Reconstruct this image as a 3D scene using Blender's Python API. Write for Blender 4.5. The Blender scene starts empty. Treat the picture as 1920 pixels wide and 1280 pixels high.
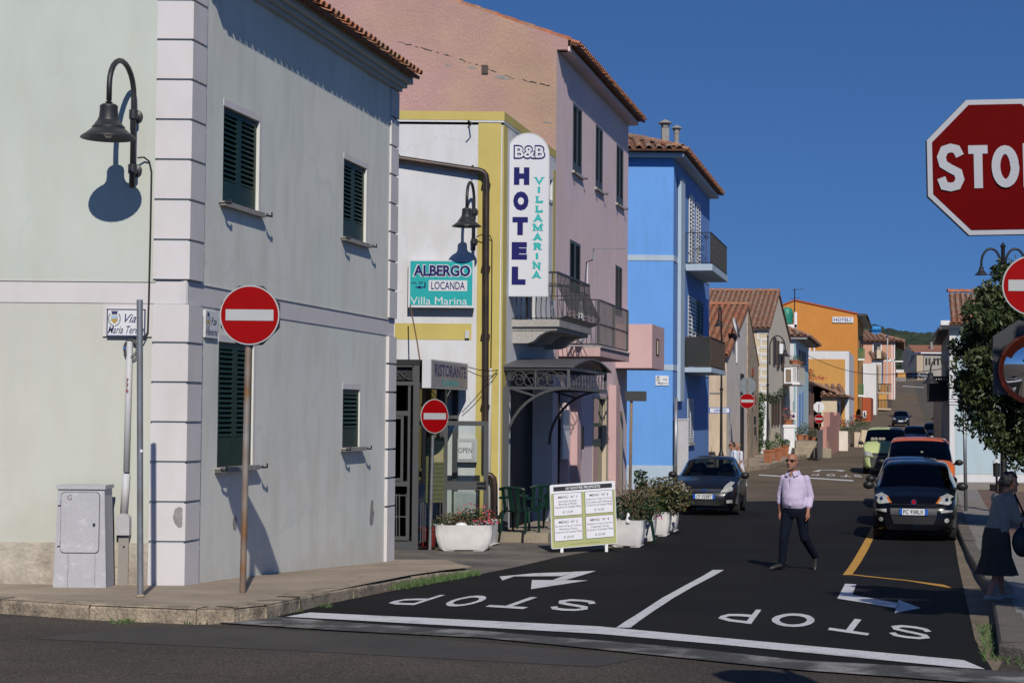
import bpy, bmesh, math, random
import numpy as np
from mathutils import Vector, Matrix
from mathutils.bvhtree import BVHTree
random.seed(7)
R = math.radians
scene = bpy.context.scene
col = scene.collection
# ---------------------------------------------------------------- camera, sky, sun, exposure
CZ = 2.4
FPX, IW, IH = 3200.0, 1920.0, 1280.0
TILT = math.atan(133.5 / FPX)
ROLL = 0.0088
cam_d = bpy.data.cameras.new('camera')
cam = bpy.data.objects.new('camera', cam_d)
col.objects.link(cam)
cam_d.sensor_width = 36.0
cam_d.lens = FPX / IW * 36.0
cam_d.clip_start = 0.1
cam_d.clip_end = 9000
CAMR = Matrix.Rotation(R(90) + TILT, 4, 'X') @ Matrix.Rotation(ROLL, 4, 'Z')
cam.matrix_world = Matrix.Translation((0, 0, CZ)) @ CAMR
scene.camera = cam
SUN_EL = R(37)
SUN_AZ = R(7.2)            # to the right of straight behind the camera
world = bpy.data.worlds.new('World')
scene.world = world
world.use_nodes = True
wn = world.node_tree
for n in list(wn.nodes):
    wn.nodes.remove(n)
sky = wn.nodes.new('ShaderNodeTexSky')
sky.sky_type = 'NISHITA'
sky.sun_disc = False
sky.sun_elevation = SUN_EL
sky.sun_rotation = math.pi - SUN_AZ
sky.altitude = 0
sky.air_density = 1.0
sky.dust_density = 0.0
sky.ozone_density = 4.0
bg = wn.nodes.new('ShaderNodeBackground')
bg.inputs['Strength'].default_value = 0.053
wo = wn.nodes.new('ShaderNodeOutputWorld')
tc_ = wn.nodes.new('ShaderNodeTexCoord')
mp_ = wn.nodes.new('ShaderNodeMapping'); mp_.inputs['Scale'].default_value = (1, 1, .95); mp_.inputs['Location'].default_value = (0, 0, .155)
wn.links.new(tc_.outputs['Generated'], mp_.inputs[0])
nm_ = wn.nodes.new('ShaderNodeVectorMath'); nm_.operation = 'NORMALIZE'
wn.links.new(mp_.outputs[0], nm_.inputs[0]); wn.links.new(nm_.outputs[0], sky.inputs[0])
vm_ = wn.nodes.new('ShaderNodeVectorMath'); vm_.operation = 'MULTIPLY'; vm_.inputs[1].default_value = (.60, .93, 1.36)   # deep clear-air blue
wn.links.new(sky.outputs[0], vm_.inputs[0]); wn.links.new(vm_.outputs[0], bg.inputs[0])
wn.links.new(bg.outputs[0], wo.inputs[0])
sun_d = bpy.data.lights.new('sun', 'SUN')
sun_d.energy = 3.6
sun_d.angle = R(0.5)
sun_d.color = (1.0, 0.94, 0.85)
sun = bpy.data.objects.new('sun', sun_d)
col.objects.link(sun)
S_DIR = Vector((math.sin(SUN_AZ) * math.cos(SUN_EL), -math.cos(SUN_AZ) * math.cos(SUN_EL), math.sin(SUN_EL)))
sun.rotation_euler = S_DIR.to_track_quat('Z', 'Y').to_euler()
sun.location = S_DIR * 60
vs = scene.view_settings
vs.view_transform = 'Standard'
vs.look = 'None'
vs.exposure = 0.0
vs.gamma = 1.0
vs.use_curve_mapping = False
scene.cycles.max_bounces = 6
scene.cycles.diffuse_bounces = 1
scene.cycles.transparent_max_bounces = 12
scene.cycles.use_denoising = True
# ---------------------------------------------------------------- geometry of the place
R3 = CAMR.to_3x3()
def ray(px, py):
    return R3 @ Vector(((px - IW / 2) / FPX, -(py - IH / 2) / FPX, -1.0))
def P(px, py, d):
    r = ray(px, py)
    return Vector((0, 0, CZ)) + r * (d / r.y)
TAN = 735.0 / 3200.0                       # direction of the street
DIR = Vector((TAN, 1, 0)).normalized()
NRM = Vector((DIR.y, -DIR.x, 0))           # to the right of the street
U0 = -7.95                                 # building line on the left
def SP(u, y, z=0.0):
    return Vector((u + TAN * y, y, z))
_k = [(-60, 1.6), (0, .85), (15, .50), (18.5, .34), (26, .05), (30, -.02), (34, -.06), (44, -.18), (60, -.2), (74, -.1),
      (95, .1), (125, .6), (166, 1.45), (240, 4.1), (300, 6.4), (400, 10.6), (450, 11.9), (520, 12.6), (700, 13), (3000, 14)]
_ys = [float(i) for i in range(-40, 100, 2)] + [float(i) for i in range(100, 560, 8)] + [700., 1000., 3000.]
_raw = lambda y: float(np.interp(y, [a for a, b in _k], [b for a, b in _k]))
_zs = []
for _y in _ys:
    w = 2.0 if _y < 100 else 12.0
    _zs.append(sum(_raw(_y + w * t) for t in (-1, -.5, 0, .5, 1)) / 5)
def G(y):
    return float(np.interp(y, _ys, _zs))
def gp(px, py, dz=0.0):
    r = ray(px, py)
    o = Vector((0, 0, CZ))
    lo, hi, t = 0.5, None, 0.5
    prev = 0.5
    while t < 900:
        p = o + r * t
        if p.z < G(p.y) + dz:
            lo, hi = prev, t
            break
        prev = t
        t *= 1.03
    if hi is None:
        return o + r * 900
    for _ in range(40):
        m = (lo + hi) / 2
        p = o + r * m
        if p.z < G(p.y) + dz: hi = m
        else: lo = m
    return o + r * lo
class Fr:
    """a wall's own axes: a along it, b = height, c = out of it"""
    def __init__(s, O, A, N):
        s.O = Vector((O[0], O[1], 0)); s.A = Vector(A).normalized(); s.N = Vector(N).normalized()
    def pt(s, a, b, c=0.0):
        return s.O + s.A * a + s.N * c + Vector((0, 0, b))
    def px(s, x, y, c=0.0):
        r = ray(x, y); o = Vector((0, 0, CZ))
        t = ((s.O + s.N * c) - o).dot(s.N) / r.dot(s.N)
        p = o + r * t
        return (p - s.O).dot(s.A), p.z
# ---------------------------------------------------------------- materials
MATS = {}
def mat(name, c, rough=.8, var=.08, scale=2.0, bump=.0, bscale=40., metal=0., streak=0., speck=0., spscale=200., c2=None, c2t=.55, c2s=1.5,
        spec=.5, coat=0., emit=None, alpha=None, obj=False, crack=0., crs=1.2, base=None):
    if name in MATS: return MATS[name]
    m = bpy.data.materials.new(name); m.use_nodes = True
    nt = m.node_tree; N = nt.nodes; L = nt.links
    b = N['Principled BSDF']
    b.inputs['Roughness'].default_value = rough
    b.inputs['Metallic'].default_value = metal
    b.inputs['Specular IOR Level'].default_value = spec
    if coat:
        b.inputs['Coat Weight'].default_value = coat
        b.inputs['Coat Roughness'].default_value = .04
    if obj:
        tc = N.new('ShaderNodeTexCoord'); pos = tc.outputs['Object']
    else:
        g = N.new('ShaderNodeNewGeometry'); pos = g.outputs['Position']
    def noise(sc, det=4, vec=None, rg=.55):
        n = N.new('ShaderNodeTexNoise'); n.inputs['Scale'].default_value = sc; n.inputs['Detail'].default_value = det
        n.inputs['Roughness'].default_value = rg
        L.new(vec or pos, n.inputs['Vector']); return n.outputs['Fac']
    def mixc(fac, A, B, blend='MIX'):
        mx = N.new('ShaderNodeMix'); mx.data_type = 'RGBA'; mx.blend_type = blend
        if hasattr(fac, 'links'): L.new(fac, mx.inputs[0])
        else: mx.inputs[0].default_value = fac
        for s, v in ((6, A), (7, B)):
            if hasattr(v, 'links'): L.new(v, mx.inputs[s])
            else: mx.inputs[s].default_value = (*v[:3], 1)
        return mx.outputs[2]
    def ramp(f, a, bb):
        r = N.new('ShaderNodeMapRange'); r.inputs[1].default_value = a; r.inputs[2].default_value = bb
        L.new(f, r.inputs[0]); return r.outputs[0]
    cur = c
    if c2 is not None:
        cur = mixc(ramp(noise(c2s, 6), c2t - .1, c2t + .1), cur, c2)
    if var:
        f = ramp(noise(scale, 5), .3, .7)
        dk = tuple(x * (1 - var) for x in (1, 1, 1)); lt = tuple(1 + var * .6 for x in (1, 1, 1))
        cur = mixc(1.0, cur, mixc(f, dk, lt), 'MULTIPLY')
    if streak:
        mp = N.new('ShaderNodeMapping'); mp.inputs['Scale'].default_value = (3, 3, .8)
        L.new(pos, mp.inputs[0])
        f = ramp(noise(1.2, 5, mp.outputs[0]), .45, .75)
        d = 1 - streak
        cur = mixc(f, cur, mixc(1.0, cur, (d, d * .985, d * .95), 'MULTIPLY'))
    if speck:
        f = ramp(noise(spscale, 2), .3, .75)
        cur = mixc(1.0, cur, mixc(f, (1 - speck,) * 3, (1 + speck,) * 3), 'MULTIPLY')
    if crack:
        vo = N.new('ShaderNodeTexVoronoi'); vo.feature = 'DISTANCE_TO_EDGE'; vo.inputs['Scale'].default_value = crs
        nz = N.new('ShaderNodeTexNoise'); nz.inputs['Scale'].default_value = 3; L.new(pos, nz.inputs['Vector'])
        ad = N.new('ShaderNodeVectorMath'); ad.operation = 'MULTIPLY_ADD'; L.new(nz.outputs['Color'], ad.inputs[0]); ad.inputs[1].default_value = (.5, .5, .5); L.new(pos, ad.inputs[2])
        L.new(ad.outputs[0], vo.inputs['Vector'])
        f = ramp(vo.outputs['Distance'], 0.0, .012)
        cur = mixc(f, tuple(x * (1 - crack) for x in c), cur)
    if base:                                        # splashed dirt low on the wall, ragged upper edge
        sp = N.new('ShaderNodeSeparateXYZ'); L.new(pos, sp.inputs[0]); ad2 = N.new('ShaderNodeMath'); ad2.operation = 'MULTIPLY_ADD'
        L.new(noise(2.2, 6), ad2.inputs[0]); ad2.inputs[1].default_value = 1.3; L.new(sp.outputs[2], ad2.inputs[2])
        cur = mixc(ramp(ad2.outputs[0], base[1], base[0]), cur, base[2])
    if hasattr(cur, 'links'): L.new(cur, b.inputs['Base Color'])
    else: b.inputs['Base Color'].default_value = (*cur[:3], 1)
    if bump:
        bp = N.new('ShaderNodeBump'); bp.inputs['Strength'].default_value = bump; bp.inputs['Distance'].default_value = .02
        L.new(noise(bscale, 5), bp.inputs['Height']); L.new(bp.outputs[0], b.inputs['Normal'])
    if emit:
        b.inputs['Emission Color'].default_value = (*emit, 1); b.inputs['Emission Strength'].default_value = 1
    MATS[name] = m
    return m
def glass_mat(name, tint=(.25, .3, .3), f=.25):
    m = bpy.data.materials.new(name); m.use_nodes = True
    nt = m.node_tree; N = nt.nodes; L = nt.links
    N.remove(N['Principled BSDF'])
    t = N.new('ShaderNodeBsdfTransparent'); t.inputs[0].default_value = (*tint, 1)
    gl = N.new('ShaderNodeBsdfGlossy'); gl.inputs['Roughness'].default_value = .02; gl.inputs[0].default_value = (.85, .9, .95, 1)
    g = N.new('ShaderNodeNewGeometry'); dt = N.new('ShaderNodeVectorMath'); dt.operation = 'DOT_PRODUCT'; L.new(g.outputs['Incoming'], dt.inputs[0]); L.new(g.outputs['Normal'], dt.inputs[1])
    def mth(op, a, b):
        q = N.new('ShaderNodeMath'); q.operation = op
        for i, v in enumerate((a, b)):
            if hasattr(v, 'links'): L.new(v, q.inputs[i])
            elif v is not None: q.inputs[i].default_value = v
        return q.outputs[0]
    ab_ = mth('ABSOLUTE', dt.outputs['Value'], None); fr = mth('ADD', mth('MULTIPLY', mth('POWER', mth('SUBTRACT', 1.0, ab_), 5.0), .96), .04)
    mx = N.new('ShaderNodeMixShader'); L.new(fr, mx.inputs[0]); L.new(t.outputs[0], mx.inputs[1]); L.new(gl.outputs[0], mx.inputs[2])
    L.new(mx.outputs[0], N['Material Output'].inputs[0])
    MATS[name] = m
    return m
# ---------------------------------------------------------------- mesh building
class MB:
    def __init__(s): s.v = []; s.f = []
    def add(s, vs, fs):
        o = len(s.v); s.v.extend(tuple(p) for p in vs); s.f.extend(tuple(i + o for i in f) for f in fs); return s
    def hexa(s, p):                                   # 8 points, 4 of one end then 4 of the other
        return s.add(p, [(0, 1, 2, 3), (7, 6, 5, 4), (0, 4, 5, 1), (1, 5, 6, 2), (2, 6, 7, 3), (3, 7, 4, 0)])
    def fbox(s, F, a0, a1, b0, b1, c0, c1):
        q = F.pt
        return s.hexa([q(a0, b0, c0), q(a1, b0, c0), q(a1, b1, c0), q(a0, b1, c0), q(a0, b0, c1), q(a1, b0, c1), q(a1, b1, c1), q(a0, b1, c1)])
    def box(s, x0, x1, y0, y1, z0, z1):
        return s.hexa([(x0, y0, z0), (x1, y0, z0), (x1, y1, z0), (x0, y1, z0), (x0, y0, z1), (x1, y0, z1), (x1, y1, z1), (x0, y1, z1)])
    def obox(s, c, ax, ay, az):                        # centre and three half vectors
        c, ax, ay, az = map(Vector, (c, ax, ay, az))
        return s.hexa([c - ax - ay - az, c + ax - ay - az, c + ax + ay - az, c - ax + ay - az, c - ax - ay + az, c + ax - ay + az, c + ax + ay + az, c - ax + ay + az])
    def poly(s, pts): return s.add(pts, [tuple(range(len(pts)))])
    def prism(s, pts, vec):
        n = len(pts); vec = Vector(vec); pts = [Vector(p) for p in pts]
        return s.add(pts + [p + vec for p in pts], [tuple(range(n)), tuple(range(2 * n - 1, n - 1, -1))] + [(i, (i + 1) % n, n + (i + 1) % n, n + i) for i in range(n)])
    def fpoly(s, F, ab, c0, c1):
        return s.prism([F.pt(a, b, c0) for a, b in ab], F.N * (c1 - c0))
    def bar(s, p, q, w, h=None, up=(0, 0, 1)):
        p, q = Vector(p), Vector(q); d = (q - p)
        L = d.length
        if L < 1e-6: return s
        d = d / L; h = h or w; up = Vector(up)
        x = d.cross(up)
        if x.length < 1e-3: x = d.cross(Vector((1, 0, 0)))
        x.normalize(); y = x.cross(d)
        return s.obox((p + q) / 2, x * w / 2, d * L / 2, y * h / 2)
    def tube(s, path, r, n=8, caps=True):
        path = [Vector(p) for p in path]; m = len(path)
        rr = r if isinstance(r, (list, tuple)) else [r] * m
        t0 = (path[1] - path[0]).normalized()
        x = t0.cross(Vector((0, 0, 1)))
        if x.length < 1e-3: x = t0.cross(Vector((1, 0, 0)))
        x.normalize(); vs = []; fs = []
        for i, p in enumerate(path):
            t = (path[min(i + 1, m - 1)] - path[max(i - 1, 0)])
            if t.length < 1e-9: t = t0
            t.normalize()
            x = (x - t * x.dot(t))
            if x.length < 1e-5: x = t.cross(Vector((0, 1, 0)))
            x.normalize(); y = t.cross(x)
            for k in range(n):
                a = 2 * math.pi * k / n
                vs.append(p + (x * math.cos(a) + y * math.sin(a)) * rr[i])
        for i in range(m - 1):
            for k in range(n):
                k2 = (k + 1) % n
                fs.append((i * n + k, i * n + k2, (i + 1) * n + k2, (i + 1) * n + k))
        if caps:
            fs.append(tuple(range(n - 1, -1, -1))); fs.append(tuple((m - 1) * n + k for k in range(n)))
        return s.add(vs, fs)
    def lathe(s, prof, O, n=20, axis=(0, 0, 1), squash=None):
        O = Vector(O); az = Vector(axis).normalized()
        ax = az.cross(Vector((0, 1, 0)));
        if ax.length < 1e-3: ax = Vector((1, 0, 0))
        ax.normalize(); ay = az.cross(ax); vs = []; fs = []
        for r, h in prof:
            for k in range(n):
                a = 2 * math.pi * k / n
                vs.append(O + az * h + (ax * math.cos(a) + ay * math.sin(a)) * r)
        for i in range(len(prof) - 1):
            for k in range(n):
                k2 = (k + 1) % n
                fs.append((i * n + k, i * n + k2, (i + 1) * n + k2, (i + 1) * n + k))
        if prof[0][0] > 1e-4: fs.append(tuple(range(n - 1, -1, -1)))
        if prof[-1][0] > 1e-4: fs.append(tuple((len(prof) - 1) * n + k for k in range(n)))
        return s.add(vs, fs)
    def ball(s, c, r, n=10, m=7, sc=(1, 1, 1)):
        c = Vector(c); vs = []; fs = []
        for i in range(m + 1):
            th = math.pi * i / m
            for k in range(n):
                a = 2 * math.pi * k / n
                vs.append(c + Vector((math.sin(th) * math.cos(a) * r * sc[0], math.sin(th) * math.sin(a) * r * sc[1], math.cos(th) * r * sc[2])))
        for i in range(m):
            for k in range(n):
                k2 = (k + 1) % n
                fs.append((i * n + k, (i + 1) * n + k, (i + 1) * n + k2, i * n + k2))
        return s.add(vs, fs)
    def disc(s, c, n, r, k=32, t=.01, start=0., up=(0, 0, 1)):
        c, n = Vector(c), Vector(n).normalized(); x = Vector(up).cross(n).normalized(); y = n.cross(x)
        pts = [c + (x * math.cos(start + 2 * math.pi * i / k) + y * math.sin(start + 2 * math.pi * i / k)) * r for i in range(k)]
        return s.prism(pts, -n * t)
    def text(s, F, txt, a, b, h, c=.004, width=None, bold=0., shear=0., space=1., rot=0., outline=None):
        vs, fs, w, hh = text_geo(txt, bold, shear, space)
        k = h / hh; kx = (width / w) if width else k
        cr, sr = math.cos(rot), math.sin(rot)
        out = []
        for x, y in vs:
            X, Y = (x - w / 2) * kx, (y - hh / 2) * k
            out.append(F.pt(a + X * cr - Y * sr, b + X * sr + Y * cr, c))
        return s.add(out, fs)
    def build(s, name, m, parent=None, smooth=False, local=False, label=None, angle=None, weld=False):
        me = bpy.data.meshes.new(name)
        if parent is not None and not local:
            r = parent
            while r.parent: r = r.parent
            L = r.location
            me.from_pydata([(x - L.x, y - L.y, z - L.z) for x, y, z in s.v], [], s.f)
        else:
            me.from_pydata(s.v, [], s.f)
        if weld:
            bm = bmesh.new(); bm.from_mesh(me); bmesh.ops.remove_doubles(bm, verts=bm.verts, dist=1e-5); bm.to_mesh(me); bm.free()
        if m is not None: me.materials.append(MATS[m] if isinstance(m, str) else m)
        if smooth: me.polygons.foreach_set('use_smooth', [True] * len(me.polygons))
        if smooth and angle: 
            me.set_sharp_from_angle(angle=R(angle))
        me.update()
        o = bpy.data.objects.new(name, me); col.objects.link(o)
        if parent is not None: o.parent = parent
        if label: o['label'] = label
        return o
_tx = {}
def text_geo(txt, bold, shear, space):
    k = (txt, bold, shear, space)
    if k not in _tx:
        cu = bpy.data.curves.new('lettering', 'FONT'); cu.body = txt; cu.size = 1; cu.offset = bold; cu.shear = shear; cu.space_character = space
        cu.resolution_u = 3; cu.align_x = 'CENTER'
        o = bpy.data.objects.new('lettering', cu)
        me = bpy.data.meshes.new_from_object(o)
        v = [(p.co.x, p.co.y) for p in me.vertices]; f = [tuple(q.vertices) for q in me.polygons]
        x0 = min(a for a, b in v); x1 = max(a for a, b in v); y0 = min(b for a, b in v); y1 = max(b for a, b in v)
        _tx[k] = ([(a - x0, b - y0) for a, b in v], f, x1 - x0, y1 - y0)
        bpy.data.objects.remove(o); bpy.data.curves.remove(cu); bpy.data.meshes.remove(me)
    return _tx[k]
def tag(o, label=None, cat=None, group=None, kind=None):
    if label: o['label'] = label
    if cat: o['category'] = cat
    if group: o['group'] = group
    if kind: o['kind'] = kind
    return o
def thing(name, loc, label, cat, group=None, rotz=0.):
    o = bpy.data.objects.new(name, None); col.objects.link(o)
    o.location = loc; o.rotation_euler = (0, 0, rotz); o.empty_display_size = .3
    return tag(o, label, cat, group)
def kids(o): return [c for c in bpy.data.objects if c.parent == o]
def copy_tree(o, parent=None):
    c = o.copy(); col.objects.link(c)
    if parent is not None: c.parent = parent
    for ch in list(o.children): copy_tree(ch, c)
    return c
def twin(o, parent=None, loc=None):
    c = o.copy(); col.objects.link(c)
    if parent is not None: c.parent = parent
    if loc is not None: c.location = loc
    return c
def wall(F, a0, a1, b0, b1, holes=(), c=0., dep=.25):
    m = MB()
    A = sorted({a0, a1, *[max(a0, min(a1, h[i])) for h in holes for i in (0, 1)]})
    B = sorted({b0, b1, *[max(b0, min(b1, h[i])) for h in holes for i in (2, 3)]})
    for i in range(len(A) - 1):
        for j in range(len(B) - 1):
            ca, cb = (A[i] + A[i + 1]) / 2, (B[j] + B[j + 1]) / 2
            if any(h[0] < ca < h[1] and h[2] < cb < h[3] for h in holes): continue
            m.poly([F.pt(A[i], B[j], c), F.pt(A[i + 1], B[j], c), F.pt(A[i + 1], B[j + 1], c), F.pt(A[i], B[j + 1], c)])
    for h in holes:
        x0, x1, z0, z1 = h[:4]
        for p, q in (((x0, z0), (x1, z0)), ((x1, z0), (x1, z1)), ((x1, z1), (x0, z1)), ((x0, z1), (x0, z0))):
            m.poly([F.pt(*p, c), F.pt(*q, c), F.pt(*q, c - dep), F.pt(*p, c - dep)])
    return m
def clip_y(poly, y0, y1):
    def cl(pts, f, y):
        out = []
        for i, p in enumerate(pts):
            q = pts[(i + 1) % len(pts)]
            fp, fq = f * (p[1] - y), f * (q[1] - y)
            if fp >= 0: out.append(p)
            if (fp > 0 and fq < 0) or (fp < 0 and fq > 0):
                t = fp / (fp - fq); out.append((p[0] + (q[0] - p[0]) * t, y))
        return out
    return cl(cl(poly, 1, y0), -1, y1) if poly else []
def sheet(m, poly, dz=0.):
    """a flat polygon (x, y) laid on the ground, following its slope"""
    lo, hi = min(p[1] for p in poly), max(p[1] for p in poly)
    cuts = [lo] + [y for y in _ys if lo < y < hi] + [hi]
    for i in range(len(cuts) - 1):
        q = clip_y(poly, cuts[i], cuts[i + 1])
        r = []
        for p in q:
            if not r or (abs(p[0] - r[-1][0]) + abs(p[1] - r[-1][1])) > 1e-6: r.append(p)
        if len(r) >= 3: m.poly([(x, y, G(y) + dz) for x, y in r])
    return m
def stroke(pts, w, closed=False):
    """a painted line of width w along 2-D points, mitred; returns quads"""
    P2 = [Vector(p) for p in pts]; n = len(P2); L = []; Rr = []
    for i in range(n):
        a = P2[i] - P2[i - 1] if (i or closed) else P2[1] - P2[0]
        b = P2[(i + 1) % n] - P2[i] if (i < n - 1 or closed) else a
        a = a.normalized(); b = b.normalized(); na = Vector((-a.y, a.x)); nb = Vector((-b.y, b.x))
        mi = na + nb
        if mi.length < 1e-3: mi = na
        mi.normalize(); k = (w / 2) / max(.4, mi.dot(na))
        L.append(P2[i] + mi * k); Rr.append(P2[i] - mi * k)
    m = n if closed else n - 1
    return [(L[i], L[(i + 1) % n], Rr[(i + 1) % n], Rr[i]) for i in range(m)]
# ---------------------------------------------------------------- materials shared by the place
mat('earth', (.10, .085, .06), .95, .25, .7, .5, 12, speck=.2, spscale=30)
mat('old_asphalt', (.178, .137, .095), .92, .22, .35, .5, 160, speck=.55, spscale=140, spec=.2, c2=(.13, .105, .08), c2s=.25, crack=.35, crs=.22)
mat('near_asphalt', (.105, .088, .074), .92, .22, .5, .55, 180, speck=.8, spscale=55, spec=.2, c2=(.075, .064, .055), c2s=.45, crack=.3, crs=.3)
mat('black_asphalt', (.0115, .0113, .0115), .9, .25, .5, .45, 200, speck=.6, spscale=60, spec=.2, c2=(.017, .0165, .016), c2s=.35)
mat('patch_asphalt', (.062, .055, .048), .9, .25, 1.2, .4, 180, speck=.5, spscale=150)
mat('pavement_concrete', (.37, .295, .22), .9, .2, .9, .3, 60, speck=.15, spscale=60, c2=(.29, .23, .17), c2s=.8, crack=.3, crs=.55)
mat('pavement_grey', (.235, .22, .2), .9, .2, .9, .3, 60, speck=.18, spscale=60)
mat('paver_red', (.17, .105, .08), .9, .3, 2, .4, 30, speck=.25, spscale=25)
mat('kerb_granite', (.42, .34, .24), .92, .35, 3, .9, 25, speck=.35, spscale=45, c2=(.19, .15, .11), c2s=4)
mat('kerb_shaded', (.15, .13, .105), .92, .25, 3, .5, 30, speck=.25, spscale=45)  # kerb colour darkened to stand in for the shade on its road face
mat('sandy', (.21, .165, .115), .95, .3, 1.2, .5, 60, speck=.35, spscale=60)
mat('gutter_concrete', (.07, .068, .064), .9, .35, 2, .5, 60, speck=.3, spscale=50, c2=(.33, .32, .31), c2t=.58, c2s=2.3)
mat('road_white', (.68, .68, .69), .8, .14, 3, .3, 90, speck=.22, spscale=45, c2=(.40, .40, .41), c2s=3.0, c2t=.62)
mat('road_yellow', (.58, .30, .05), .8, .15, 3, .2, 150, speck=.12)
mat('grass_green', (.06, .11, .025), .7, .35, 4)
mat('step_stone', (.33, .28, .21), .9, .25, 2, .5, 40, speck=.2, spscale=40)
mat('apron', (.19, .165, .135), .92, .3, .9, .5, 60, speck=.3, spscale=50, c2=(.11, .1, .09), c2s=1.1, crack=.5, crs=.7)
# ---------------------------------------------------------------- terrain and roads
def structure(m, name, material): return tag(m.build(name, material), kind='structure')
structure(sheet(MB(), [(-420, -40), (700, -40), (1400, 3000), (-420, 3000)], -.06), 'ground', 'earth')
structure(sheet(MB(), [(-60, -30), (60, -30), (60, 14), (14, 14.2), (-3, 18.4), (-60, 19)], 0.), 'cross_street', 'near_asphalt')
g2 = lambda x, y, dz=0.: (lambda p: (p.x, p.y))(gp(x, y, dz))
structure(sheet(MB(), [(SP(-8.2, 17).x, 17), (SP(4, 12).x + 4, 11.8), (SP(6, 30).x, 30), (SP(2.2, 62).x, 62), (SP(2.2, 520).x, 520), (SP(-8.2, 520).x, 520), (SP(-8.2, 60).x, 60), (-30, 57.5), (-30, 48), (SP(-8.2, 48).x, 48)], .004), 'street', 'old_asphalt')
bp = [g2(430, 1166), g2(880, 1190), g2(1290, 1226), g2(1700, 1262), g2(1870, 1270), g2(1828, 1200), g2(1806, 1100), g2(1788, 1000), g2(1780, 948), g2(1660, 939), g2(1520, 938), g2(1400, 940), g2(1270, 942), g2(1180, 1022), g2(1040, 1046), g2(890, 1079), g2(735, 1108), g2(583, 1139), g2(500, 1156)]
structure(sheet(MB(), bp, .008), 'resurfaced_road', 'black_asphalt')
structure(sheet(MB(), [g2(395, 1168), g2(500, 1157), g2(700, 1172), g2(900, 1184), g2(1300, 1218), g2(1500, 1240), g2(1920, 1262), g2(1930, 1290), g2(1500, 1258), g2(1220, 1229), g2(900, 1197), g2(640, 1184)], .013), 'gutter', 'gutter_concrete')
structure(sheet(MB(), [g2(60, 1197), g2(290, 1172), g2(660, 1186), g2(1210, 1231), g2(1120, 1250), g2(560, 1220)], .003), 'asphalt_patch', 'patch_asphalt')
ku = lambda y: float(np.interp(y, [13, 20, 34, 49, 66, 200], [.72, 1.02, 1.12, 1.35, 1.72, 1.72]))
structure(sheet(MB(), [g2(1866, 1268), g2(1828, 1200), g2(1806, 1100), g2(1788, 1000), g2(1780, 945)] + [(SP(ku(y) + .05, y).x, y) for y in (47, 34, 20, 13.4)], .011), 'gutter_sand', 'sandy')
structure(sheet(MB(), [g2(730, 1046), g2(735, 1108), g2(890, 1079), g2(1040, 1046), g2(1180, 1020), g2(1262, 925), (SP(-8, 48).x, 48), (SP(-8.1, 30).x, 30), (SP(-12, 29).x, 29), (SP(-12, 26.8).x, 26.8)], .010), 'apron', 'apron')
# ---------------------------------------------------------------- left pavement with its kerb stones
kp = [(-700, 1092, .14), (0, 1122, .14), (168, 1133, .14), (368, 1141, .14), (440, 1139, .14), (499, 1133, .14), (560, 1120, .14), (620, 1108, .13), (700, 1093.5, .12), (770, 1081, .10), (835, 1072, .08), (886, 1067, .04)]
kpt = [gp(x, y, h) for x, y, h in kp]
pave = MB()
inner = [(-1.0, 27.2), (SP(U0 - .3, 27.2).x, 27.2), (SP(U0 - .3, 19.2).x, 19.2), (-30, 19.2), (-30, kpt[0].y)]
top = [Vector((p.x, p.y)) for p in kpt]
poly = [(p.x, p.y) for p in top] + inner
hh = lambda y: float(np.interp(y, [19, 20, 23, 26, 27.5], [.14, .14, .12, .05, .03]))
cuts = [min(p[1] for p in poly)] + [y for y in _ys if kpt[3].y < y < 27] + [27.2]
lo = min(p[1] for p in poly); cuts = [lo] + [y for y in _ys if lo < y < 27.2] + [27.2]
for i in range(len(cuts) - 1):
    q = clip_y(poly, cuts[i], cuts[i + 1])
    if len(q) >= 3: pave.poly([(x, y, G(y) + hh(y) - .004) for x, y in q])
pavement = structure(pave, 'pavement', 'pavement_concrete')
def kerb(pts, parent, side, w=.24, L=1.05, mt='kerb_granite'):
    """pts: (Vector xyz of the top outer edge); side: +1 the stones lie to the left of the walking direction"""
    acc = []
    for i in range(len(pts) - 1):
        a, b = pts[i], pts[i + 1]; n = max(1, round((b - a).length / L))
        for k in range(n):
            acc.append((a.lerp(b, k / n), a.lerp(b, (k + 1) / n)))
    for a, b in acc:
        d = (b - a).normalized(); nn = Vector((-d.y, d.x, 0)) * side * w
        a2, b2 = a + d * .007, b - d * .007
        j = random.uniform(-.008, .008); dn = Vector((0, 0, -.3)); ch = nn * .08 + Vector((0, 0, .0))
        lift = Vector((0, 0, j))
        out = nn * random.uniform(-.05, .03)
        q = [a2 + out + dn, b2 + out + dn, b2 + out + lift - Vector((0, 0, .025)), a2 + out + lift - Vector((0, 0, .025)), a2 + nn + dn, b2 + nn + dn, b2 + nn + lift, a2 + nn + lift]
        m = MB(); m.hexa(q)
        m.add([a2 + out + lift - Vector((0, 0, .025)), b2 + out + lift - Vector((0, 0, .025)), b2 + ch + out + lift + Vector((0, 0, .004)), a2 + ch + out + lift + Vector((0, 0, .004)), b2 + nn + lift + Vector((0, 0, .004)), a2 + nn + lift + Vector((0, 0, .004))], [(0, 1, 2, 3), (3, 2, 4, 5)])
        m.build('kerb_stone', mt, parent)
kerb(kpt, pavement, 1)
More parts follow.
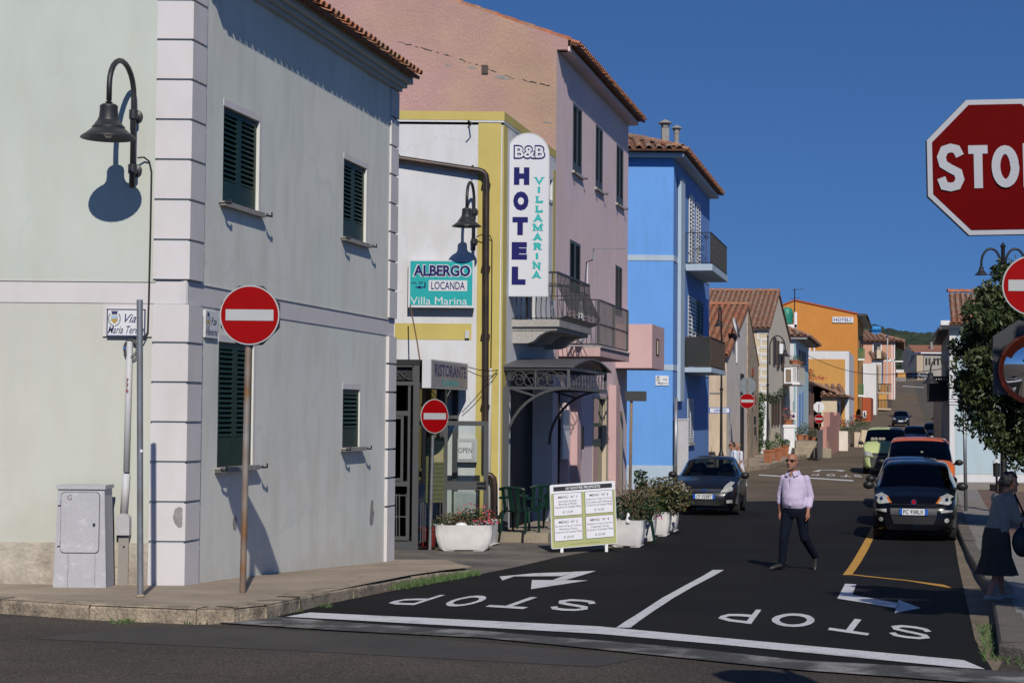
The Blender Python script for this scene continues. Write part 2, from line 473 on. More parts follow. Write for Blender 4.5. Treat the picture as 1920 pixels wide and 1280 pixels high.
# ---------------------------------------------------------------- right pavement
ry = [13.2, 16, 20, 25, 30, 34, 40, 49, 58, 66]
rp = MB()
rp2 = MB(); rp3 = MB()
sheet(rp, [(SP(ku(y) + .2, y).x, y) for y in ry] + [(SP(ku(y) + .95, y).x, y) for y in ry[::-1]], .13)
rpav = structure(rp, 'right_pavement', 'pavement_grey')
sheet(rp2, [(SP(ku(y) + .95, y).x, y) for y in ry] + [(SP(ku(y) + 3.2, y).x, y) for y in ry[::-1]], .128)
structure(rp2, 'brick_pavement', 'paver_red')
sheet(rp3, [(SP(ku(y) + 3.2, y).x, y) for y in ry] + [(SP(ku(y) + 16, y).x, y) for y in ry[::-1]], .126)
structure(rp3, 'lawn', 'grass_green')
kr = [Vector((SP(ku(y), y).x, y, G(y) + .13)) for y in ry]
cor = [Vector((kr[0].x + 3.2, kr[0].y - 1.0, G(12) + .12)), Vector((kr[0].x + .75, kr[0].y - .75, G(12.3) + .13)), Vector((kr[0].x + .22, kr[0].y - .4, G(12.7) + .13))]
mcor = sheet(MB(), [(kr[0].x, 13.2), (kr[0].x + .3, 12.8), (kr[0].x + .8, 12.5), (kr[0].x + 3.2, 12.3), (kr[0].x + 5, 13.2)], .128)
structure(mcor, 'corner_pavement', 'pavement_grey')
kerb(cor + kr, rpav, -1, .24, 2.6, 'kerb_shaded')
# ---------------------------------------------------------------- painted markings
def paint(name, polys, material, dz=.014):
    m = MB()
    for q in polys:
        sheet(m, [g2(x, y) for x, y in q], dz)
    return structure(m, name, material)
GL = {'S': [([(.93, .74), (.82, .9), (.55, .95), (.25, .92), (.08, .78), (.14, .62), (.5, .5), (.86, .38), (.92, .22), (.75, .08), (.45, .05), (.18, .1), (.07, .26)], False)],
      'T': [([(0, .93), (1, .93)], False), ([(.5, .88), (.5, 0)], False)],
      'O': [([(.5 + .4 * math.cos(t), .5 + .42 * math.sin(t)) for t in np.linspace(0, 2 * math.pi, 15)[:-1]], True)],
      'P': [([(.1, 0), (.1, .93), (.6, .93), (.88, .83), (.9, .68), (.8, .53), (.5, .47), (.1, .47)], False)]}
def road_word(name, quads, off, sc, w=.17):
    m = MB(); kq_ = 0
    for ch, q in quads:
        BL, TL, TR, BR = [Vector((off[0] + x / sc, off[1] + y / sc)) for x, y in q]
        f = lambda p: (BL * (1 - p[0]) + BR * p[0]) * (1 - p[1]) + (TL * (1 - p[0]) + TR * p[0]) * p[1]
        for pts, cl in GL[ch]:
            for quad in stroke(pts, w, cl):
                kq_ += 1; sheet(m, [g2(*f(p)) for p in quad], .014 + .0004 * (kq_ % 5))
    return structure(m, name, 'road_white')
road_word('stop_word_marking', [('P', [(948, 232), (795, 282), (640, 278), (790, 230)]), ('O', [(1195, 238), (1060, 292), (905, 286), (1045, 233)]), ('T', [(1490, 248), (1337, 302), (1148, 290), (1290, 238)]), ('S', [(1715, 264), (1640, 314), (1455, 304), (1535, 250)])], (480, 1030), 2.667)
road_word('stop_word_marking', [('P', [(740, 276), (695, 340), (530, 320), (600, 270)]), ('O', [(998, 298), (962, 360), (765, 345), (800, 288)]), ('T', [(1262, 332), (1217, 392), (1038, 366), (1085, 306)]), ('S', [(1508, 364), (1490, 414), (1308, 392), (1330, 340)])], (1120, 1030), 2.4)
c6 = lambda L: [(480 + x / 2.667, 1030 + y / 2.667) for x, y in L]
c7 = lambda L: [(1120 + x / 2.4, 1030 + y / 2.4) for x, y in L]
paint('stop_line', [[(536, 1158), (581, 1150), (1120, 1176), (1495, 1211), (1807, 1240), (1847, 1257), (1800, 1254), (1495, 1224), (1120, 1190)]], 'road_white')
_cy, _cl, _cr = [95, 170, 222, 292, 357], [520, 386, 292, 186, 85], [570, 432, 343, 238, 150]
paint('centre_line', [c7([(_cl[i], _cy[i]), (_cr[i], _cy[i]), (_cr[i + 1], _cy[i + 1]), (_cl[i + 1], _cy[i + 1])]) for i in range(4)], 'road_white', .0155)
paint('arrow_marking', [c6([(1375, 202), (1380, 156), (1660, 158)]), c6([(1485, 155.5), (1545, 156.5), (1700, 110), (1590, 114)]), c6([(1588, 115), (1530, 136), (1290, 138), (1232, 158), (1218, 138), (1390, 122)])], 'road_white')
paint('arrow_marking', [c7([(1115, 157), (1165, 160), (1148, 207), (1080, 224)]), c7([(1080, 224.5), (1148, 207.5), (1362, 246), (1348, 270), (1200, 243)]), c7([(1355, 230), (1455, 268), (1338, 290)])], 'road_white')
paint('parking_line', [[(1636, 988), (1648, 988), (1628, 1030), (1597, 1079), (1580, 1079), (1612, 1030)], [(1597, 1077.5), (1700, 1088.3), (1770, 1097.5), (1784, 1103), (1781, 1103.4), (1700, 1090), (1597, 1079)]], 'road_yellow')
paint('far_stop_line', [[(1423, 889.4), (1600, 900), (1600, 902.2), (1423, 891.2)]], 'road_white', .010)
mk = lambda x0, x1: [(x1, 0), (x1 - 2, 28), (x0 - 2, 28), (x0, 0)]
road_word('far_stop_word_marking', [('P', [(645, 278), (640, 292), (565, 290), (590, 276)]), ('O', [(785, 280), (790, 298), (700, 296), (715, 278)]), ('T', [(925, 284), (930, 306), (830, 302), (850, 282)]), ('S', [(1010, 288), (1030, 308), (950, 304), (955, 286)])], (1400, 830), 4.74, .2)
paint('far_arrow_marking', [[(1523, 883.5), (1535, 884.5), (1540, 881.5), (1565, 881.5), (1577, 883.5), (1586, 882.5), (1577, 880.8), (1562, 880.6), (1537, 880.6)]], 'road_white', .010)
paint('far_parking_line', [[(1692, 723), (1733, 726), (1732, 727), (1692, 724)]], 'road_white', .02)
# ---------------------------------------------------------------- builders for things that repeat
mat('dark_green', (.007, .028, .015), .45, .15, 3)
mat('slat_green', (.007, .03, .016), .4, .15, 3)
mat('shutter_grey', (.05, .065, .07), .5, .15, 3)
mat('shutter_white', (.62, .63, .64), .5, .08, 3)
mat('shutter_brown', (.06, .035, .022), .6, .2, 3)
mat('dark_void', (.008, .008, .009), .6, 0)
mat('black_iron', (.012, .012, .013), .5, .2, 4, .1, 60)
mat('grey_iron', (.10, .10, .105), .5, .15, 4)
mat('lamp_paint', (.028, .029, .032), .45, .15, 4)
mat('galvanised', (.33, .345, .36), .42, .2, 6, metal=.6, c2=(.25, .22, .19), c2s=3, c2t=.62)
mat('rusty_pole', (.33, .31, .29), .6, .25, 8, metal=.25, c2=(.22, .115, .05), c2s=2.0, c2t=.5)
mat('sign_red', (.30, .002, .003), .5, .06, 3, spec=.08)
mat('sign_white', (.72, .73, .74), .45, .05, 5); mat('sign_bar', (.44, .455, .455), .5, .05, 5, spec=.3)
mat('sign_back', (.035, .037, .04), .5, .15, 4)
mat('sign_back_grey', (.19, .22, .24), .5, .12, 4)
mat('white_paint', (.78, .78, .79), .7, .06, 2)
mat('cable_black', (.012, .012, .012), .6, 0)
mat('terracotta_tile', (.40, .145, .072), .85, .35, 5, .3, 40, speck=.15, spscale=40, c2=(.34, .2, .125), c2s=1.6)
mat('old_tile', (.36, .16, .095), .9, .4, 4, .3, 40, speck=.2, spscale=30, c2=(.30, .22, .16), c2s=2.2, c2t=.5)
mat('tile_bed', (.16, .075, .045), .95, .3, 4)
glass_mat('window_glass', (.16, .19, .2)); glass_mat('clear_glass', (.86, .9, .88))
def catch(m, F, a, b, c0, s):
    """iron shutter catch beside a sill"""
    m.bar(F.pt(a, b, c0), F.pt(a, b, c0 + .13), .016)
    m.bar(F.pt(a - .05 * s, b, c0 + .10), F.pt(a + .06 * s, b, c0 + .12), .02)
    m.bar(F.pt(a + .06 * s, b, c0 + .12), F.pt(a + .06 * s, b + .05, c0 + .12), .018)
    m.bar(F.pt(a - .05 * s, b, c0 + .10), F.pt(a - .05 * s, b + .03, c0 + .10), .018)
def leaf(F, a0, a1, z0, z1, c, parent, mf, ms, nsl, slats=True, bottom=.2, label=None, rail=.07, t=.04, open_=0.):
    m = MB(); st = min(.07, (a1 - a0) * .16)
    m.fbox(F, a0, a0 + st, z0, z1, c, c + t); m.fbox(F, a1 - st, a1, z0, z1, c, c + t)
    m.fbox(F, a0 + st, a1 - st, z0, z0 + bottom, c + .002, c + t - .002); m.fbox(F, a0 + st, a1 - st, z1 - rail, z1, c + .002, c + t - .002)
    h = z1 - z0
    if h > 1.7: m.fbox(F, a0 + st, a1 - st, z0 + h * .5 - .04, z0 + h * .5 + .04, c + .002, c + t - .002)
    o = m.build('shutter', mf, parent, label=label)
    zs = np.linspace(z0 + bottom, z1 - rail, nsl + 1)
    if slats:
        r = parent
        while r.parent: r = r.parent
        p = MB(); z = zs[0]; dz = (zs[1] - zs[0])
        q = F.pt
        ex = .003
        p.hexa([q(a0 + st + ex, z + dz * .18, c + t), q(a1 - st - ex, z + dz * .18, c + t), q(a1 - st - ex, z + dz * .18 + .012, c + t), q(a0 + st + ex, z + dz * .18 + .012, c + t),
                q(a0 + st + ex, z + dz * .95, c + .003), q(a1 - st - ex, z + dz * .95, c + .003), q(a1 - st - ex, z + dz * .95 + .012, c + .003), q(a0 + st + ex, z + dz * .95 + .012, c + .003)])
        s0 = p.build('slat', ms, o)
        for i in range(1, nsl):
            twin(s0, o, (0, 0, dz * i))
    else:
        p = MB(); q = F.pt
        for i in range(nsl):
            z, dz = zs[i], zs[1] - zs[0]
            p.add([q(a0 + st, z + dz * .15, c + t - .004), q(a1 - st, z + dz * .15, c + t - .004), q(a1 - st, z + dz * .95, c + .004), q(a0 + st, z + dz * .95, c + .004)], [(0, 1, 2, 3)])
        tag(p.build('slats', ms, o), kind='stuff')
    return o
def back(F, a0, a1, z0, z1, c, parent, m='dark_void', name='window_back'):
    return MB().fbox(F, a0, a1, z0, z1, c - .03, c).build(name, m, parent)
def shut_window(F, h, parent, mf, ms, nsl, dep=.07, slats=True, sill='sill_stone', catches=True, leaves=2, sillw=.06, bottom=.2):
    a0, a1, z0, z1 = h
    back(F, a0 + .001, a1 - .001, z0 + .001, z1 - .001, -.19, parent)
    w = (a1 - a0 - .006) / leaves
    for k in range(leaves):
        leaf(F, a0 + .003 + w * k + .002, a0 + .003 + w * (k + 1) - .002, z0 + .01, z1 - .006, -dep, parent, mf, ms, nsl, slats, bottom)
    if sill:
        MB().fbox(F, a0 - sillw, a1 + sillw, z0 - .055, z0 + .002, -.05, .07).build('window_sill', sill, parent)
    if catches:
        m = MB(); catch(m, F, a0 - .10, z0 - .03, 0, 1); m.build('shutter_catch', 'black_iron', parent)
        m = MB(); catch(m, F, a1 + .10, z0 - .03, 0, 1); m.build('shutter_catch', 'black_iron', parent)
def tile_mesh(m, p, along, up, nrm, r, L, r2=None, seg=5):
    """one half-round tile: p = centre of its lower end on the roof plane"""
    p = Vector(p); r2 = r2 or r * .82; vs = []; fs = []
    for e, (rr, o) in enumerate(((r, Vector((0, 0, 0))), (r2, up * L))):
        for k in range(seg + 1):
            t = math.pi * k / seg
            vs.append(p + o + along * math.cos(t) * rr + nrm * math.sin(t) * rr * .95)
        for k in range(seg + 1):
            t = math.pi * k / seg
            vs.append(p + o + along * math.cos(t) * (rr - .016) + nrm * math.sin(t) * (rr - .016) * .95)
    s = seg + 1
    for k in range(seg):
        fs.append((k, k + 1, 2 * s + k + 1, 2 * s + k)); fs.append((k, s + k, s + k + 1, k + 1)); fs.append((s + k, 3 * s + k, 3 * s + k + 1, s + k + 1))
    m.add(vs, fs)
def roof_plane(parent, O, along, up, W, H, pitch=.24, row=.34, material='old_tile', tiles_as_parts=True, bed=True, trim=None, first_material=None, channel=True):
    """tiled slope: O = eave corner, along = eave direction, up = up the slope. Eave tiles are single parts, the rest one mesh."""
    O = Vector(O); along = Vector(along).normalized(); up = Vector(up).normalized(); n = along.cross(up)
    if n.z < 0: n = -n
    if bed:
        pts = [O, O + along * W, O + along * W + up * H, O + up * H] if trim is None else [O + along * a + up * b for a, b in trim]
        MB().prism([p - n * .06 - up * (.10 if q_ < 2 else 0) for q_, p in enumerate(pts)], n * .05).build('roof', 'tile_bed', parent)
    nc = max(1, int(W / pitch)); nr = max(1, int(H / row)); rest = MB(); r = pitch * .36
    rnd = random.Random(int(W * 100))
    proto = None
    for i in range(nc):
        a = (i + .5) * W / nc
        hi = H
        if trim is not None:
            hi = clip_h(trim, a)
        nr_i = int(hi / row)
        for j in range(nr_i + 1):
            if j * row > hi - .05: break
            jx, jz = rnd.uniform(-.012, .012), rnd.uniform(0, .014)
            p = O + along * (a + jx) + up * (j * row - (.0 if j else .13)) + n * (.012 + jz)
            if j == 0 and tiles_as_parts:
                if proto is None:
                    m = MB(); tile_mesh(m, p, along, up, n, r, row + .1); proto = m.build('roof_tile', first_material or material, parent); p0 = p
                else:
                    twin(proto, parent, tuple(p - p0))
            else:
                tile_mesh(rest, p, along, up, n, r, row + .07, seg=4)
        if channel:
            a2 = i * W / nc
            q = O + along * a2 - up * .015 - n * .01
            if tiles_as_parts or True:
                tile_mesh(rest, q, along, up, -n, r * .95, .3, seg=4)
    if rest.v: tag(rest.build('roof_tiles', material, parent), kind='stuff')
def clip_h(trim, a):
    ys = []
    for i in range(len(trim)):
        (x0, y0), (x1, y1) = trim[i], trim[(i + 1) % len(trim)]
        if (x0 - a) * (x1 - a) <= 0 and abs(x1 - x0) > 1e-6: ys.append(y0 + (y1 - y0) * (a - x0) / (x1 - x0))
    return max(ys) if ys else 0
def ridge(parent, a, b, r=.11, L=.42, material='terracotta_tile'):
    a, b = Vector(a), Vector(b); n = max(1, int((b - a).length / L)); d = (b - a) / n; up = d.normalized()
    al = up.cross(Vector((0, 0, 1))).normalized(); nn = al.cross(up)
    if nn.z < 0: nn = -nn
    m = MB()
    for i in range(n): tile_mesh(m, a + d * i, al, up, nn, r, d.length * 1.1)
    m.build('roof_ridge', material, parent)
def no_entry(c, rad, pole_base, pole_top, label, octo=None, material='galvanised', face=Vector((0, -1, 0)), pole_r=.03, group='no entry signs on poles'):
    """round no-entry sign; c = centre of its face"""
    c = Vector(c); face = face.normalized()
    t = thing('no_entry_sign', pole_base, label, 'road sign', group)
    x = Vector((0, 0, 1)).cross(face).normalized()
    MB().tube([pole_base, pole_top], pole_r, 12).build('pole', material, t, True, angle=50)
    MB().disc(c, face, rad, 40, .012).build('sign_rim', 'sign_bar', t)
    MB().disc(c + face * .003, face, rad * .955, 40, .004).build('red_disc', 'sign_red', t)
    F = Fr(c, x, face)
    F.O.z = 0
    m = MB(); w, h = rad * .80, rad * .185
    m.prism([F.pt(-w, c.z - h, .0035), F.pt(w, c.z - h, .0035), F.pt(w, c.z + h, .0035), F.pt(-w, c.z + h, .0035)], face * .003); m.build('white_bar', 'sign_bar', t)
    if octo:
        MB().disc(c - face * .06 + Vector((0, 0, octo[1] if len(octo) > 1 else 0)), face, octo[0], 8, .006, math.pi / 8).build('octagonal_sign_back', 'sign_back', t)
    m = MB(); m.bar(c - face * .04 - Vector((0, 0, rad * .4)) - x * .1, c - face * .04 - Vector((0, 0, rad * .4)) + x * .1, .04); m.build('clamp', 'galvanised', t)
    return t
LAMP = [(.0, .62), (.025, .60), (.03, .56), (.06, .545), (.035, .525), (.10, .515), (.135, .49), (.14, .46), (.135, .44), (.15, .30), (.165, .29), (.17, .26), (.19, .24), (.235, .17), (.25, .165), (.25, .13), (.265, .125), (.34, .06), (.42, .005), (.425, -.012), (.40, -.005), (.2, .10), (.0, .12)]
def wall_lamp(wall_pt, zlow, zbr, ztop, out, lat, head_z, k, label, F, cable=None):
    """bell lamp on a swan-neck pipe: wall_pt (a) on frame F, bracket heights zbr, arch top ztop"""
    a = wall_pt; ph = .13
    t = thing('wall_lamp', F.pt(a, zlow, 0), label, 'street lamp', 'bell lamps on swan neck wall pipes')
    p0 = F.pt(a, 0, ph); hp = F.pt(a + lat, 0, out)
    pipe = [F.pt(a, zlow, ph)]; top0 = ztop - (out - ph) * .5
    pipe.append(F.pt(a, top0, ph))
    for i in range(1, 12):
        th = math.pi * i / 12
        s = (1 - math.cos(th)) / 2
        pipe.append(F.pt(a + lat * s, top0 + (ztop - top0) * math.sin(th), ph + (out - ph) * s))
    hz = head_z + .6 * k
    pipe.append(F.pt(a + lat, top0, out)); pipe.append(F.pt(a + lat, hz - .02, out))
    MB().tube(pipe, .032 * k + .008, 10).build('swan_neck', 'lamp_paint', t, True)
    MB().lathe([(r * k, h * k) for r, h in LAMP], F.pt(a + lat, head_z, out), 28).build('lamp_shade', 'lamp_paint', t, True, angle=40)
    MB().ball(F.pt(a + lat, head_z + .06 * k, out), .07 * k, 10, 6).build('bulb', 'sign_white', t, True)
    for z in zbr:
        m = MB(); m.bar(F.pt(a, z, 0), F.pt(a, z, ph), .035); m.lathe([(.075, 0), (.075, .018), (.05, .03), (0, .035)], F.pt(a + .005, z, 0.001), 16, F.N)
        m.lathe([(.05, -.05), (.05, .05)], F.pt(a, z, ph), 12)
        m.build('bracket', 'lamp_paint', t, True, angle=40)
    if cable:
        MB().tube([F.pt(*p) for p in cable], .010, 6).build('cable', 'cable_black', t, True)
    return t
def scroll(m, F, a, b, r, c, turns=1.6, s=1, start=0., w=.012, n=18):
    pts = []
    for i in range(n + 1):
        q = i / n; th = start + s * q * turns * 2 * math.pi; rr = r * (1 - .8 * q)
        pts.append(F.pt(a + rr * math.cos(th), b + rr * math.sin(th), c))
    m.tube(pts, w / 2, 4, False)
def plaque(F, a0, a1, z0, z1, lines, label, c=0., border=None, crest=True):
    t = thing('street_name_plaque', F.pt((a0 + a1) / 2, z0, c), label, 'street sign')
    MB().fbox(F, a0, a1, z0, z1, c, c + .03).build('marble_slab', 'sign_white', t)
    w, h = a1 - a0, z1 - z0
    if border:
        m = MB(); e = .012
        for q in ((a0, a1, z0, z0 + e), (a0, a1, z1 - e, z1), (a0, a0 + e, z0, z1), (a1 - e, a1, z0, z1)): m.fbox(F, *q, c + .0301, c + .033)
        m.build('border', border, t)
    m = MB()
    for s, a, b, hh, wd in lines:
        m.text(F, s, a0 + w * a, z0 + h * b, h * hh, c + .033, width=w * wd, shear=.45, bold=.004)
    m.build('lettering', 'ink_blue', t)
    if crest:
        cx, cz = a0 + w * .2, z0 + h * .62
        m = MB(); m.fpoly(F, [(cx - w * .085, cz + h * .14), (cx + w * .085, cz + h * .14), (cx + w * .085, cz - h * .05), (cx, cz - h * .16), (cx - w * .085, cz - h * .05)], c + .031, c + .033)
        cr = m.build('crest_shield', 'crest_gold', t)
        m = MB(); m.fbox(F, cx - w * .08, cx + w * .08, cz + h * .02, cz + h * .13, c + .0331, c + .0345); m.build('shield_sky', 'crest_sky', cr)
        m = MB(); m.fpoly(F, [(cx - w * .085, cz + h * .3), (cx + w * .085, cz + h * .3), (cx + w * .065, cz + h * .18), (cx - w * .065, cz + h * .18)], c + .031, c + .034); m.build('crest_crown', 'ink_blue', t)
        m = MB()
        for sgn in (-1, 1):
            for i in range(7):
                th = -1.3 + i * .32
                px_, pz_ = cx + sgn * w * .15 * math.cos(th), cz + h * .02 + h * .26 * math.sin(th)
                m.obox(F.pt(px_, pz_, c + .032), F.A * w * .018, Vector((0, 0, h * .02)), F.N * .0015)
        m.build('crest_wreath', 'leaf_ink', t)
    return t
mat('ink_blue', (.03, .03, .12), .6, 0); mat('crest_gold', (.45, .3, .06), .6, .2, 20); mat('crest_sky', (.35, .5, .65), .6, 0); mat('leaf_ink', (.06, .08, .05), .6, 0)
def leaf_cloud(m, c, rad, n, size, rnd, hollow=.35, flat=1.0, dens=None):
    c = Vector(c)
    for _ in range(n):
        while True:
            v = Vector((rnd.uniform(-1, 1), rnd.uniform(-1, 1), rnd.uniform(-1, 1)))
            if hollow < v.length < 1: break
        p = c + Vector((v.x * rad[0], v.y * rad[1], v.z * rad[2]))
        a = Vector((rnd.gauss(0, 1), rnd.gauss(0, 1), rnd.gauss(0, 1) * flat)).normalized()
        b = a.cross(Vector((rnd.gauss(0, 1), rnd.gauss(0, 1), rnd.gauss(0, 1))))
        if b.length < 1e-3: continue
        b.normalize(); s = size * rnd.uniform(.6, 1.3); w = s * .38
        m.add([p - a * s, p + b * w, p + a * s, p - b * w], [(0, 1, 2, 3)])
    return m
# ---------------------------------------------------------------- corner house, pale green
mat('wall_mint', (.575, .59, .52), .9, base=(1.25, 2.0, (.50, .49, .42)), var=.05, scale=.8, bump=.12, bscale=90, crack=.045, crs=.3, streak=.05, c2=(.59, .585, .53), c2s=.25, c2t=.5)
mat('wall_mint_lifted', (.725, .745, .675), .9, base=(.55, 1.35, (.62, .59, .50)), var=.06, scale=.8, bump=.15, bscale=70, crack=.07, crs=.3, streak=.12, c2=(.755, .75, .68), c2s=.3, c2t=.5)  # the front wall's mint, lightened to offset the grazing sun on the side
mat('quoin_white', (.66, .63, .625), .85, .05, 2, .12, 90, streak=.05)
mat('plinth_cement', (.50, .45, .37), .95, .22, 4, .9, 22, speck=.1, spscale=30, c2=(.36, .31, .25), c2s=3)
mat('cornice_plaster', (.50, .53, .53), .9, .1, 1)
mat('sill_stone', (.30, .28, .26), .8, .2, 6)
mat('bare_plaster', (.30, .285, .265), .95, .25, 8, .6, 50)
mat('pvc_grey', (.55, .55, .55), .6, .08, 4, streak=.1)
mat('cabinet_grey', (.47, .47, .49), .7, .06, 4, speck=.12, spscale=60, c2=(.6, .6, .6), c2s=9, c2t=.66)
CY = 19.0
cx0 = P(351, 600, CY).x
F1 = Fr((cx0, CY, 0), (1, 0, 0), (0, -1, 0))
S1 = Fr((cx0, CY, 0), DIR, NRM)
ch = thing('corner_house', (cx0, CY, G(CY)), 'pale green two storey corner house with white quoins and green shutters', 'house')
L1 = (26.75 - CY) / DIR.y
ZB0, ZB1 = F1.px(300, 568.8)[1], F1.px(300, 525.5)[1]      # white band
ZT = S1.px(737, 169.5)[1] + .02
zg = G(CY) - .6
def ab(F, tl, br):
    a0, z1 = F.px(*tl); a1, z0 = F.px(*br); return a0, a1, z0, z1
wins = []
for (x0, yt, x1, yb) in ((420, 198, 487, 379), (645, 297, 687.5, 445), (413, 640, 478.5, 876), (645.3, 729, 676.8, 839)):
    a0, z1 = S1.px(x0, yt); a1 = S1.px(x1, yt)[0]; z0 = S1.px(x0, yb)[1]
    wins.append((a0, a1, z0, z1))
up = [w for w in wins if w[2] > ZB1]; lowr = [w for w in wins if w[2] < ZB1]
wall(S1, .3, L1 - .2, ZB1, ZT, up, 0., .2).build('wall', 'wall_mint_lifted', ch)
wall(S1, .0, L1, zg, ZB0 + .001, lowr, -.018, .2).build('wall', 'wall_mint_lifted', ch)
mat('wall_mint_upper', (.545, .59, .535), .9, .05, .8, .12, 90, crack=.045, crs=.3, streak=.05, c2=(.56, .585, .52), c2s=.25)
wall(F1, -9, -.3, ZB1, ZT + .2, (), 0.).build('wall', 'wall_mint_upper', ch)
wall(F1, -9, .0, zg, ZB0 + .001, (), -.018).build('wall', 'wall_mint', ch)
# white band under the upper wall, wrapping the corner
m = MB(); m.fbox(S1, -.012, L1, ZB0, ZB1, -.10, -.008); m.fbox(F1, -9, .0, ZB0, ZB1, -.10, -.0085)
m.build('string_course', 'quoin_white', ch)
MB().fbox(S1, .36, L1 - .36, ZB1 - .02, ZB1, -.05, .004).build('drip_edge', 'wall_mint_lifted', ch)
MB().fbox(F1, -9, -.36, ZB1 - .02, ZB1, -.05, .004).build('drip_edge', 'wall_mint', ch)
# body that closes the house
MB().prism([F1.pt(-9, 0, -.22) + Vector((0, 0, zg)), F1.pt(-.25, 0, -.22) + Vector((0, 0, zg)), S1.pt(L1, 0, -.22) + Vector((0, 0, zg)), S1.pt(L1, 0, -9) + Vector((0, 0, zg))], (0, 0, ZT - zg - .02)).build('house_core', 'dark_void', ch)
wall(Fr(S1.pt(L1, 0, 0), (-1, 0, 0), (0, 1, 0)), 0, 10, zg, ZT).build('wall', 'wall_mint_lifted', ch)
# quoins: one block per course, with open joints
CO = .465; GAP = .03
zj = [F1.px(325, y)[1] for y in (1015.5, 941, 866, 791.5, 717, 643)]
edges = [(zg, zj[0])] + [(zj[i], zj[i + 1]) for i in range(5)] + [(zj[5], ZB0)]
stp = (F1.px(325, 76.5)[1] - F1.px(325, 451)[1]) / 5
z = ZB1
while z < ZT - .1:
    edges.append((z, min(z + stp, ZT))); z += stp
def quoin(z0, z1, corner):
    e = .028
    if corner:
        s = (e - e * NRM.x) / DIR.x if False else 0
        pc = F1.pt(0, 0, e); k = S1.pt(0, 0, e)
        # outer corner where the two proud planes meet
        t = (CY - e - k.y) / DIR.y
        oc = k + DIR * t
        pts = [F1.pt(-.385, 0, e), oc, S1.pt(.37, 0, e), S1.pt(.37, 0, -.03), F1.pt(-.0, 0, -.06), F1.pt(-.385, 0, -.03)]
    else:
        e2 = .03
        pts = [S1.pt(L1 - .38, 0, -.03), S1.pt(L1 - .38, 0, e2), S1.pt(L1 + .02, 0, e2), S1.pt(L1 + .02, 0, -.03)]
    m = MB(); m.prism([p + Vector((0, 0, z0 + GAP * .5)) for p in pts], (0, 0, z1 - z0 - GAP)); m.build('quoin', 'quoin_white', ch)
for z0, z1 in edges:
    quoin(z0, z1, True); quoin(z0, z1, False)
m = MB(); m.prism([F1.pt(-.375, 0, .004), F1.pt(0, 0, .004), S1.pt(.36, 0, .004), F1.pt(-.0, 0, -.06)], (0, 0, 1))
bv = list(m.v)
for z0, z1 in ((zg, ZB0 - .002), (ZB1 + .002, ZT)):
    m.v = [(x, y, z0 if i < 4 else z1) for i, (x, y, z) in enumerate(bv)]; m.build('quoin_backing', 'cornice_plaster', ch)
# plinth
MB().fbox(F1, -9, -.387, zg, F1.px(50, 1016)[1], -.05, .025).build('plinth', 'plinth_cement', ch)
# cornice and eave
steps = [(.07, 0, .06), (.14, .06, .125), (.22, .125, .25)]
for pr, z0, z1 in steps:
    MB().fbox(S1, -.02, L1 + pr * .55, ZT + z0, ZT + z1, -.3, pr).build('cornice', 'cornice_plaster', ch)
upv = (Vector((0, 0, 1)) * .36 - NRM).normalized()
roof_plane(ch, S1.pt(-.05, ZT + .275, .27), DIR, upv, L1 + .08, 3.4, .2, .4, 'terracotta_tile')
# windows
ns = (13, 13, 18, 8)
for h, n in zip(wins, ns):
    shut_window(S1, h, ch, 'dark_green', 'slat_green', n, dep=.075, bottom=.26 if n < 15 else .34, leaves=2 if n > 8 else 1)
# lintel strip above and beside each window (painted frame)
for h in wins:
    a0, a1, z0, z1 = h
    m = MB(); c = .0 if z0 > ZB1 else -.018
    m.fbox(S1, a0 - .015, a1 + .07, z1 + .001, z1 + .085, c - .02, c + .006); m.fbox(S1, a1 + .001, a1 + .07, z0, z1 - .001, c - .02, c + .006); m.build('window_frame', 'quoin_white', ch)
# bare patches where the plaster fell
for (x, y, w, h, F, s) in ((443, 981, 12, 30, S1, 1), (699, 962, 14, 60, S1, 2), ):
    a, z = F.px(x, y); sx = .0066 * w * (1.9 if s == 1 else 2.2); sz = .0062 * h * (1 if s == 1 else 1.25)
    rnd = random.Random(s); pts = [(a + math.cos(t) * sx / 2 * rnd.uniform(.7, 1.15), z + math.sin(t) * sz / 2 * rnd.uniform(.75, 1.1)) for t in np.linspace(0, 6.28, 14)[:-1]]
    MB().fpoly(F, pts, -.03, -.0145).build('bare_plaster_patch', 'bare_plaster', ch)
a, z = F1.px(337, 969); MB().fpoly(F1, [(a - .07, z), (a - .05, z + .09), (a + .0, z + .12), (a + .035, z + .1), (a + .035, z - .1), (a, z - .12), (a - .05, z - .07)], .02, .0305).build('bare_plaster_patch', 'bare_plaster', ch)
# street plaques
a0, z1 = F1.px(202, 579); a1, z0 = F1.px(273, 631)
MB().fbox(F1, a0 - .05, a1 + .07, z0 + .0, z1 + .055, -.03, .006).build('plaque_surround', 'quoin_white', ch)
plaque(F1, a0, a1, z0, z1, [('Via', .62, .66, .32, .3), ('Maria Teresa', .5, .24, .28, .94)], 'white marble plaque with blue border reading Via Maria Teresa', .006, border='ink_blue')
a0, z1 = S1.px(384, 581); a1 = S1.px(407, 585)[0]; z0 = S1.px(384, 632)[1]
plaque(S1, a0, a1, z0, z1, [('P.za', .65, .62, .26, .45), ('Villamarina', .5, .22, .26, .9)], 'white marble plaque on the shaded side wall behind the round sign', -.018)
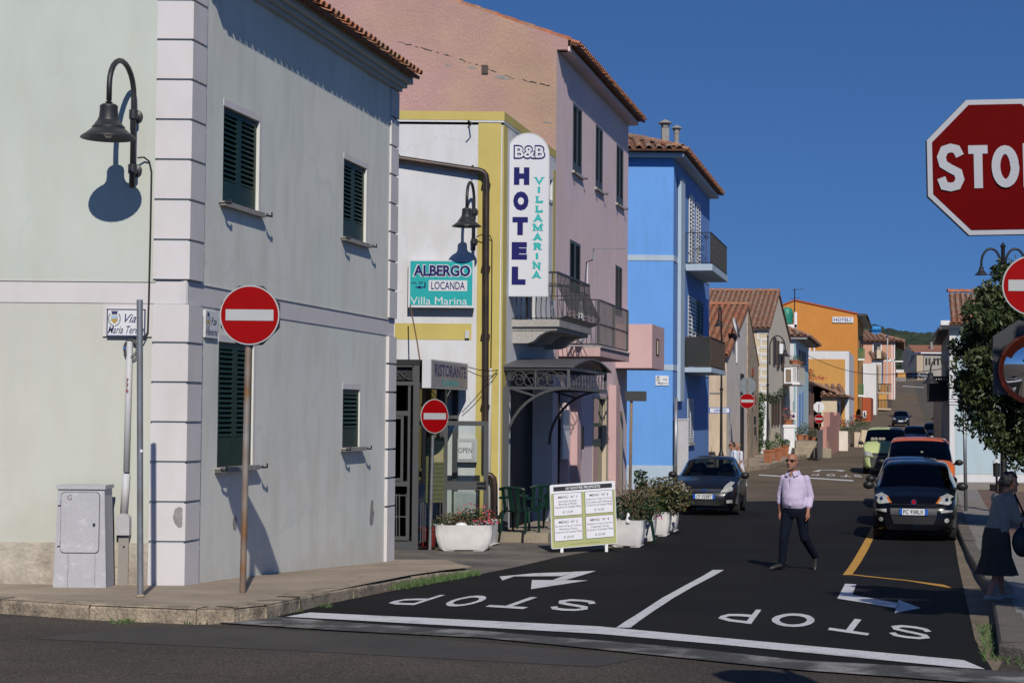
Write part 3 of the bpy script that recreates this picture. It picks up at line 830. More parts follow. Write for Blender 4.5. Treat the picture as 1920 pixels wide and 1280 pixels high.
# lamp on the front
a, zt = F1.px(252, 208)
wall_lamp(a + .02, F1.px(250, 352, .13)[1], [F1.px(250, 215, .13)[1], F1.px(250, 317, .13)[1]], F1.px(228, 117, .4)[1], .78, -.12, F1.px(207, 258, .78)[1], .70, 'black bell lamp on the front wall of the corner house', F1,
          cable=[(*F1.px(258, 296, .1), .1), (*F1.px(270, 295, .06), .06), (*F1.px(280, 303, .02), .02), (*F1.px(284, 322, .02), .02), (*F1.px(282, 430, .02), .02), (*F1.px(279, 560, .02), .02), (*F1.px(277, 622, .03), .03), (*F1.px(268, 638, .05), .05), (*F1.px(250, 632, .05), .05)])
# cable coil, conduit and meter box
a, z = F1.px(246, 652)
t = thing('cable_coil', F1.pt(a, z, .03), 'small coil of grey cable hanging under the plaque behind the bare pole', 'cable')
m = MB()
for k in range(5):
    r = .065 + .01 * (k % 3)
    m.tube([F1.pt(a + .004 * k + r * math.cos(q), z - .004 * k + 1.25 * r * math.sin(q), .03 + .006 * k) for q in np.linspace(0, 2 * math.pi, 18)], .005, 5)
m.build('cable_loop', 'grey_iron', t, True)
mm = MB(); mm.fbox(F1, a - .075, a - .05, z - .02, z + .01, .05, .06); mm.build('cable_tie', 'tie_blue' if 'tie_blue' in MATS else mat('tie_blue', (.02, .12, .4), .5, 0), t)
ac, _ = F1.px(238, 800); t = thing('conduit', F1.pt(ac, G(18.8) + .13, .03), 'grey plastic cable conduit running down the wall to a small box', 'conduit')
zb = F1.px(238, 640)[1]; zc = F1.px(238, 884)[1]; zd = F1.px(234, 962)[1]
MB().tube([F1.pt(ac + .02, zb, .03), F1.pt(ac + .01, zc, .03)], .034, 10).build('upper_pipe', 'pvc_grey', t, True)
MB().tube([F1.pt(ac + .01, zc - .02, .03), F1.pt(ac - .01, zd, .03)], .042, 10).build('lower_pipe', 'pvc_grey', t, True)
a, z = F1.px(237, 722, .07); 
for i, d in enumerate('776'): MB().text(F1, d, a + .01, z - .055 * (i - 1), .045, .075).build('stencilled_number', 'sign_red', t)
a0, z1 = F1.px(217, 962, .1); a1, zm = F1.px(242, 1003, .1); z0 = G(18.8) + .08
t = thing('meter_box', F1.pt((a0 + a1) / 2, z0, .05), 'small grey box on a flat duct beside the utility cabinet', 'meter box')
m = MB(); pts = [(a0, zm)] + [((a0 + a1) / 2 - (a1 - a0) / 2 * math.cos(q), z1 - .06 + .06 * math.sin(q)) for q in np.linspace(0, math.pi, 9)] + [(a1, zm)]
m.fpoly(F1, pts, .0, .1); m.build('box_cover', 'cabinet_grey', t)
MB().fbox(F1, a0 + .025, a1 - .015, z0, zm - .003, .0, .055).build('duct', 'duct_brown' if 'duct_brown' in MATS else mat('duct_brown', (.3, .28, .25), .8, .1, 4), t)
MB().fbox(F1, (a0 + a1) / 2, (a0 + a1) / 2 + .02, zm - .14, zm - .12, .055, .06).build('duct_screw', 'black_iron', t)
# utility cabinet
dC = .55; a0, z1 = F1.px(109, 911, dC); a1, _ = F1.px(196, 911, dC); z0 = G(18.4) + .12
t = thing('utility_cabinet', F1.pt((a0 + a1) / 2, z0, .3), 'speckled light grey utility cabinet against the corner house front', 'cabinet')
m = MB(); e = .035
m.hexa([F1.pt(a0 - e, z0, .17), F1.pt(a1 + e, z0, .17), F1.pt(a1 + e, z0, dC), F1.pt(a0 - e, z0, dC), F1.pt(a0, z1 - .03, .2), F1.pt(a1, z1 - .03, .2), F1.pt(a1, z1 - .03, dC), F1.pt(a0, z1 - .03, dC)]); m.build('body', 'cabinet_grey', t)
MB().fbox(F1, a0 - .015, a1 + .015, z1 - .03, z1 + .012, .18, dC + .02).build('lid', 'cabinet_grey', t)
w = a1 - a0; hz = z1 - z0
def rrect(x0, x1, y0, y1, r, n=4):
    out = []
    for cx, cy, s in ((x1 - r, y1 - r, 0), (x0 + r, y1 - r, 1), (x0 + r, y0 + r, 2), (x1 - r, y0 + r, 3)):
        for i in range(n + 1):
            q = math.pi / 2 * (s + i / n); out.append((cx + r * math.cos(q), cy + r * math.sin(q)))
    return out
MB().fpoly(F1, rrect(a0 + .035, a1 - .045, z0 + hz * .35, z1 - .06, .04), dC - .02, dC + .008).build('door_gap', 'grey_iron', t)
dr = MB().fpoly(F1, rrect(a0 + .041, a1 - .051, z0 + hz * .35 + .006, z1 - .066, .04), dC + .006, dC + .016).build('door', 'cabinet_grey', t)
MB().lathe([(.014, 0), (.014, .02), (0, .02)], F1.pt(a1 - .1, z0 + hz * .63, dC + .015), 10, F1.N).build('lock', 'black_iron', dr)
MB().text(F1, 'G', a0 + .13, z1 - .12, .055, dC + .0175).build('chalk_letter', 'sandy', dr)
for z in (z0 + hz * .42, z1 - .2): MB().fbox(F1, a0 + .005, a0 + .035, z, z + .06, dC + .002, dC + .025).build('hinge', 'cabinet_grey', t)
m = MB()
for a in (a0 + .12, a1 - .09): m.fbox(F1, a, a + .006, z0 + .0, z0 + hz * .34, dC + .001 + .018 * 0, dC + .022)
m.build('panel_rib', 'cabinet_grey', t)
# weeds at the foot of the wall
rnd = random.Random(3); m = MB(); p = gp(261, 1085, .14); leaf_cloud(m, p + Vector((0, 0, .1)), (.1, .06, .14), 60, .025, rnd, 0.)
tag(m.build('weeds', 'grass_green'), kind='stuff')
m = MB()
for i in range(900):
    q = rnd.random(); pa, pb = gp(735, 1105), gp(890, 1077); p = pa.lerp(pb, q) + Vector((rnd.uniform(-.05, .12), rnd.uniform(-.25, .2), 0))
    h = rnd.uniform(.02, .1); d = Vector((rnd.uniform(-.04, .04), rnd.uniform(-.04, .04), h)); s = Vector((.006, 0, 0))
    p.z = G(p.y) + .01
    m.add([p - s, p + s, p + d], [(0, 1, 2)])
for i in range(260):
    x = rnd.choice([(505, 1152), (545, 1146), (600, 1137), (230, 1166), (365, 1168)]); p = gp(x[0] + rnd.uniform(-22, 22), x[1] + rnd.uniform(-2, 3)); h = rnd.uniform(.02, .06); s = Vector((.006, 0, 0)); d = Vector((rnd.uniform(-.03, .03), rnd.uniform(-.03, .03), h))
    m.add([p - s, p + s, p + d], [(0, 1, 2)])
for i in range(700):
    q = rnd.random(); p = Vector((kr[0].x + rnd.uniform(-.05, .9), 12.3 + rnd.uniform(-.25, .9), 0)); p.z = G(p.y) + .02; h = rnd.uniform(.02, .06); s = Vector((.006, 0, 0)); d = Vector((rnd.uniform(-.05, .05), rnd.uniform(-.05, .05), h))
    if rnd.random() < .45: p = Vector((kr[0].x + rnd.uniform(-.18, .02), 13 + rnd.random() * 3, 0)); p.x += (p.y - 13) * .26; p.z = G(p.y) + .01
    m.add([p - s, p + s, p + d], [(0, 1, 2)])
tag(m.build('grass', 'grass_green'), kind='stuff')
# ---------------------------------------------------------------- poles and signs by the corner
pb = gp(263, 1118, .14); pt_ = P(262, 562, pb.y)
t = thing('bare_pole', pb, 'bare grey steel pole in front of the corner plaque with no sign', 'pole')
MB().tube([pb, pt_], .031, 14).build('post', 'galvanised', t, True, angle=50)
MB().lathe([(.045, 0), (.05, .01), (.033, .025)], pb, 14).build('collar', 'kerb_granite', t, True)
a_ = P(265, 845, pb.y - .033); MB().disc(a_, (0, -1, 0), .016, 16, .003).build('sticker', 'sign_white', t)
pb = gp(455, 1110, .14)
c1 = P(468, 590.5, pb.y - .06)
no_entry(c1, .312, pb, P(466, 630, pb.y), 'red and white no entry disc on rusty pole in front of the shuttered window', (.335, .0), 'rusty_pole', pole_r=.034)
# ---------------------------------------------------------------- white and yellow guest house
mat('wall_white', (.66, .665, .68), .9, .05, .8, .2, 40, streak=.10, crack=.12, crs=.6)
mat('band_yellow', (.55, .445, .135), .85, .07, 1.5, .1, 60, streak=.06)
mat('sign_panel', (.66, .67, .70), .35, .02, 2)
mat('sign_navy', (.012, .012, .12), .7, 0, spec=.2); mat('sign_teal', (.01, .38, .38), .4, .04, 3); mat('teal_letter', (.01, .42, .40), .4, 0)
mat('pipe_brown', (.04, .03, .027), .45, .25, 5, metal=.3, c2=(.075, .045, .03), c2s=2)
mat('frame_grey', (.075, .077, .08), .45, .08, 4)
mat('balcony_granite', (.42, .40, .37), .85, .15, 3, .2, 60, speck=.35, spscale=60)
mat('balcony_iron', (.05, .05, .05), .5, .3, 5)
mat('board_olive', (.10, .11, .045), .6, .15, 8)
mat('board_green', (.40, .42, .17), .6, .05, 3); mat('board_white', (.74, .74, .77), .6, .03, 3); mat('print_black', (.015, .015, .018), .6, 0)
mat('planter_white', (.72, .70, .68), .7, .1, 5, c2=(.55, .5, .44), c2s=3, c2t=.68); mat('chair_green', (.006, .03, .02), .3, 0)
mat('rist_face', (.36, .33, .31), .5, .25, 1.2); mat('rist_navy', (.05, .05, .14), .5, .1, 6); mat('rust_bar', (.2, .1, .05), .8, .3, 10)
class QF:
    def __init__(s, O, A, B): s.O, s.A, s.B = Vector(O), Vector(A).normalized(), Vector(B).normalized(); s.N = s.A.cross(s.B).normalized()
    def pt(s, a, b, c=0.): return s.O + s.A * a + s.B * b + s.N * c
SLAB = {'V': ([[(0, 1), (.5, 0), (1, 1)]], [(0, 1), (1, 1)]), 'I': ([[(.5, 0), (.5, 1)]], [(.5, 0), (.5, 1)]), 'L': ([[(.3, 1), (.3, .04), (.95, .04), (.95, .3)]], [(.3, 1), (.25, .04)]),
        'A': ([[(.05, 0), (.5, 1), (.95, 0)], [(.22, .33), (.78, .33)]], [(.05, 0), (.95, 0)]), 'M': ([[(.08, 0), (.08, 1), (.5, .15), (.92, 1), (.92, 0)]], [(.08, 0), (.92, 0), (.05, 1), (.95, 1)]),
        'R': ([[(.2, 0), (.2, .96), (.65, .96), (.85, .85), (.85, .62), (.65, .52), (.2, .52)], [(.55, .5), (.9, .03)]], [(.2, 0), (.92, 0), (.15, .98)]), 'N': ([[(.15, 0), (.15, 1), (.85, 0), (.85, 1)]], [(.15, 0), (.85, 1), (.1, 1)])}
def slab_text(m, F, ch, a, b, w, h, c, t=.2):
    st, se = SLAB[ch]; f = lambda p: F.pt(a + (p[0] - .5) * w, b + p[1] * h, c)
    for s in st:
        for q in stroke([(x * w, y * h) for x, y in s], t * w):
            c += .0004; m.poly([F.pt(a - w / 2 + p.x, b + p.y, c) for p in q])
    for x, y in se:
        yy = min(max(y, .05), .95)
        c += .0004; m.poly([F.pt(a + (x - .5) * w + dx * w * .24, b + (yy + dy * .055) * h, c + .0005) for dx, dy in ((-1, -1), (1, -1), (1, 1), (-1, 1))])
VY = 32.7
vx = P(941.9, 600, VY).x
UV = vx - TAN * VY
H1 = Fr((vx, VY, 0), (1, 0, 0), (0, -1, 0)); H2 = Fr((vx, VY, 0), DIR, NRM)
vh = thing('guest_house', (vx, VY, G(VY)), 'white two storey guest house with yellow painted bands beside the pink house', 'house')
PY = 37.6
LV = (PY - VY) / DIR.y
zt = H1.px(941, 210.5)[1]; zg = G(VY) - .4
zd0, zd1 = zg, H2.px(990, 690, .0)[1] - .05
dh = (H2.px(957, 800)[0], H2.px(1036, 800)[0], zg, zd1)
wall(H1, -14, 0, zg, zt).build('wall', 'wall_white', vh)
sw = (*[H2.px(x, 350)[0] for x in (1028.5, 1035.5)], H2.px(1032, 381)[1], H2.px(1032, 331)[1])
bdoor = (H2.px(985, 560)[0], H2.px(1003, 560)[0], H2.px(990, 596)[1], H2.px(990, 500)[1])
wall(H2, 0, LV, zg, zt, [dh, sw, bdoor], 0, 1.2).build('wall', 'wall_white', vh)
MB().prism([H1.pt(-14, zg, -.05), H1.pt(-.06, zg, -.05), H2.pt(LV, zg, -1.3), H2.pt(LV, zg, -9)], (0, 0, .01)).build('floor_slab', 'dark_void', vh)
MB().prism([H1.pt(-14, zt - .25, 0), H1.pt(0, zt - .25, 0), H2.pt(LV, zt - .25, 0), H2.pt(LV, zt - .25, -9)], (0, 0, .05)).build('flat_roof', 'cornice_plaster', vh)
back(H2, *dh, -.45, vh, name='entrance_shade_panel'); back(H2, *sw, -.12, vh); back(H2, *bdoor, -.15, vh, 'shutter_brown', 'balcony_door')  # near-black panel set shallow in the entrance, painting in its shade
m = MB(); a0, a1, z0, z1 = sw
for q in ((a0, a1, z0, z0 + .07), (a0, a1, z1 - .07, z1), (a0, a0 + .07, z0, z1), (a1 - .07, a1, z0, z1)): m.fbox(H2, *q, -.1, .02)
m.build('window_frame', 'sign_white', vh)
e = .006
def band(F, q, c=e): MB().fbox(F, *q, -.02, c).build('painted_band', 'band_yellow', vh)
zb = H1.px(941, 226)[1]
band(H1, (-14, .006, zb, zt + .01)); band(H2, (.0, LV, zb, zt + .01))
zp = H1.px(920, 231)[1]
xa, xb = H1.px(895.5, 400)[0], H1.px(938.5, 400)[0]
band(H1, (xa, xb, zg, zp)); band(H2, (H2.px(944, 300)[0], H2.px(951.5, 300)[0], zg, H2.px(947, 236)[1]))
b0, b1 = H1.px(800, 636.5)[1], H1.px(800, 606)[1]
band(H1, (-14, H1.px(884, 620)[0], b0, b1))
band(H2, (H2.px(1030.5, 400)[0] + .35, LV - .02, H2.px(1035, 560)[1], zb - .28))
# canopy-side grey post and junction box, iron hook high on the wall
MB().fbox(H1, H1.px(872, 620)[0], H1.px(880, 620)[0], H1.px(876, 634)[1], H1.px(876, 620)[1], .002, .06).build('junction_box', 'pvc_grey', vh)
m = MB(); p = [H1.pt(*H1.px(878, 227), .0), H1.pt(*H1.px(885, 231, .3), .3), H1.pt(*H1.px(877, 240, .3), .3)]; m.tube(p, .015, 6); m.build('iron_hook', 'black_iron', vh)
# drain pipe
c = .12; pth = [(738, 296), (820, 308.5), (880, 317.5), (898, 320), (906, 323), (910.5, 329), (912, 340), (911, 500), (910.3, 700), (909.5, 880)]
m = MB(); m.tube([H1.pt(*H1.px(x, y, c), c) for x, y in pth], .062, 12)
for x, y in ((747, 297), (886, 318), (911.5, 345), (911, 500), (910.3, 628), (910, 760)):
    q = H1.px(x, y, c)
    m.fbox(H1, q[0] - .085, q[0] + .085, q[1] - .02, q[1] + .02, .0, c + .02) if y > 340 else m.fbox(H1, q[0] - .02, q[0] + .02, q[1] - .085, q[1] + .085, .0, c + .02)
m.build('drainpipe', 'pipe_brown', vh, True, angle=50)
m = MB(); m.tube([H1.pt(*H1.px(x, y, .2), .2) for x, y in ((912, 890), (920, 891), (925.5, 897), (927, 910), (928, 980), (931, 1003))], .06, 12); m.build('drainpipe', 'pipe_brown', vh, True, angle=50)
m = MB(); m.tube([H1.pt(*H1.px(x, y, .03), .03) for x, y in ((920, 690), (918, 800), (917, 1002))], .028, 8); m.build('cable_duct', 'pvc_grey', vh, True)
# lamp
al = H1.px(888.5, 460)[0]
wall_lamp(al, H1.px(889, 470, .13)[1], [H1.px(889, 396, .13)[1], H1.px(889, 452, .13)[1]], H1.px(883, 343, .4)[1], .80, -.12, H1.px(877, 424, .8)[1], .66, 'black bell lamp above the turquoise sign on the white wall', H1,
          cable=[(*H1.px(893, 444, .08), .08), (*H1.px(905, 439, .2), .2), (*H1.px(918, 441, .1), .1), (*H1.px(922.5, 450, .03), .03), (*H1.px(922, 560, .03), .03), (*H1.px(920.5, 690, .03), .03)])
# turquoise sign
a0, z1 = H1.px(766, 487, .22); a1, z0 = H1.px(888.5, 577, .22)
t = thing('wall_sign', H1.pt((a0 + a1) / 2, z0, .1), 'turquoise box sign lettered ALBERGO LOCANDA on the white wall', 'sign')
MB().fbox(H1, a0, a1, z0, z1, .03, .22).build('sign_box', 'sign_panel', t)
w, h = a1 - a0, z1 - z0; f = .045
MB().fbox(H1, a0 + f * .8, a1 - f * .7, z0 + f, z1 - f * .5, .215, .224).build('face', 'sign_teal', t)
m = MB(); m.text(H1, 'ALBERGO', a0 + w * .51, z0 + h * .775, h * .27, .2265, width=w * .90, bold=.07); m.build('letter_outline', 'sign_panel', t)
m = MB(); m.text(H1, 'ALBERGO', a0 + w * .51, z0 + h * .775, h * .235, .228, width=w * .86, bold=.035); m.build('lettering', 'sign_navy', t)
MB().fbox(H1, a0 + w * .31, a0 + w * .895, z0 + h * .35, z0 + h * .575, .222, .226).build('white_panel', 'sign_panel', t)
m = MB(); m.text(H1, 'LOCANDA', a0 + w * .605, z0 + h * .462, h * .165, .2275, width=w * .51, bold=.012); m.build('lettering', 'sign_navy', t)
m = MB(); m.text(H1, 'mt. 20', a0 + w * .135, z0 + h * .52, h * .055, .226, width=w * .17, bold=.02); m.build('lettering', 'sign_navy', t)
m = MB(); m.fbox(H1, a0 + w * .245, a0 + w * .265, z0 + h * .41, z0 + h * .53, .2245, .2255); m.fbox(H1, a0 + w * .17, a0 + w * .2448, z0 + h * .41, z0 + h * .435, .2245, .2255)
m.fpoly(H1, [(a0 + w * .10, z0 + h * .422), (a0 + w * .19, z0 + h * .46), (a0 + w * .19, z0 + h * .385)], .2245, .2262); m.build('arrow', 'sign_navy', t)
m = MB(); m.text(H1, 'Villa Marina', a0 + w * .465, z0 + h * .14, h * .16, .2265, width=w * .86); m.build('lettering', 'sign_panel', t)
# tall blade sign
HY = 33.2
s0, s1 = P(950, 400, HY), P(1028.5, 400, HY)
zt_, zb_ = P(990, 250, HY).z, P(990, 555, HY).z
HB = Fr((s0.x, HY, 0), (1, 0, 0), (0, -1, 0)); W = s1.x - s0.x
t = thing('blade_sign', (s0.x + W / 2, HY, zb_), 'tall white round topped blade sign reading B&B HOTEL on the corner', 'sign')
r = W / 2; pts = [(0, zb_), (W, zb_)] + [(W / 2 + r * math.cos(q), zt_ - r + r * math.sin(q)) for q in np.linspace(0, math.pi, 21)]
MB().fpoly(HB, pts, -.20, 0).build('panel', 'sign_panel', t)
m = MB(); pp = [(W / 2 + (x - W / 2) * 1.0, z) for x, z in pts]
for q in stroke(pp, .02, True): m.poly([HB.pt(p.x, p.y, .002) for p in q])
m.build('edge_trim', 'pvc_grey', t)
ap = lambda x: (P(x, 400, HY).x - s0.x); zp_ = lambda y: P(990, y, HY).z
for ch, y0, y1 in (('H', 314, 347), ('O', 359, 395), ('T', 407, 441), ('E', 454, 487), ('L', 500, 534)):
    xc = 977.5 - (y0 - 314) * .022
    m = MB(); m.text(HB, ch, ap(xc), (zp_(y0) + zp_(y1)) / 2, zp_(y0) - zp_(y1), .004, width=(ap(29) - ap(0)) * (.9 if ch in 'L' else 1), bold=.085); m.build('letter', 'sign_navy', t)
for i, ch in enumerate('VILLAMARINA'):
    y1 = 344.5 + 17.75 * i; xc = 1010.5 - i * .38
    m = MB(); hh_ = zp_(0) - zp_(13.2); slab_text(m, HB, ch, ap(xc), zp_(y1) + hh_ * .06, (ap(15.5) - ap(0)) * (1.0 if ch == 'M' else .55 if ch == 'I' else .9), hh_ * .86, .004, (.30 if ch not in 'VAM' else .26) if ch != 'I' else .55); m.build('letter', 'teal_letter', t)
m = MB(); m.text(HB, 'B&B', ap(992), zp_(285.5), zp_(272) - zp_(299), .004, width=ap(60) - ap(0), bold=.075); m.build('letter_outline', 'sign_navy', t)
m = MB(); m.text(HB, 'B&B', ap(992), zp_(285.5), zp_(275) - zp_(296), .0065, width=ap(55) - ap(0), bold=.02); m.build('lettering', 'sign_panel', t)
m = MB(); sa = H2.px(946, 445)
for y in (322, 335, 545): m.bar((s0.x - .16, HY + .1, P(950, y, HY).z), (s0.x + .05, HY + .1, P(950, y, HY).z), .05)
m.build('bracket', 'pipe_brown', t)
MB().tube([(s0.x - .06, HY + .1, P(950, 330, HY).z), (s0.x - .05, HY + .12, P(950, 380, HY).z), (s0.x - .03, HY + .1, P(950, 430, HY).z)], .012, 5).build('cable', 'cable_black', t)
# balcony with bulging bars
UB = .95
by0, by1 = 33.5, 36.9
ba0, ba1 = (by0 - VY) / DIR.y, (by1 - VY) / DIR.y
zs1 = P(990, 597, 33).z; zs0 = P(990, 610, 33).z; zr = P(1035, 508, 33).z
b = MB(); b.fbox(H2, ba0, ba1, zs0, zs1, .0, UB); b.fbox(H2, ba0 + .06, ba1 - .06, zs0 - .07, zs0 - .001, 0, UB - .06); bal = b.build('balcony', 'balcony_granite', vh)
zc = P(990, 641, 33).z
for a in (ba0 + .08, ba0 + (ba1 - ba0) * .42, ba1 - .35):
    m = MB(); pr = [(0, zc), (.3, zc), (.42, zc + .04), (.52, zc + .14), (.66, zc + .22), (.85, zs0 - .075), (0, zs0 - .075)]
    m.prism([H2.pt(a, z, c) for c, z in pr], DIR * .26); m.build('console', 'balcony_granite', bal)
def bulged(m, base, out, z0, z1, amt=.24):
    pts = [base + Vector((0, 0, z1)), base + out * .02 + Vector((0, 0, z0 + (z1 - z0) * .72)), base + out * amt * .55 + Vector((0, 0, z0 + (z1 - z0) * .45)), base + out * amt + Vector((0, 0, z0 + (z1 - z0) * .22)), base + out * amt * .8 + Vector((0, 0, z0 + (z1 - z0) * .08)), base + out * .0 + Vector((0, 0, z0 + .01))]
    m.tube(pts, .009, 4, False)
m = MB(); n = 25
for i in range(n + 1):
    p = H2.pt(ba0 + (ba1 - ba0) * i / n, 0, UB - .05); bulged(m, p, NRM, zs1, zr)
for i in range(1, 9):
    for a, s in ((ba0 + .02, -1), (ba1 - .02, 1)):
        p = H2.pt(a, 0, (UB - .05) * i / 9); bulged(m, p, DIR * s, zs1, zr, .12)
rb = m.build('railing_bars', 'balcony_iron', bal); tag(rb, kind='stuff')
m = MB()
for z, t_ in ((zr, .04), (zr - .22, .02), (zs1 + .03, .02)):
    m.bar(H2.pt(ba0, z, UB - .05), H2.pt(ba1, z, UB - .05), t_); m.bar(H2.pt(ba0, z, 0), H2.pt(ba0, z, UB - .05), t_); m.bar(H2.pt(ba1, z, 0), H2.pt(ba1, z, UB - .05), t_)
m.build('handrail', 'balcony_iron', bal)
# entrance canopy of wrought iron
cu = 1.27; cy0, cy1 = 32.85, 36.9; ca0, ca1 = (cy0 - VY) / DIR.y, (cy1 - VY) / DIR.y
z0, z1 = P(1000, 728, 33.3).z, P(1000, 692, 33.3).z
t = thing('entrance_canopy', H2.pt((ca0 + ca1) / 2, z0, .6), 'arched dark iron canopy with scrollwork over the guest house entrance', 'canopy')
m = MB(); ng = 14
prof = [(ca0 - .06 + (ca1 - ca0 + .12) * i / ng, z1 + .05 + .2 * math.sin(math.pi * i / ng)) for i in range(ng + 1)]
top = [H2.pt(a, z, .0) for a, z in prof] + [H2.pt(a, z - .035, 0) for a, z in prof[::-1]]
vs = []; 
for i in range(ng):
    (a, z), (a2, z2) = prof[i], prof[i + 1]
    m.hexa([H2.pt(a, z - .03, 0), H2.pt(a2, z2 - .03, 0), H2.pt(a2, z2, 0), H2.pt(a, z, 0), H2.pt(a, z - .03, cu + .12), H2.pt(a2, z2 - .03, cu + .12), H2.pt(a2, z2, cu + .12), H2.pt(a, z, cu + .12)])
m.build('arched_roof', 'grey_iron', t)
fm = MB(); t_ = .055
for a in (ca0, ca1):
    for z in (z0, z1): fm.bar(H2.pt(a, z, 0), H2.pt(a, z, cu), t_)
    fm.bar(H2.pt(a, z0, cu), H2.pt(a, z1 + .04, cu), t_)
for z in (z0, z1): fm.bar(H2.pt(ca0, z, cu), H2.pt(ca1, z, cu), t_)
fm.bar(H2.pt(ca0, zg + .3, .05), H2.pt(ca0, z0, .05), .12); fm.build('frame', 'frame_grey', t)
XF = Fr(H2.pt(ca0, 0, 0), (1, 0, 0), (0, -1, 0)); XF.A = NRM; XF.N = -DIR
sm = MB(); hz = (z1 - z0); zc = (z0 + z1) / 2
for cxx, r, s, st in ((.16, .10, 1, 0), (.30, .14, -1, 3.14), (.52, .17, 1, 0), (.74, .17, -1, 3.14), (.95, .14, 1, 0), (1.12, .1, -1, 3.14), (.40, .07, 1, 1), (.86, .07, -1, 2), (.1, .07, -1, 2), (1.18, .06, 1, 1)):
    scroll(sm, XF, cxx * cu / 1.27, zc - .03 + (.05 if r < .12 else -.02), r, .0, 1.5, s, st, .016)
for x0, x1 in ((.05, .55), (.65, 1.2)): sm.tube([XF.pt(x0 + (x1 - x0) * q, z0 + .05 + (hz - .1) * (math.sin(q * 3.14) ** .8), 0) for q in np.linspace(0, 1, 10)], .008, 4, False)
sm.bar(XF.pt(.63, z0, 0), XF.pt(.63, z1, 0), .02); sm.build('scrollwork', 'grey_iron', t)
sm = MB(); rnd = random.Random(5)
for i in range(13):
    a = ca0 + (ca1 - ca0) * (i + .5) / 13; top_ = z0 + .2 + .2 * math.sin(math.pi * (i + .5) / 13)
    sm.bar(H2.pt(a, z0, cu), H2.pt(a, top_ + .12, cu), .014)
    for k in range(3): scroll(sm, H2, a + rnd.uniform(-.08, .08), z0 + .1 + k * .13 * (1 if top_ > z0 + .3 else .6), .075, cu, 1.3, rnd.choice((-1, 1)), rnd.uniform(0, 6), .014, 12)
sm.build('scrollwork', 'grey_iron', t)
for a in (ca0, ca1):
    bm_ = MB()
    zl = z0 - 1.15
    arc = [H2.pt(a, zl + (z0 - zl) * math.sin(q), .05 + (cu - .1) * (1 - math.cos(q))) for q in np.linspace(0, math.pi / 2, 10)]
    for i in range(9): bm_.bar(arc[i], arc[i + 1] + (arc[i + 1] - arc[i]) * .05, .05)
    bm_.bar(H2.pt(a, z0, .12), arc[6], .04)
    bm_.build('brace', 'frame_grey', t)
# step stone under the entrance
stp_ = [(H2.pt(-.4, 0, -.0)), H2.pt(-.35, 0, 1.0), H2.pt(3.2, 0, 1.05), H2.pt(3.2, 0, .0)]
m = MB(); m.prism([Vector((p.x, p.y, G(33) - .1)) for p in stp_], (0, 0, .30)); tag(m.build('entrance_step', 'step_stone'), kind='structure')
# power boxes on the white wall
for (x0, y0, x1, y1, lab, txt) in ((858, 822, 894, 866, 'upper pale meter box with paper reading OPEN seen through the glass door', 'OPEN'), (851, 921, 896, 966, 'lower pale meter box behind the flower planter and glass door', None)):
    a0, z1 = H1.px(x0, y0, .15); a1, z0 = H1.px(x1, y1, .15)
    t = thing('wall_box', H1.pt((a0 + a1) / 2, z0, .1), lab, 'meter box')
    MB().fbox(H1, a0, a1, z0, z1, .01, .15).build('box', 'pvc_grey', t); MB().fbox(H1, a0 + .03, a1 - .03, z0 + .03, z1 - .03, .14, .158).build('lid', 'cabinet_grey', t)
    if txt:
        MB().fbox(H1, a0 + .02, a1 - .10, z0 + .06, z1 - .07, .158, .161).build('paper', 'board_white', t)
        m = MB(); m.text(H1, txt, a0 + (a1 - a0) * .4, (z0 + z1) / 2, .10, .1625, width=.26); m.build('lettering', 'print_black', t)
# ---------------------------------------------------------------- glazed veranda
ey = 30.0
ex = P(780, 800, ey).x; V1 = Fr((ex, ey, 0), (1, 0, 0), (0, -1, 0)); V2 = Fr((ex, ey, 0), DIR, NRM); LE = (VY - ey) / DIR.y - .02
zv0 = G(ey) + .0; zv1 = V1.px(778, 674)[1]
t = thing('veranda', (ex, ey, zv0), 'grey metal framed glazed veranda between the corner house and the white wall', 'veranda')
MB().prism([V1.pt(-4, zv1 - .09, .06), V1.pt(.06, zv1 - .09, .06), V2.pt(LE, zv1 - .09, .06), V2.pt(LE, zv1 - .09, -4)], (0, 0, .09)).build('roof', 'black_iron', t)
def bars(F, segs, name='frame', m_='frame_grey', c0=-.05, c1=.05):
    m = MB()
    for q in segs: m.fbox(F, *q, c0, c1)
    return m.build(name, m_, t)
za = lambda y: V1.px(760, y)[1]; xa_ = lambda x: V1.px(x, 800)[0]
bars(V1, [(-.05, .055, zv0, zv1 - .1)], 'corner_post', c0=-.055, c1=.055)
bars(V1, [(-4, -.051, za(722), za(715)), (-4, -.051, zv1 - .13, zv1 - .1), (xa_(765), xa_(769.5), za(1012), za(723)), (-4, xa_(764.9), za(779), za(770)), (-4, xa_(764.9), za(911), za(902)), (xa_(772.5), -.051, za(714), za(680)),
          (-4, xa_(764.9), za(1012), za(1005)), (-4, -.051, za(1031), za(1014)), (xa_(752), xa_(757), za(901.5), za(779.5)), (-4, xa_(751.8), za(901), za(896)), (-4, xa_(751.8), za(785), za(780))])
MB().fbox(V1, -4, -.06, za(1012), za(723), -.035, -.03).build('glass_pane', 'window_glass', t)
MB().fbox(V1, -4, -.06, za(712), za(680), -.04, -.03).build('dark_panel', 'black_iron', t)
m = MB()
for x, y, r, s, st in ((748, 684, .06, 1, 0), (758, 700, .06, -1, 1), (742, 700, .06, 1, 2), (740, 686, .05, -1, 0), (730, 700, .07, 1, 0)): scroll(m, V1, *V1.px(x, y, .0), r, .0, 1.5, s, st, .016, 14)
m.tube([V1.pt(*V1.px(x, y)) for x, y in ((740, 692), (748, 697), (757, 707), (771, 712))], .007, 4); m.build('scrollwork', 'grey_iron', t)
m = MB()
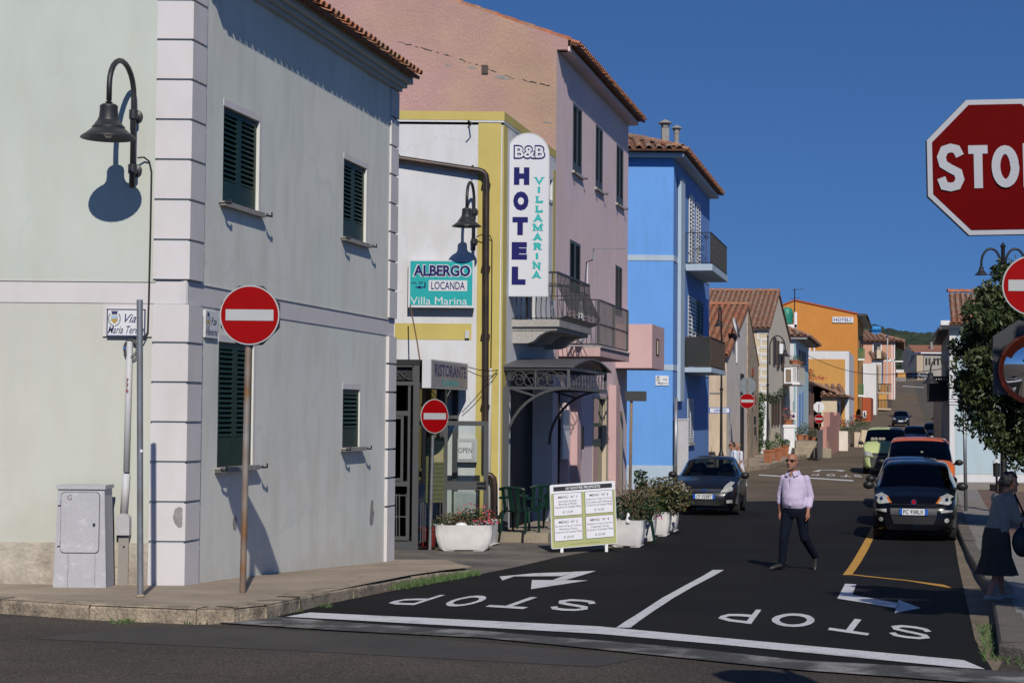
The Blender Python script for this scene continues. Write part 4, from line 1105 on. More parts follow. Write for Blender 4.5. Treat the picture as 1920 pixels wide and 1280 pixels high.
for x in (733, 738, 743.5, 749, 762): m.bar(V1.pt(*V1.px(x, 1005), .03), V1.pt(*V1.px(x, 925), .03), .018)
for y in (928, 968): m.bar(V1.pt(*V1.px(733, y), .03), V1.pt(*V1.px(762, y), .03), .02)
m.build('railing', 'frame_grey', t)
aa = lambda x: V2.px(x, 800)[0]; zz = lambda x, y: V2.px(x, y)[1]
zr0, zr1 = zz(800, 1012), zz(800, 934)
bars(V2, [(.06, LE, zz(790, 727), zz(790, 717)), (aa(829), aa(833), zv0, zv1 - .1), (LE - .06, LE, zv0, zv1 - .1), (.06, LE, zz(800, 785), zz(800, 778))], 'side_frame')
MB().fbox(V2, .06, aa(828), zz(800, 905), zv1 - .12, -.04, -.03).build('glass_pane', 'window_glass', t)
m = MB()
for x in np.linspace(788, 832, 12): m.bar(V2.pt(aa(x), zr0, .03), V2.pt(aa(x), zr1, .03), .016)
for z in (zr0, zr1): m.bar(V2.pt(.06, z, .03), V2.pt(aa(832), z, .03), .025)
m.build('railing', 'frame_grey', t)
MB().fbox(V1, -4, -.3, zv0 - .1, zv1 - .15, -2.2, -2.15).build('inner_wall', 'dark_void', t)
m = MB(); m.fbox(V1, -1.2, -.75, zv0 + 1.15, zv0 + 1.3, -1.2, -.6); m.build('table_top', mat('orange_wood', (.5, .16, .03), .6, .1, 4), t)
# open glass door
dy = 31.3; D1 = Fr((P(831, 800, dy).x, dy, 0), (1, 0, 0), (0, -1, 0)); dw = P(916, 800, dy).x - D1.O.x; zdt = P(870, 789, dy).z; zdb = G(dy) + .12
m = MB(); f_ = .085
m.fbox(D1, 0, f_, zdb, zdt, -.025, .025); m.fbox(D1, dw - f_, dw, zdb, zdt, -.025, .025); m.fbox(D1, f_, dw - f_, zdt - f_, zdt, -.024, .024); m.fbox(D1, f_, dw - f_, zdb, zdb + .1, -.024, .024)
zm0, zm1 = P(870, 918, dy).z, P(870, 902, dy).z; m.fbox(D1, f_, dw - f_, zm0, zm1, -.024, .024); dd = m.build('door_frame', 'frame_grey', t)
MB().fbox(D1, f_, dw - f_, zdb + .1, zdt - f_, -.006, .0).build('door_glass', 'clear_glass', dd)
m = MB(); m.bar(D1.pt(dw - .05, zm0 + .06, .05), D1.pt(dw - .2, zm0 + .06, .05), .025); m.bar(D1.pt(dw - .05, zm0 + .13, .05), D1.pt(dw - .2, zm0 + .13, .05), .02); m.fbox(D1, dw - .07, dw - .03, zm0 + .03, zm0 + .17, .025, .06); m.build('door_handle', 'black_iron', dd)
# restaurant sign on the veranda
rx = P(808, 700, ey - .1); RF = Fr((rx.x, rx.y, 0), DIR, NRM)
z1, z0 = RF.px(808, 673)[1], RF.px(808, 727)[1]; al = RF.px(877, 700)[0]
t = thing('restaurant_sign', RF.pt(al / 2, z0, 0), 'weathered white box sign lettered RISTORANTE over the veranda side', 'sign')
MB().fbox(RF, 0, al, z0, z1, -.16, 0).build('sign_box', 'sign_panel', t)
MB().fbox(RF, .03, al - .03, z0 + .02, z1 - .02, -.01, .004).build('face', 'rist_face', t)
m = MB(); m.text(RF, 'RISTORANTE', al * .52, z0 + (z1 - z0) * .64, (z1 - z0) * .44, .0055, width=al * .86, bold=.03); m.build('lettering', 'rist_navy', t)
m = MB(); m.text(RF, 'VILLA MARINA', al * .5, z0 + (z1 - z0) * .22, (z1 - z0) * .22, .0055, width=al * .48, bold=.03); m.build('lettering', 'teal_letter', t)
# second no entry sign, turned to the right
pb = gp(806, 1031, .0); c2 = P(815, 780, pb.y - .06)
no_entry(c2, .30, pb, P(812, 790, pb.y), 'tilted no entry disc standing before the open glass door', None, 'galvanised', Vector((.62, -.78, 0)))
t = thing('rusty_rod', pb + Vector((-.1, .1, 1.9)), 'thin rusty rod leaning from the round sign up to the turquoise sign', 'rod')
MB().tube([P(797, 740, pb.y + .1), P(782, 640, 31.0), P(769, 572, 32.2)], .013, 6).build('rod', 'rust_bar', t, True)
# olive price board
c_ = P(800, 820, 30.45); OB = Fr((c_.x, c_.y, 0), (.86, .5, 0), (.5, -.86, 0)); z1, z0 = c_.z, P(800, 942, 30.45).z; w = .36
t = thing('price_board', OB.pt(w / 2, z0), 'narrow olive green notice board of rows behind the tilted round sign', 'notice board')
MB().fbox(OB, 0, w, z0, z1, -.03, 0).build('board', 'board_olive', t)
m = MB()
for i in range(14): m.fbox(OB, .01, w - .01, z0 + (z1 - z0) * (i + .8) / 15, z0 + (z1 - z0) * (i + .8) / 15 + .006, 0, .003)
m.build('ruled_line', 'print_black', t)
MB().fbox(OB, w * .4, w - .02, z0 + (z1 - z0) * .62, z1 - .06, .001, .004).build('paper', mat('paper_olive', (.3, .27, .14), .7, .2, 8), t)
# ---------------------------------------------------------------- menu board
bl, br, tl = P(1034.5, 1029, 29.5), P(1157.5, 1018.5, 30.0), P(1031, 909, 29.75)
MF = QF(bl, br - bl, tl - bl); W = (br - bl).length; Hh = (tl - bl).length
t = thing('menu_board', (bl + br) / 2 - Vector((0, 0, .1)), 'green and white standing menu board listing four set menus', 'menu board')
MB().prism([MF.pt(*p, -.03) for p in rrect(0, W, 0, Hh, .03)], MF.N * .03).build('board', 'board_white', t)
MB().prism([MF.pt(*p, .0) for p in rrect(.012, W - .012, .012, Hh * .86, .02)], MF.N * .002).build('green_panel', 'board_green', t)
qb = lambda m, a0, a1, b0, b1, c0, c1: m.hexa([MF.pt(a0, b0, c0), MF.pt(a1, b0, c0), MF.pt(a1, b1, c0), MF.pt(a0, b1, c0), MF.pt(a0, b0, c1), MF.pt(a1, b0, c1), MF.pt(a1, b1, c1), MF.pt(a0, b1, c1)])
qb(MB(), W * .05, W * .95, Hh * .895, Hh * .965, .0, .003).build('title_bar', 'print_black', t)
m = MB(); m.text(MF, 'LE NOSTRE PROPOSTE', W * .5, Hh * .93, Hh * .04, .0045, width=W * .53, bold=.02); m.build('lettering', 'board_white', t)
menus = [(.26, .68, 'MENÙ  N° 1', ('Gnocchetti alla Sarda', 'Braciole di Maiale', 'Contorno di Insalata Mista'), '€ 15.00'), (.74, .68, 'MENÙ  N° 3', ('Spaghetti al Ragù di Carne', 'Cotoletta alla Milanese', 'Contorno di Insalata Mista'), '€ 15.00'),
         (.26, .29, 'MENÙ  N° 2', ('Pennette al Sugo di Calamari', 'Merluzzo Fritto', 'Contorno di Insalata Mista'), '€ 20.00'), (.74, .29, 'MENÙ  N° 4', ('Spaghetti al Sugo di Gamberi', 'Calamari Fritti', 'Contorno di Insalata Mista'), '€ 20.00')]
for cx, cz, ti, ls, pr in menus:
    x, z, w2, h2 = W * cx, Hh * cz, W * .435, Hh * .36
    qb(MB(), x - w2 / 2, x + w2 / 2, z - h2 / 2, z + h2 / 2, .0015, .004).build('card_border', 'print_black', t)
    cd = qb(MB(), x - w2 / 2 + .008, x + w2 / 2 - .008, z - h2 / 2 + .008, z + h2 / 2 - .008, .0025, .006).build('menu_card', 'board_white', t)
    m = MB(); m.text(MF, ti, x, z + h2 * .33, h2 * .13, .0075, width=w2 * .66, bold=.008)
    for i, s in enumerate(ls): m.text(MF, s, x, z + h2 * (.14 - .125 * i), h2 * .085, .0075, width=w2 * (.92 if len(s) > 22 else .62))
    m.text(MF, pr, x + w2 * .0, z - h2 * .33, h2 * .1, .0075, width=w2 * .36, shear=.4); m.build('lettering', 'print_black', cd)
m = MB(); m.text(MF, 'Coperto 2.00 € - Bevande escluse', W * .5, Hh * .05, Hh * .022, .0035, width=W * .46); m.build('lettering', 'board_olive', t)
m = MB()
for a in (W * .16, W * .84):
    p = MF.pt(a, .02, -.02); q = Vector((p.x, p.y - .02, G(p.y) + .005)); m2 = MB(); m2.bar(p, q, .05, .03); m2.build('leg', 'white_paint', t)
    p = MF.pt(a, Hh * .8, -.035); q = Vector((p.x, p.y + .5, G(p.y) + .005)); m2 = MB(); m2.bar(p, q, .04, .03); m2.build('leg', 'white_paint', t)
# ---------------------------------------------------------------- planters and plants
mat('soil', (.05, .035, .025), .95, .2, 10); mat('leaf_dark', (.028, .055, .018), .55, .35, 6); mat('leaf_olive', (.075, .085, .03), .6, .4, 5, c2=(.16, .10, .045), c2s=5, c2t=.56); mat('flower_pink', (.62, .07, .10), .6, .25, 10); mat('flower_magenta', (.5, .02, .2), .6, .2, 10); mat('twig', (.22, .16, .11), .85, .2, 10); mat('leaf_mid', (.05, .10, .028), .55, .35, 6)
def planter(c, w, d, h, rot, label):
    t = thing('planter', c, label, 'planter', 'white ribbed plastic planters', rot)
    N = 72; m = MB(); lv = [(.06, .80), (.0, .80), (.06, .84), (.3, .92), (.6, .98), (.95, 1.0), (1.0, 1.02), (1.0, .94), (.9, .92)]
    vs = []; fs = []
    for hz, s in lv[1:]:
        for k in range(N):
            q = 2 * math.pi * k / N; cs, sn = math.cos(q), math.sin(q); e = .35
            x = math.copysign(abs(cs) ** e, cs) * w / 2 * s; y = math.copysign(abs(sn) ** e, sn) * d / 2 * s
            rib = 1 - (.018 if k % 6 == 0 and hz < .97 else 0)
            vs.append((x * rib, y * rib, h * (.07 + .93 * hz)))
    L = len(lv) - 1
    for i in range(L - 1):
        for k in range(N): fs.append((i * N + k, i * N + (k + 1) % N, (i + 1) * N + (k + 1) % N, (i + 1) * N + k))
    m.add(vs, fs); m.build('tub', 'planter_white', t, True, local=True, angle=35)
    for sx in (-1, 1):
        f = MB(); f.hexa([(sx * w * .24 - .07, -d * .36, 0), (sx * w * .24 + .07, -d * .36, 0), (sx * w * .24 + .07, d * .36, 0), (sx * w * .24 - .07, d * .36, 0), (sx * w * .26 - .11, -d * .38, h * .08), (sx * w * .26 + .11, -d * .38, h * .08), (sx * w * .26 + .11, d * .38, h * .08), (sx * w * .26 - .11, d * .38, h * .08)]); f.build('foot', 'planter_white', t, local=True)
    s = MB(); s.add([(math.copysign(abs(math.cos(q)) ** .35, math.cos(q)) * w * .46, math.copysign(abs(math.sin(q)) ** .35, math.sin(q)) * d * .46, h * .91) for q in np.linspace(0, 2 * math.pi, 25)[:-1]], [tuple(range(24))]); s.build('soil', 'soil', t, local=True)
    return t
pA = gp(868, 1034); pA.y += .25; pA.z = G(pA.y)
planter(pA, 1.02, .46, .46, R(4), 'long white planter of pink flowers in front of the glass door')
pB = gp(912, 1024); pB.y += .3; pB.z = G(pB.y); planter(pB, .30, .7, .46, R(-14), 'short white planter half hidden behind the flower planter')
def plant(name, c, label, foliage, stems, cat='plant', flowers=None, group=None):
    t = thing(name, c, label, cat, group)
    if stems:
        m = MB(); rnd = random.Random(int(abs(c[0]) * 97))
        for i in range(stems[0]):
            a = rnd.uniform(0, 6.28); r = rnd.uniform(.1, 1) * stems[1]; h = stems[2] * rnd.uniform(.5, 1); b = Vector(c) + Vector((rnd.uniform(-.1, .1), rnd.uniform(-.1, .1), -.02))
            m.tube([b, b + Vector((r * .3 * math.cos(a), r * .3 * math.sin(a), h * .5)), b + Vector((r * math.cos(a), r * math.sin(a), h))], [.012, .009, .004], 4)
        m.build('stems', 'twig', t)
    for i, (nm, mt, clouds) in enumerate(foliage):
        m = MB(); rnd = random.Random(i + 11)
        for cc, rad, n, s in clouds: leaf_cloud(m, Vector(c) + Vector(cc), rad, n, s, rnd)
        m.build(nm, mt, t)
    return t
zA = pA.z + .43
plant('flowering_plant', (pA.x - .0, pA.y, zA), 'pink flowering plant growing in the long white planter', [('foliage', 'leaf_olive', [((-.28, 0, .08), (.28, .2, .15), 260, .035), ((-.05, 0, .1), (.3, .2, .16), 160, .035)]), ('foliage', 'leaf_dark', [((.22, 0, .12), (.36, .22, .22), 420, .035)]), ('blossom', 'flower_pink', [((.2, -.02, .2), (.38, .2, .22), 130, .032), ((.42, -.05, .1), (.2, .15, .12), 60, .032)])], (14, .35, .35))
t = thing('garden_stone', (pA.x - .05, pA.y - .12, zA), 'small white stone lying in the long white planter', 'stone'); MB().ball((pA.x - .03, pA.y - .14, zA + .02), .09, 10, 6, (1.3, .8, .6)).build('stone', 'white_paint', t, True)
pc = gp(1193, 1027); specs = []
def row_planter(px, py, w, d, rot, label):
    p = gp(px, py); p.y += .32; p.z = G(p.y); planter(p, w, d, .50, R(rot), label); return p
pC = row_planter(1180, 1027, .62, .5, -13, 'white planter of dry shrubs nearest the menu board')
pD = row_planter(1206, 1015, .55, .5, -13, 'second white planter from the menu board with dark stains')
pE = row_planter(1232, 1006, .62, .5, -13, 'white planter under the rounded bush near the dark car')
pF = row_planter(1252, 998, .5, .5, -13, 'white planter at the far end of the row beside the dark car')
zC = pC.z + .46
plant('dry_shrub', (pC.x + .1, pC.y, zC), 'straggly dry shrub with bare twigs in the planter by the menu board', [('foliage', 'leaf_olive', [((.1, 0, .3), (.42, .3, .38), 520, .04)]), ('foliage', 'leaf_dark', [((-.0, 0, .25), (.4, .3, .3), 360, .045), ((.12, 0, .75), (.14, .12, .2), 130, .06)]), ('blossom', 'flower_magenta', [((.45, -.1, .1), (.08, .08, .08), 14, .03)])], (46, .5, .85))
plant('shrub', (pD.x + .05, pD.y, zC), 'green leafy shrub in the second planter of the row', [('foliage', 'leaf_mid', [((0, 0, .2), (.34, .3, .28), 420, .04)]), ('foliage', 'leaf_olive', [((0, 0, .35), (.3, .3, .25), 260, .04)])], (20, .3, .5))
plant('round_bush', (pE.x + .1, pE.y, pE.z + .46), 'rounded dense bush with yellowing leaves in front of the dark car', [('foliage', 'leaf_olive', [((.08, 0, .33), (.60, .45, .42), 1700, .045)]), ('foliage', 'leaf_mid', [((-.15, -.05, .2), (.42, .4, .33), 900, .045)]), ('foliage', 'leaf_dark', [((.05, 0, .28), (.5, .4, .34), 700, .05)])], (24, .4, .5))
t = thing('cat_figurine', (pC.x - .05, pC.y - .22, zC - .02), 'small black and white figurine standing in the planter by the menu board', 'figurine')
m = MB(); m.lathe([(.05, 0), (.055, .05), (.03, .12), (.035, .17), (.0, .2)], (pC.x - .02, pC.y - .22, zC - .02), 12); m.build('body', 'white_paint', t, True); MB().ball((pC.x + .01, pC.y - .25, zC + .08), .035, 8, 6).build('dark_patch', 'print_black', t, True)
# ---------------------------------------------------------------- plastic chairs
def chair(c, rot, label):
    t = thing('plastic_chair', c, label, 'chair', 'dark green plastic armchairs', rot)
    B = lambda m, n: m.build(n, 'chair_green', t, local=True)
    m = MB(); m.box(-.24, .24, -.24, .24, .40, .425); B(m, 'seat')
    m = MB()
    pr = [(math.sin(q) * .26, .24 + .05 * math.cos(q), q) for q in np.linspace(-1.2, 1.2, 9)]
    for i in range(8):
        (x, y, q), (x2, y2, q2) = pr[i], pr[i + 1]
        if i % 2 == 0:
            m.hexa([(x, y, .42), (x2, y2, .42), (x2, y2 + .02, .42), (x, y + .02, .42), (x * 1.05, y + .1, .84), (x2 * 1.05, y2 + .1, .84), (x2 * 1.05, y2 + .12, .84), (x * 1.05, y + .12, .84)])
    m.tube([(x * 1.05, y + .11, .80 + .06 * math.cos(q)) for x, y, q in pr], .028, 6); B(m, 'backrest')
    for sx in (-1, 1):
        m = MB(); m.tube([(sx * .28, .3, .66), (sx * .3, .1, .66), (sx * .3, -.2, .65), (sx * .28, -.25, .6)], .028, 6); B(m, 'armrest')
        m = MB(); m.tube([(sx * .27, -.27, .0), (sx * .27, -.24, .42), (sx * .285, -.25, .62)], [.022, .03, .026], 6); B(m, 'leg')
        m = MB(); m.tube([(sx * .25, .33, .0), (sx * .24, .25, .42)], [.022, .032], 6); B(m, 'leg')
    return t
zst = G(33) + .20
for px, d, rt, lb in ((975, 32.2, 155, 'dark green plastic armchair left of the entrance step beside the yellow wall'), (1004, 33.2, 200, 'dark green plastic armchair in the shade of the entrance canopy'),):
    p = P(px, 1000, d); chair((p.x, p.y, zst), R(rt), lb)
for px, d, rt, lb in ((1167, 31.9, 20, 'dark green plastic armchair just behind the menu board edge'), (1187, 32.6, -60, 'dark green plastic armchair behind the dry shrub')):
    p = P(px, 1000, d); chair((p.x, p.y, G(p.y)), R(rt), lb)
# ---------------------------------------------------------------- pink house
mat('pink_rough', (.47, .28, .255), .95, .12, 1.4, .9, 14, speck=.12, spscale=25, c2=(.41, .27, .185), c2s=.35, c2t=.52)
mat('pink_wall', (.82, .62, .61), .9, .08, .8, .15, 50, streak=.08, c2=(.72, .58, .62), c2s=.4)
mat('pink_light', (.60, .40, .39), .85, .06, 1, .1, 60, streak=.08)
mat('cement_patch', (.30, .285, .26), .95, .2, 8, .4, 40)
mat('cream_paint', (.6, .5, .36), .85, .06, 2)
px0 = SP(UV, PY).x
Q1 = Fr((px0, PY, 0), (1, 0, 0), (0, -1, 0)); Q2 = Fr((px0, PY, 0), DIR, NRM)
PE = 47.5; LP = (PE - PY) / DIR.y
ph = thing('pink_house', (px0, PY, G(PY)), 'tall pink three storey house with rough gable rising behind the white guest house', 'house')
zg = G(PY) - .4
ze = Q1.px(1040, 93)[1]; zt2 = Q1.px(1040, 76)[1]
a2, z2 = Q1.px(830, 1.0); sl = (z2 - zt2) / (-a2)
xl = -9.
MB().fpoly(Q1, [(xl, zg), (0, zg), (0, ze), (.25, ze), (.25, ze + .22), (xl, zt2 + sl * 9.0), ], -.3, 0).build('gable_wall', 'pink_rough', ph)
# weathered crack line and holes on the gable
m = MB(); rnd = random.Random(9); x = 740.
pts = []
while x < 1040:
    y = np.interp(x, [740, 790, 850, 905, 960, 1040], [78, 90, 108, 126, 146, 163]) + rnd.uniform(-1.5, 1.5); pts.append((x, y)); x += rnd.uniform(4, 9)
for i in range(len(pts) - 1):
    if rnd.random() < .3: continue
    (x1, y1), (x2, y2) = pts[i], pts[i + 1]; w = rnd.uniform(.008, .028)
    A, Bq = Q1.px(x1, y1), Q1.px(x2, y2)
    for q in stroke([A, Bq], w): m.poly([Q1.pt(p.x, p.y, .004) for p in q])
m.build('crack', 'dark_void', ph)
a, z = Q1.px(911, 128); MB().fbox(Q1, a - .09, a + .05, z - .12, z + .06, -.01, .05).build('broken_hole', 'shutter_brown', ph)
for x, y, w_, h_ in ((942, 146, .38, .07), (1026, 230, .2, .03), (840, 122, .12, .05), (885, 127, .2, .04)):
    a, z = Q1.px(x, y); MB().fpoly(Q1, [(a - w_ / 2, z + h_ * .3), (a - w_ * .2, z + h_), (a + w_ * .3, z + .01), (a + w_ / 2, z - h_ * .6), (a, z - h_ * .5)], -.01, .006).build('cement_patch', 'cement_patch', ph)
# street wall with openings
def hole(F, xl_, xr_, yt, yb): 
    a0, z1 = F.px(xl_, yt); a1 = F.px(xr_, yt)[0]; return [a0, a1, F.px(xl_, yb)[1], z1]
w1, w2, w3 = hole(Q2, 1074.5, 1091, 192, 321), hole(Q2, 1117, 1130, 238, 358), hole(Q2, 1156, 1168.5, 266, 383)
for w in (w2, w3): w[2], w[3] = w1[2], w1[3]
d1 = hole(Q2, 1068.5, 1088, 448, 545); d2 = hole(Q2, 1154, 1166, 496, 590)
low = hole(Q2, 1112, 1140, 742, 990); low[2] = G(42) + .25
door = [Q2.px(1046, 800)[0], Q2.px(1066, 800)[0], G(40) + .05, low[3] + .1]
wall(Q2, 0, LP, zg, ze, [w1, w2, w3, d1, d2, low, door], 0, .22).build('wall', 'pink_wall', ph)
wall(Fr(Q2.pt(LP, 0, 0), (-1, 0, 0), (0, 1, 0)), 0, 9, zg, ze).build('wall', 'pink_wall', ph)
for w in (w1, w2, w3): shut_window(Q2, w, ph, 'shutter_grey', 'shutter_grey', 22, .03, False, 'balcony_granite', True, 2, .12)
for w in (d1, d2):
    back(Q2, *w, -.15, ph)
    k = (w[1] - w[0]) / 2
    for i in range(2): leaf(Q2, w[0] + k * i + .003, w[0] + k * (i + 1) - .003, w[2], w[3] - .01, -.03, ph, 'shutter_grey', 'shutter_grey' if w is d1 else 'twig', 26, False)
back(Q2, *low, -.15, ph, name='shop_window_back'); MB().fbox(Q2, low[0] + .05, low[1] - .05, low[2], low[3], -.1, -.095).build('shop_glass', 'window_glass', ph)
m = MB()
for q in ((low[0], low[0] + .06, low[2], low[3]), (low[1] - .3, low[1] + .02, low[2], low[3]), (low[0], low[1], low[3] - .06, low[3])): m.fbox(Q2, *q, -.12, .01)
m.build('shop_frame', 'cream_paint', ph)
for y0, y1, mm in ((800, 793, 'board_green'), (838, 823, 'board_green'), (830, 826, 'sign_white')):
    MB().fbox(Q2, low[0] + .12, low[1] - .5, Q2.px(1120, y0)[1], Q2.px(1120, y1)[1], -.09, -.085).build('sticker', mm, ph)
back(Q2, *door, -.2, ph, name='door_back')
MB().fbox(Q2, Q2.px(1070, 800)[0], Q2.px(1077, 800)[0], zg, low[3] + .2, .002, .16).build('pilaster', 'pink_light', ph)
MB().fbox(Q2, Q2.px(1148.5, 800)[0], Q2.px(1159, 800)[0], zg, Q2.px(1155, 770)[1], .002, .14).build('pilaster', 'cream_paint', ph)
MB().fbox(Q2, Q2.px(1141, 800)[0], Q2.px(1148, 800)[0], zg, Q2.px(1145, 722)[1], .002, .2).build('pilaster', 'pink_light', ph)
a, z = Q2.px(1083, 822); MB().fbox(Q2, a - .2, a + .2, z - .25, z + .3, .0, .12).build('mailbox', 'black_iron', ph)
MB().fbox(Q2, Q2.px(1052, 800)[0], Q2.px(1064, 800)[0], Q2.px(1058, 860)[1], Q2.px(1058, 768)[1], .0, .05).build('white_panel', 'sign_white', ph)
# eave, soffit and tiles
sy = Vector((0, 0, 1))
MB().fbox(Q2, 0.2, LP + .1, ze - .0, ze + .10, -.2, .26).build('soffit', 'pink_wall', ph)
MB().fbox(Q2, 0.22, LP + .1, ze + .10, ze + .17, -.2, .29).build('fascia', 'shutter_brown', ph)
upv = (sy * sl - NRM).normalized()
roof_plane(ph, Q2.pt(.25, ze + .20, .33), DIR, upv, LP + .1, 9.4, .2, .42, 'terracotta_tile')
ridge(ph, Q1.pt(.3, ze + .21, -.14), Q1.pt(-9, zt2 + sl * 9 - .01, -.14), .11, .42)
a, z = Q1.px(812, 4); MB().fbox(Q1, a - .25, a + .2, z - .1, z + 1.2, -.9, -.45).build('chimney', 'shutter_brown', ph)
# second balcony, iron railing on pink slab
za, zb_ = P(1140, 648, 40).z, P(1140, 668, 40).z
y0, y1 = 38.0, 42.0; a0, a1 = (y0 - PY) / DIR.y, (y1 - PY) / DIR.y; UO = .95
zt3 = Q2.px(1127, 562, UO)[1]; zsl1 = Q2.px(1127, 652, UO)[1]; zsl0 = Q2.px(1127, 668, UO)[1]
bq = MB().fbox(Q2, a0, a1, zsl0, zsl1, 0, UO).build('balcony', 'pink_light', ph)
am = a0 + .03
MB().fbox(Q2, a0, a1, zsl1 + .001, zsl1 + .03, 0, UO + .03).build('slab_top', 'balcony_granite', bq)
m = MB(); n = 26
for i in range(n + 1):
    a = am + (a1 - am) * i / n; m.bar(Q2.pt(a, zsl1 + .08, UO - .05), Q2.pt(a, zt3, UO - .05), .018 if i % 13 else .06)
for i in range(9): m.bar(Q2.pt(am, zsl1 + .08, UO * i / 9), Q2.pt(am, zt3, UO * i / 9), .018)
tag(m.build('railing_bars', 'balcony_iron', bq), kind='stuff')
m = MB()
for z in (zt3, zsl1 + .08, (zt3 + zsl1) / 2): m.bar(Q2.pt(am, z, UO - .05), Q2.pt(a1, z, UO - .05), .03); m.bar(Q2.pt(am, z, 0), Q2.pt(am, z, UO - .05), .03)
m.build('handrail', 'balcony_iron', bq)
# box parapet at the far end of the house
y0, y1 = 45.6, 47.9; a0, a1 = (y0 - PY) / DIR.y, (y1 - PY) / DIR.y
zb0, zb1 = Q2.px(1200, 690, .5)[1], P(1200, 608, y0).z
z6 = P(1200, 690, y0).z
SF = Fr(Q2.pt(a0, 0, 0), NRM, -DIR)
bx_ = MB(); bx_.fbox(Q2, a0, a1, z6, zb1, -.2, .98)
bpar = bx_.build('parapet', 'pink_light', ph)
a_0, a_1 = a0 + .75, a0 + 1.35
MB().fbox(Q2, a_0, a_1, z6 + .35, zb1 - .35, .975, .983).build('slot_opening', 'shutter_brown', bpar)
MB().fbox(Q2, a_0 + .2, a_1 - .25, z6 + .4, zb1 - .4, .984, 1.0).build('slot_post', 'cream_paint', bpar)
# aerial on the wall
t = thing('tv_aerial', Q2.pt(*Q2.px(1108, 480), .1), 'thin tv aerial on bracket above the pink house balcony', 'aerial')
m = MB(); p0 = Q2.pt(*Q2.px(1100, 491), .0); p1 = Q2.pt(*Q2.px(1113, 486, .5), .5); p2 = p1 + Vector((0, 0, .25)); m.tube([p0, p1, p2], .02, 6); m.build('bracket', 'galvanised', t)
m = MB(); q = p2 + Vector((.75, .2, .02)); m.bar(p2, q, .02)
for i in range(12): pp = p2.lerp(q, i / 11); m.bar(pp - Vector((.0, .13, 0)), pp + Vector((.0, .13, 0)), .008)
m.build('boom', 'galvanised', t)
MB().tube([Q2.pt(*Q2.px(1100, 492), .02), Q2.pt(*Q2.px(1100, 532), .02)], .015, 5).build('cable', 'sign_white', t)
t = thing('parasol', Q2.pt(*Q2.px(1119, 648, .6), .6), 'folded white parasol standing on the pink house balcony', 'parasol')
b_ = Q2.pt(am - .25, zsl1, .55); MB().lathe([(.05, .1), (.10, .25), (.07, .6), (.03, 1.0), (.0, 1.05)], b_, 10).build('canopy', 'white_paint', t, True); MB().tube([b_, b_ + Vector((0, 0, .2))], .02, 6).build('pole', 'galvanised', t)
# direction sign seen from behind
pb = gp(1180, 985); pb = P(1181, 930, 45); pb.z = G(45)
t = thing('direction_sign', pb, 'black back of a wide direction sign on post before the blue house', 'road sign')
MB().tube([pb, P(1184, 740, 45)], .04, 10).build('pole', 'twig', t, True)
SB = Fr((pb.x, 45, 0), (1, 0, 0), (0, -1, 0)); a0, z1 = SB.px(1172, 733, .06); a1, z0 = SB.px(1212, 752, .06)
MB().fbox(SB, a0, a1, z0, z1, .05, .09).build('panel', 'sign_back', t)
# ---------------------------------------------------------------- blue house
mat('blue_wall', (.14, .35, .77), .9, .05, .7, .1, 60, streak=.06)
mat('blue_pale', (.42, .52, .62), .9, .06, 2, .12, 60, streak=.06)
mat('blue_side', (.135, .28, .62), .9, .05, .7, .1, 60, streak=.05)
BY = 58.7; bx0 = P(1262, 600, BY).x; UBL = bx0 - TAN * BY
B1 = Fr((bx0, BY, 0), (1, 0, 0), (0, -1, 0)); B2 = Fr((bx0, BY, 0), DIR, NRM)
BE = 69.6; LB = (BE - BY) / DIR.y
bh = thing('blue_house', (bx0, BY, G(BY)), 'bright blue three storey house with pale belt lines and two balconies', 'house')
zg = G(BY) - .4; zw = B1.px(1262, 296)[1]
def hole(F, xl_, xr_, yt, yb):
    a0, z1 = F.px(xl_, yt); a1 = F.px(xr_, yt)[0]; return [a0, a1, F.px(xl_, yb)[1], z1]
o1, o2 = hole(B2, 1291, 1300, 362, 494), hole(B2, 1305, 1313, 375, 494)
o2[2], o2[3] = o1[2], o1[3]
o3 = hole(B2, 1290, 1318, 552, 684); o4 = hole(B2, 1289, 1300, 746, 832)
wall(B1, -10, 0, zg, zw).build('wall', 'blue_wall', bh)
wall(B2, 0, LB, zg, zw, [o1, o2, o3, o4], 0, .2).build('wall', 'blue_side', bh)
wall(Fr(B2.pt(LB, 0, 0), (-1, 0, 0), (0, 1, 0)), 0, 10, zg, zw).build('wall', 'blue_side', bh)
for y0, y1 in ((488.5, 478), (693.5, 683)):
    za, zb = B1.px(1220, y0)[1], B1.px(1220, y1)[1]
    MB().fbox(B1, -10, .0, za, zb, -.02, .02).build('belt_line', 'blue_pale', bh); MB().fbox(B2, -.0, LB, za, zb, -.02, .02).build('belt_line', 'blue_pale', bh)
MB().fbox(B1, -10, 0, zg, B1.px(1230, 872)[1], -.02, .012).build('dado', 'blue_pale', bh); MB().fbox(B2, 0, LB, zg, B1.px(1230, 872)[1], -.02, .012).build('dado', 'blue_pale', bh)
m = MB(); m.fbox(B2, B2.px(1269.5, 500)[0], B2.px(1277, 500)[0], B2.px(1273, 752)[1], B2.px(1273, 335)[1], .021, .14); m.build('downpipe', 'blue_pale', bh)
# white louvred shutters
for o, n in ((o1, 2), (o2, 2), (o3, 4), (o4, 2)):
    back(B2, *o, -.15, bh)
    k = (o[1] - o[0]) / n
    for i in range(n):
        dark = (o is o3 and i >= 2)
        leaf(B2, o[0] + k * i + .003, o[0] + k * (i + 1) - .003, o[2] + .02, o[3] - .02, -.02 if o is not o1 else .01, bh, 'shutter_grey' if dark else 'shutter_white', 'shutter_grey' if dark else 'shutter_white', 16, False)
MB().fbox(B2, o4[0] - .1, o4[1] + .1, o4[2] - .06, o4[2], -.05, .1).build('window_sill', 'balcony_granite', bh)
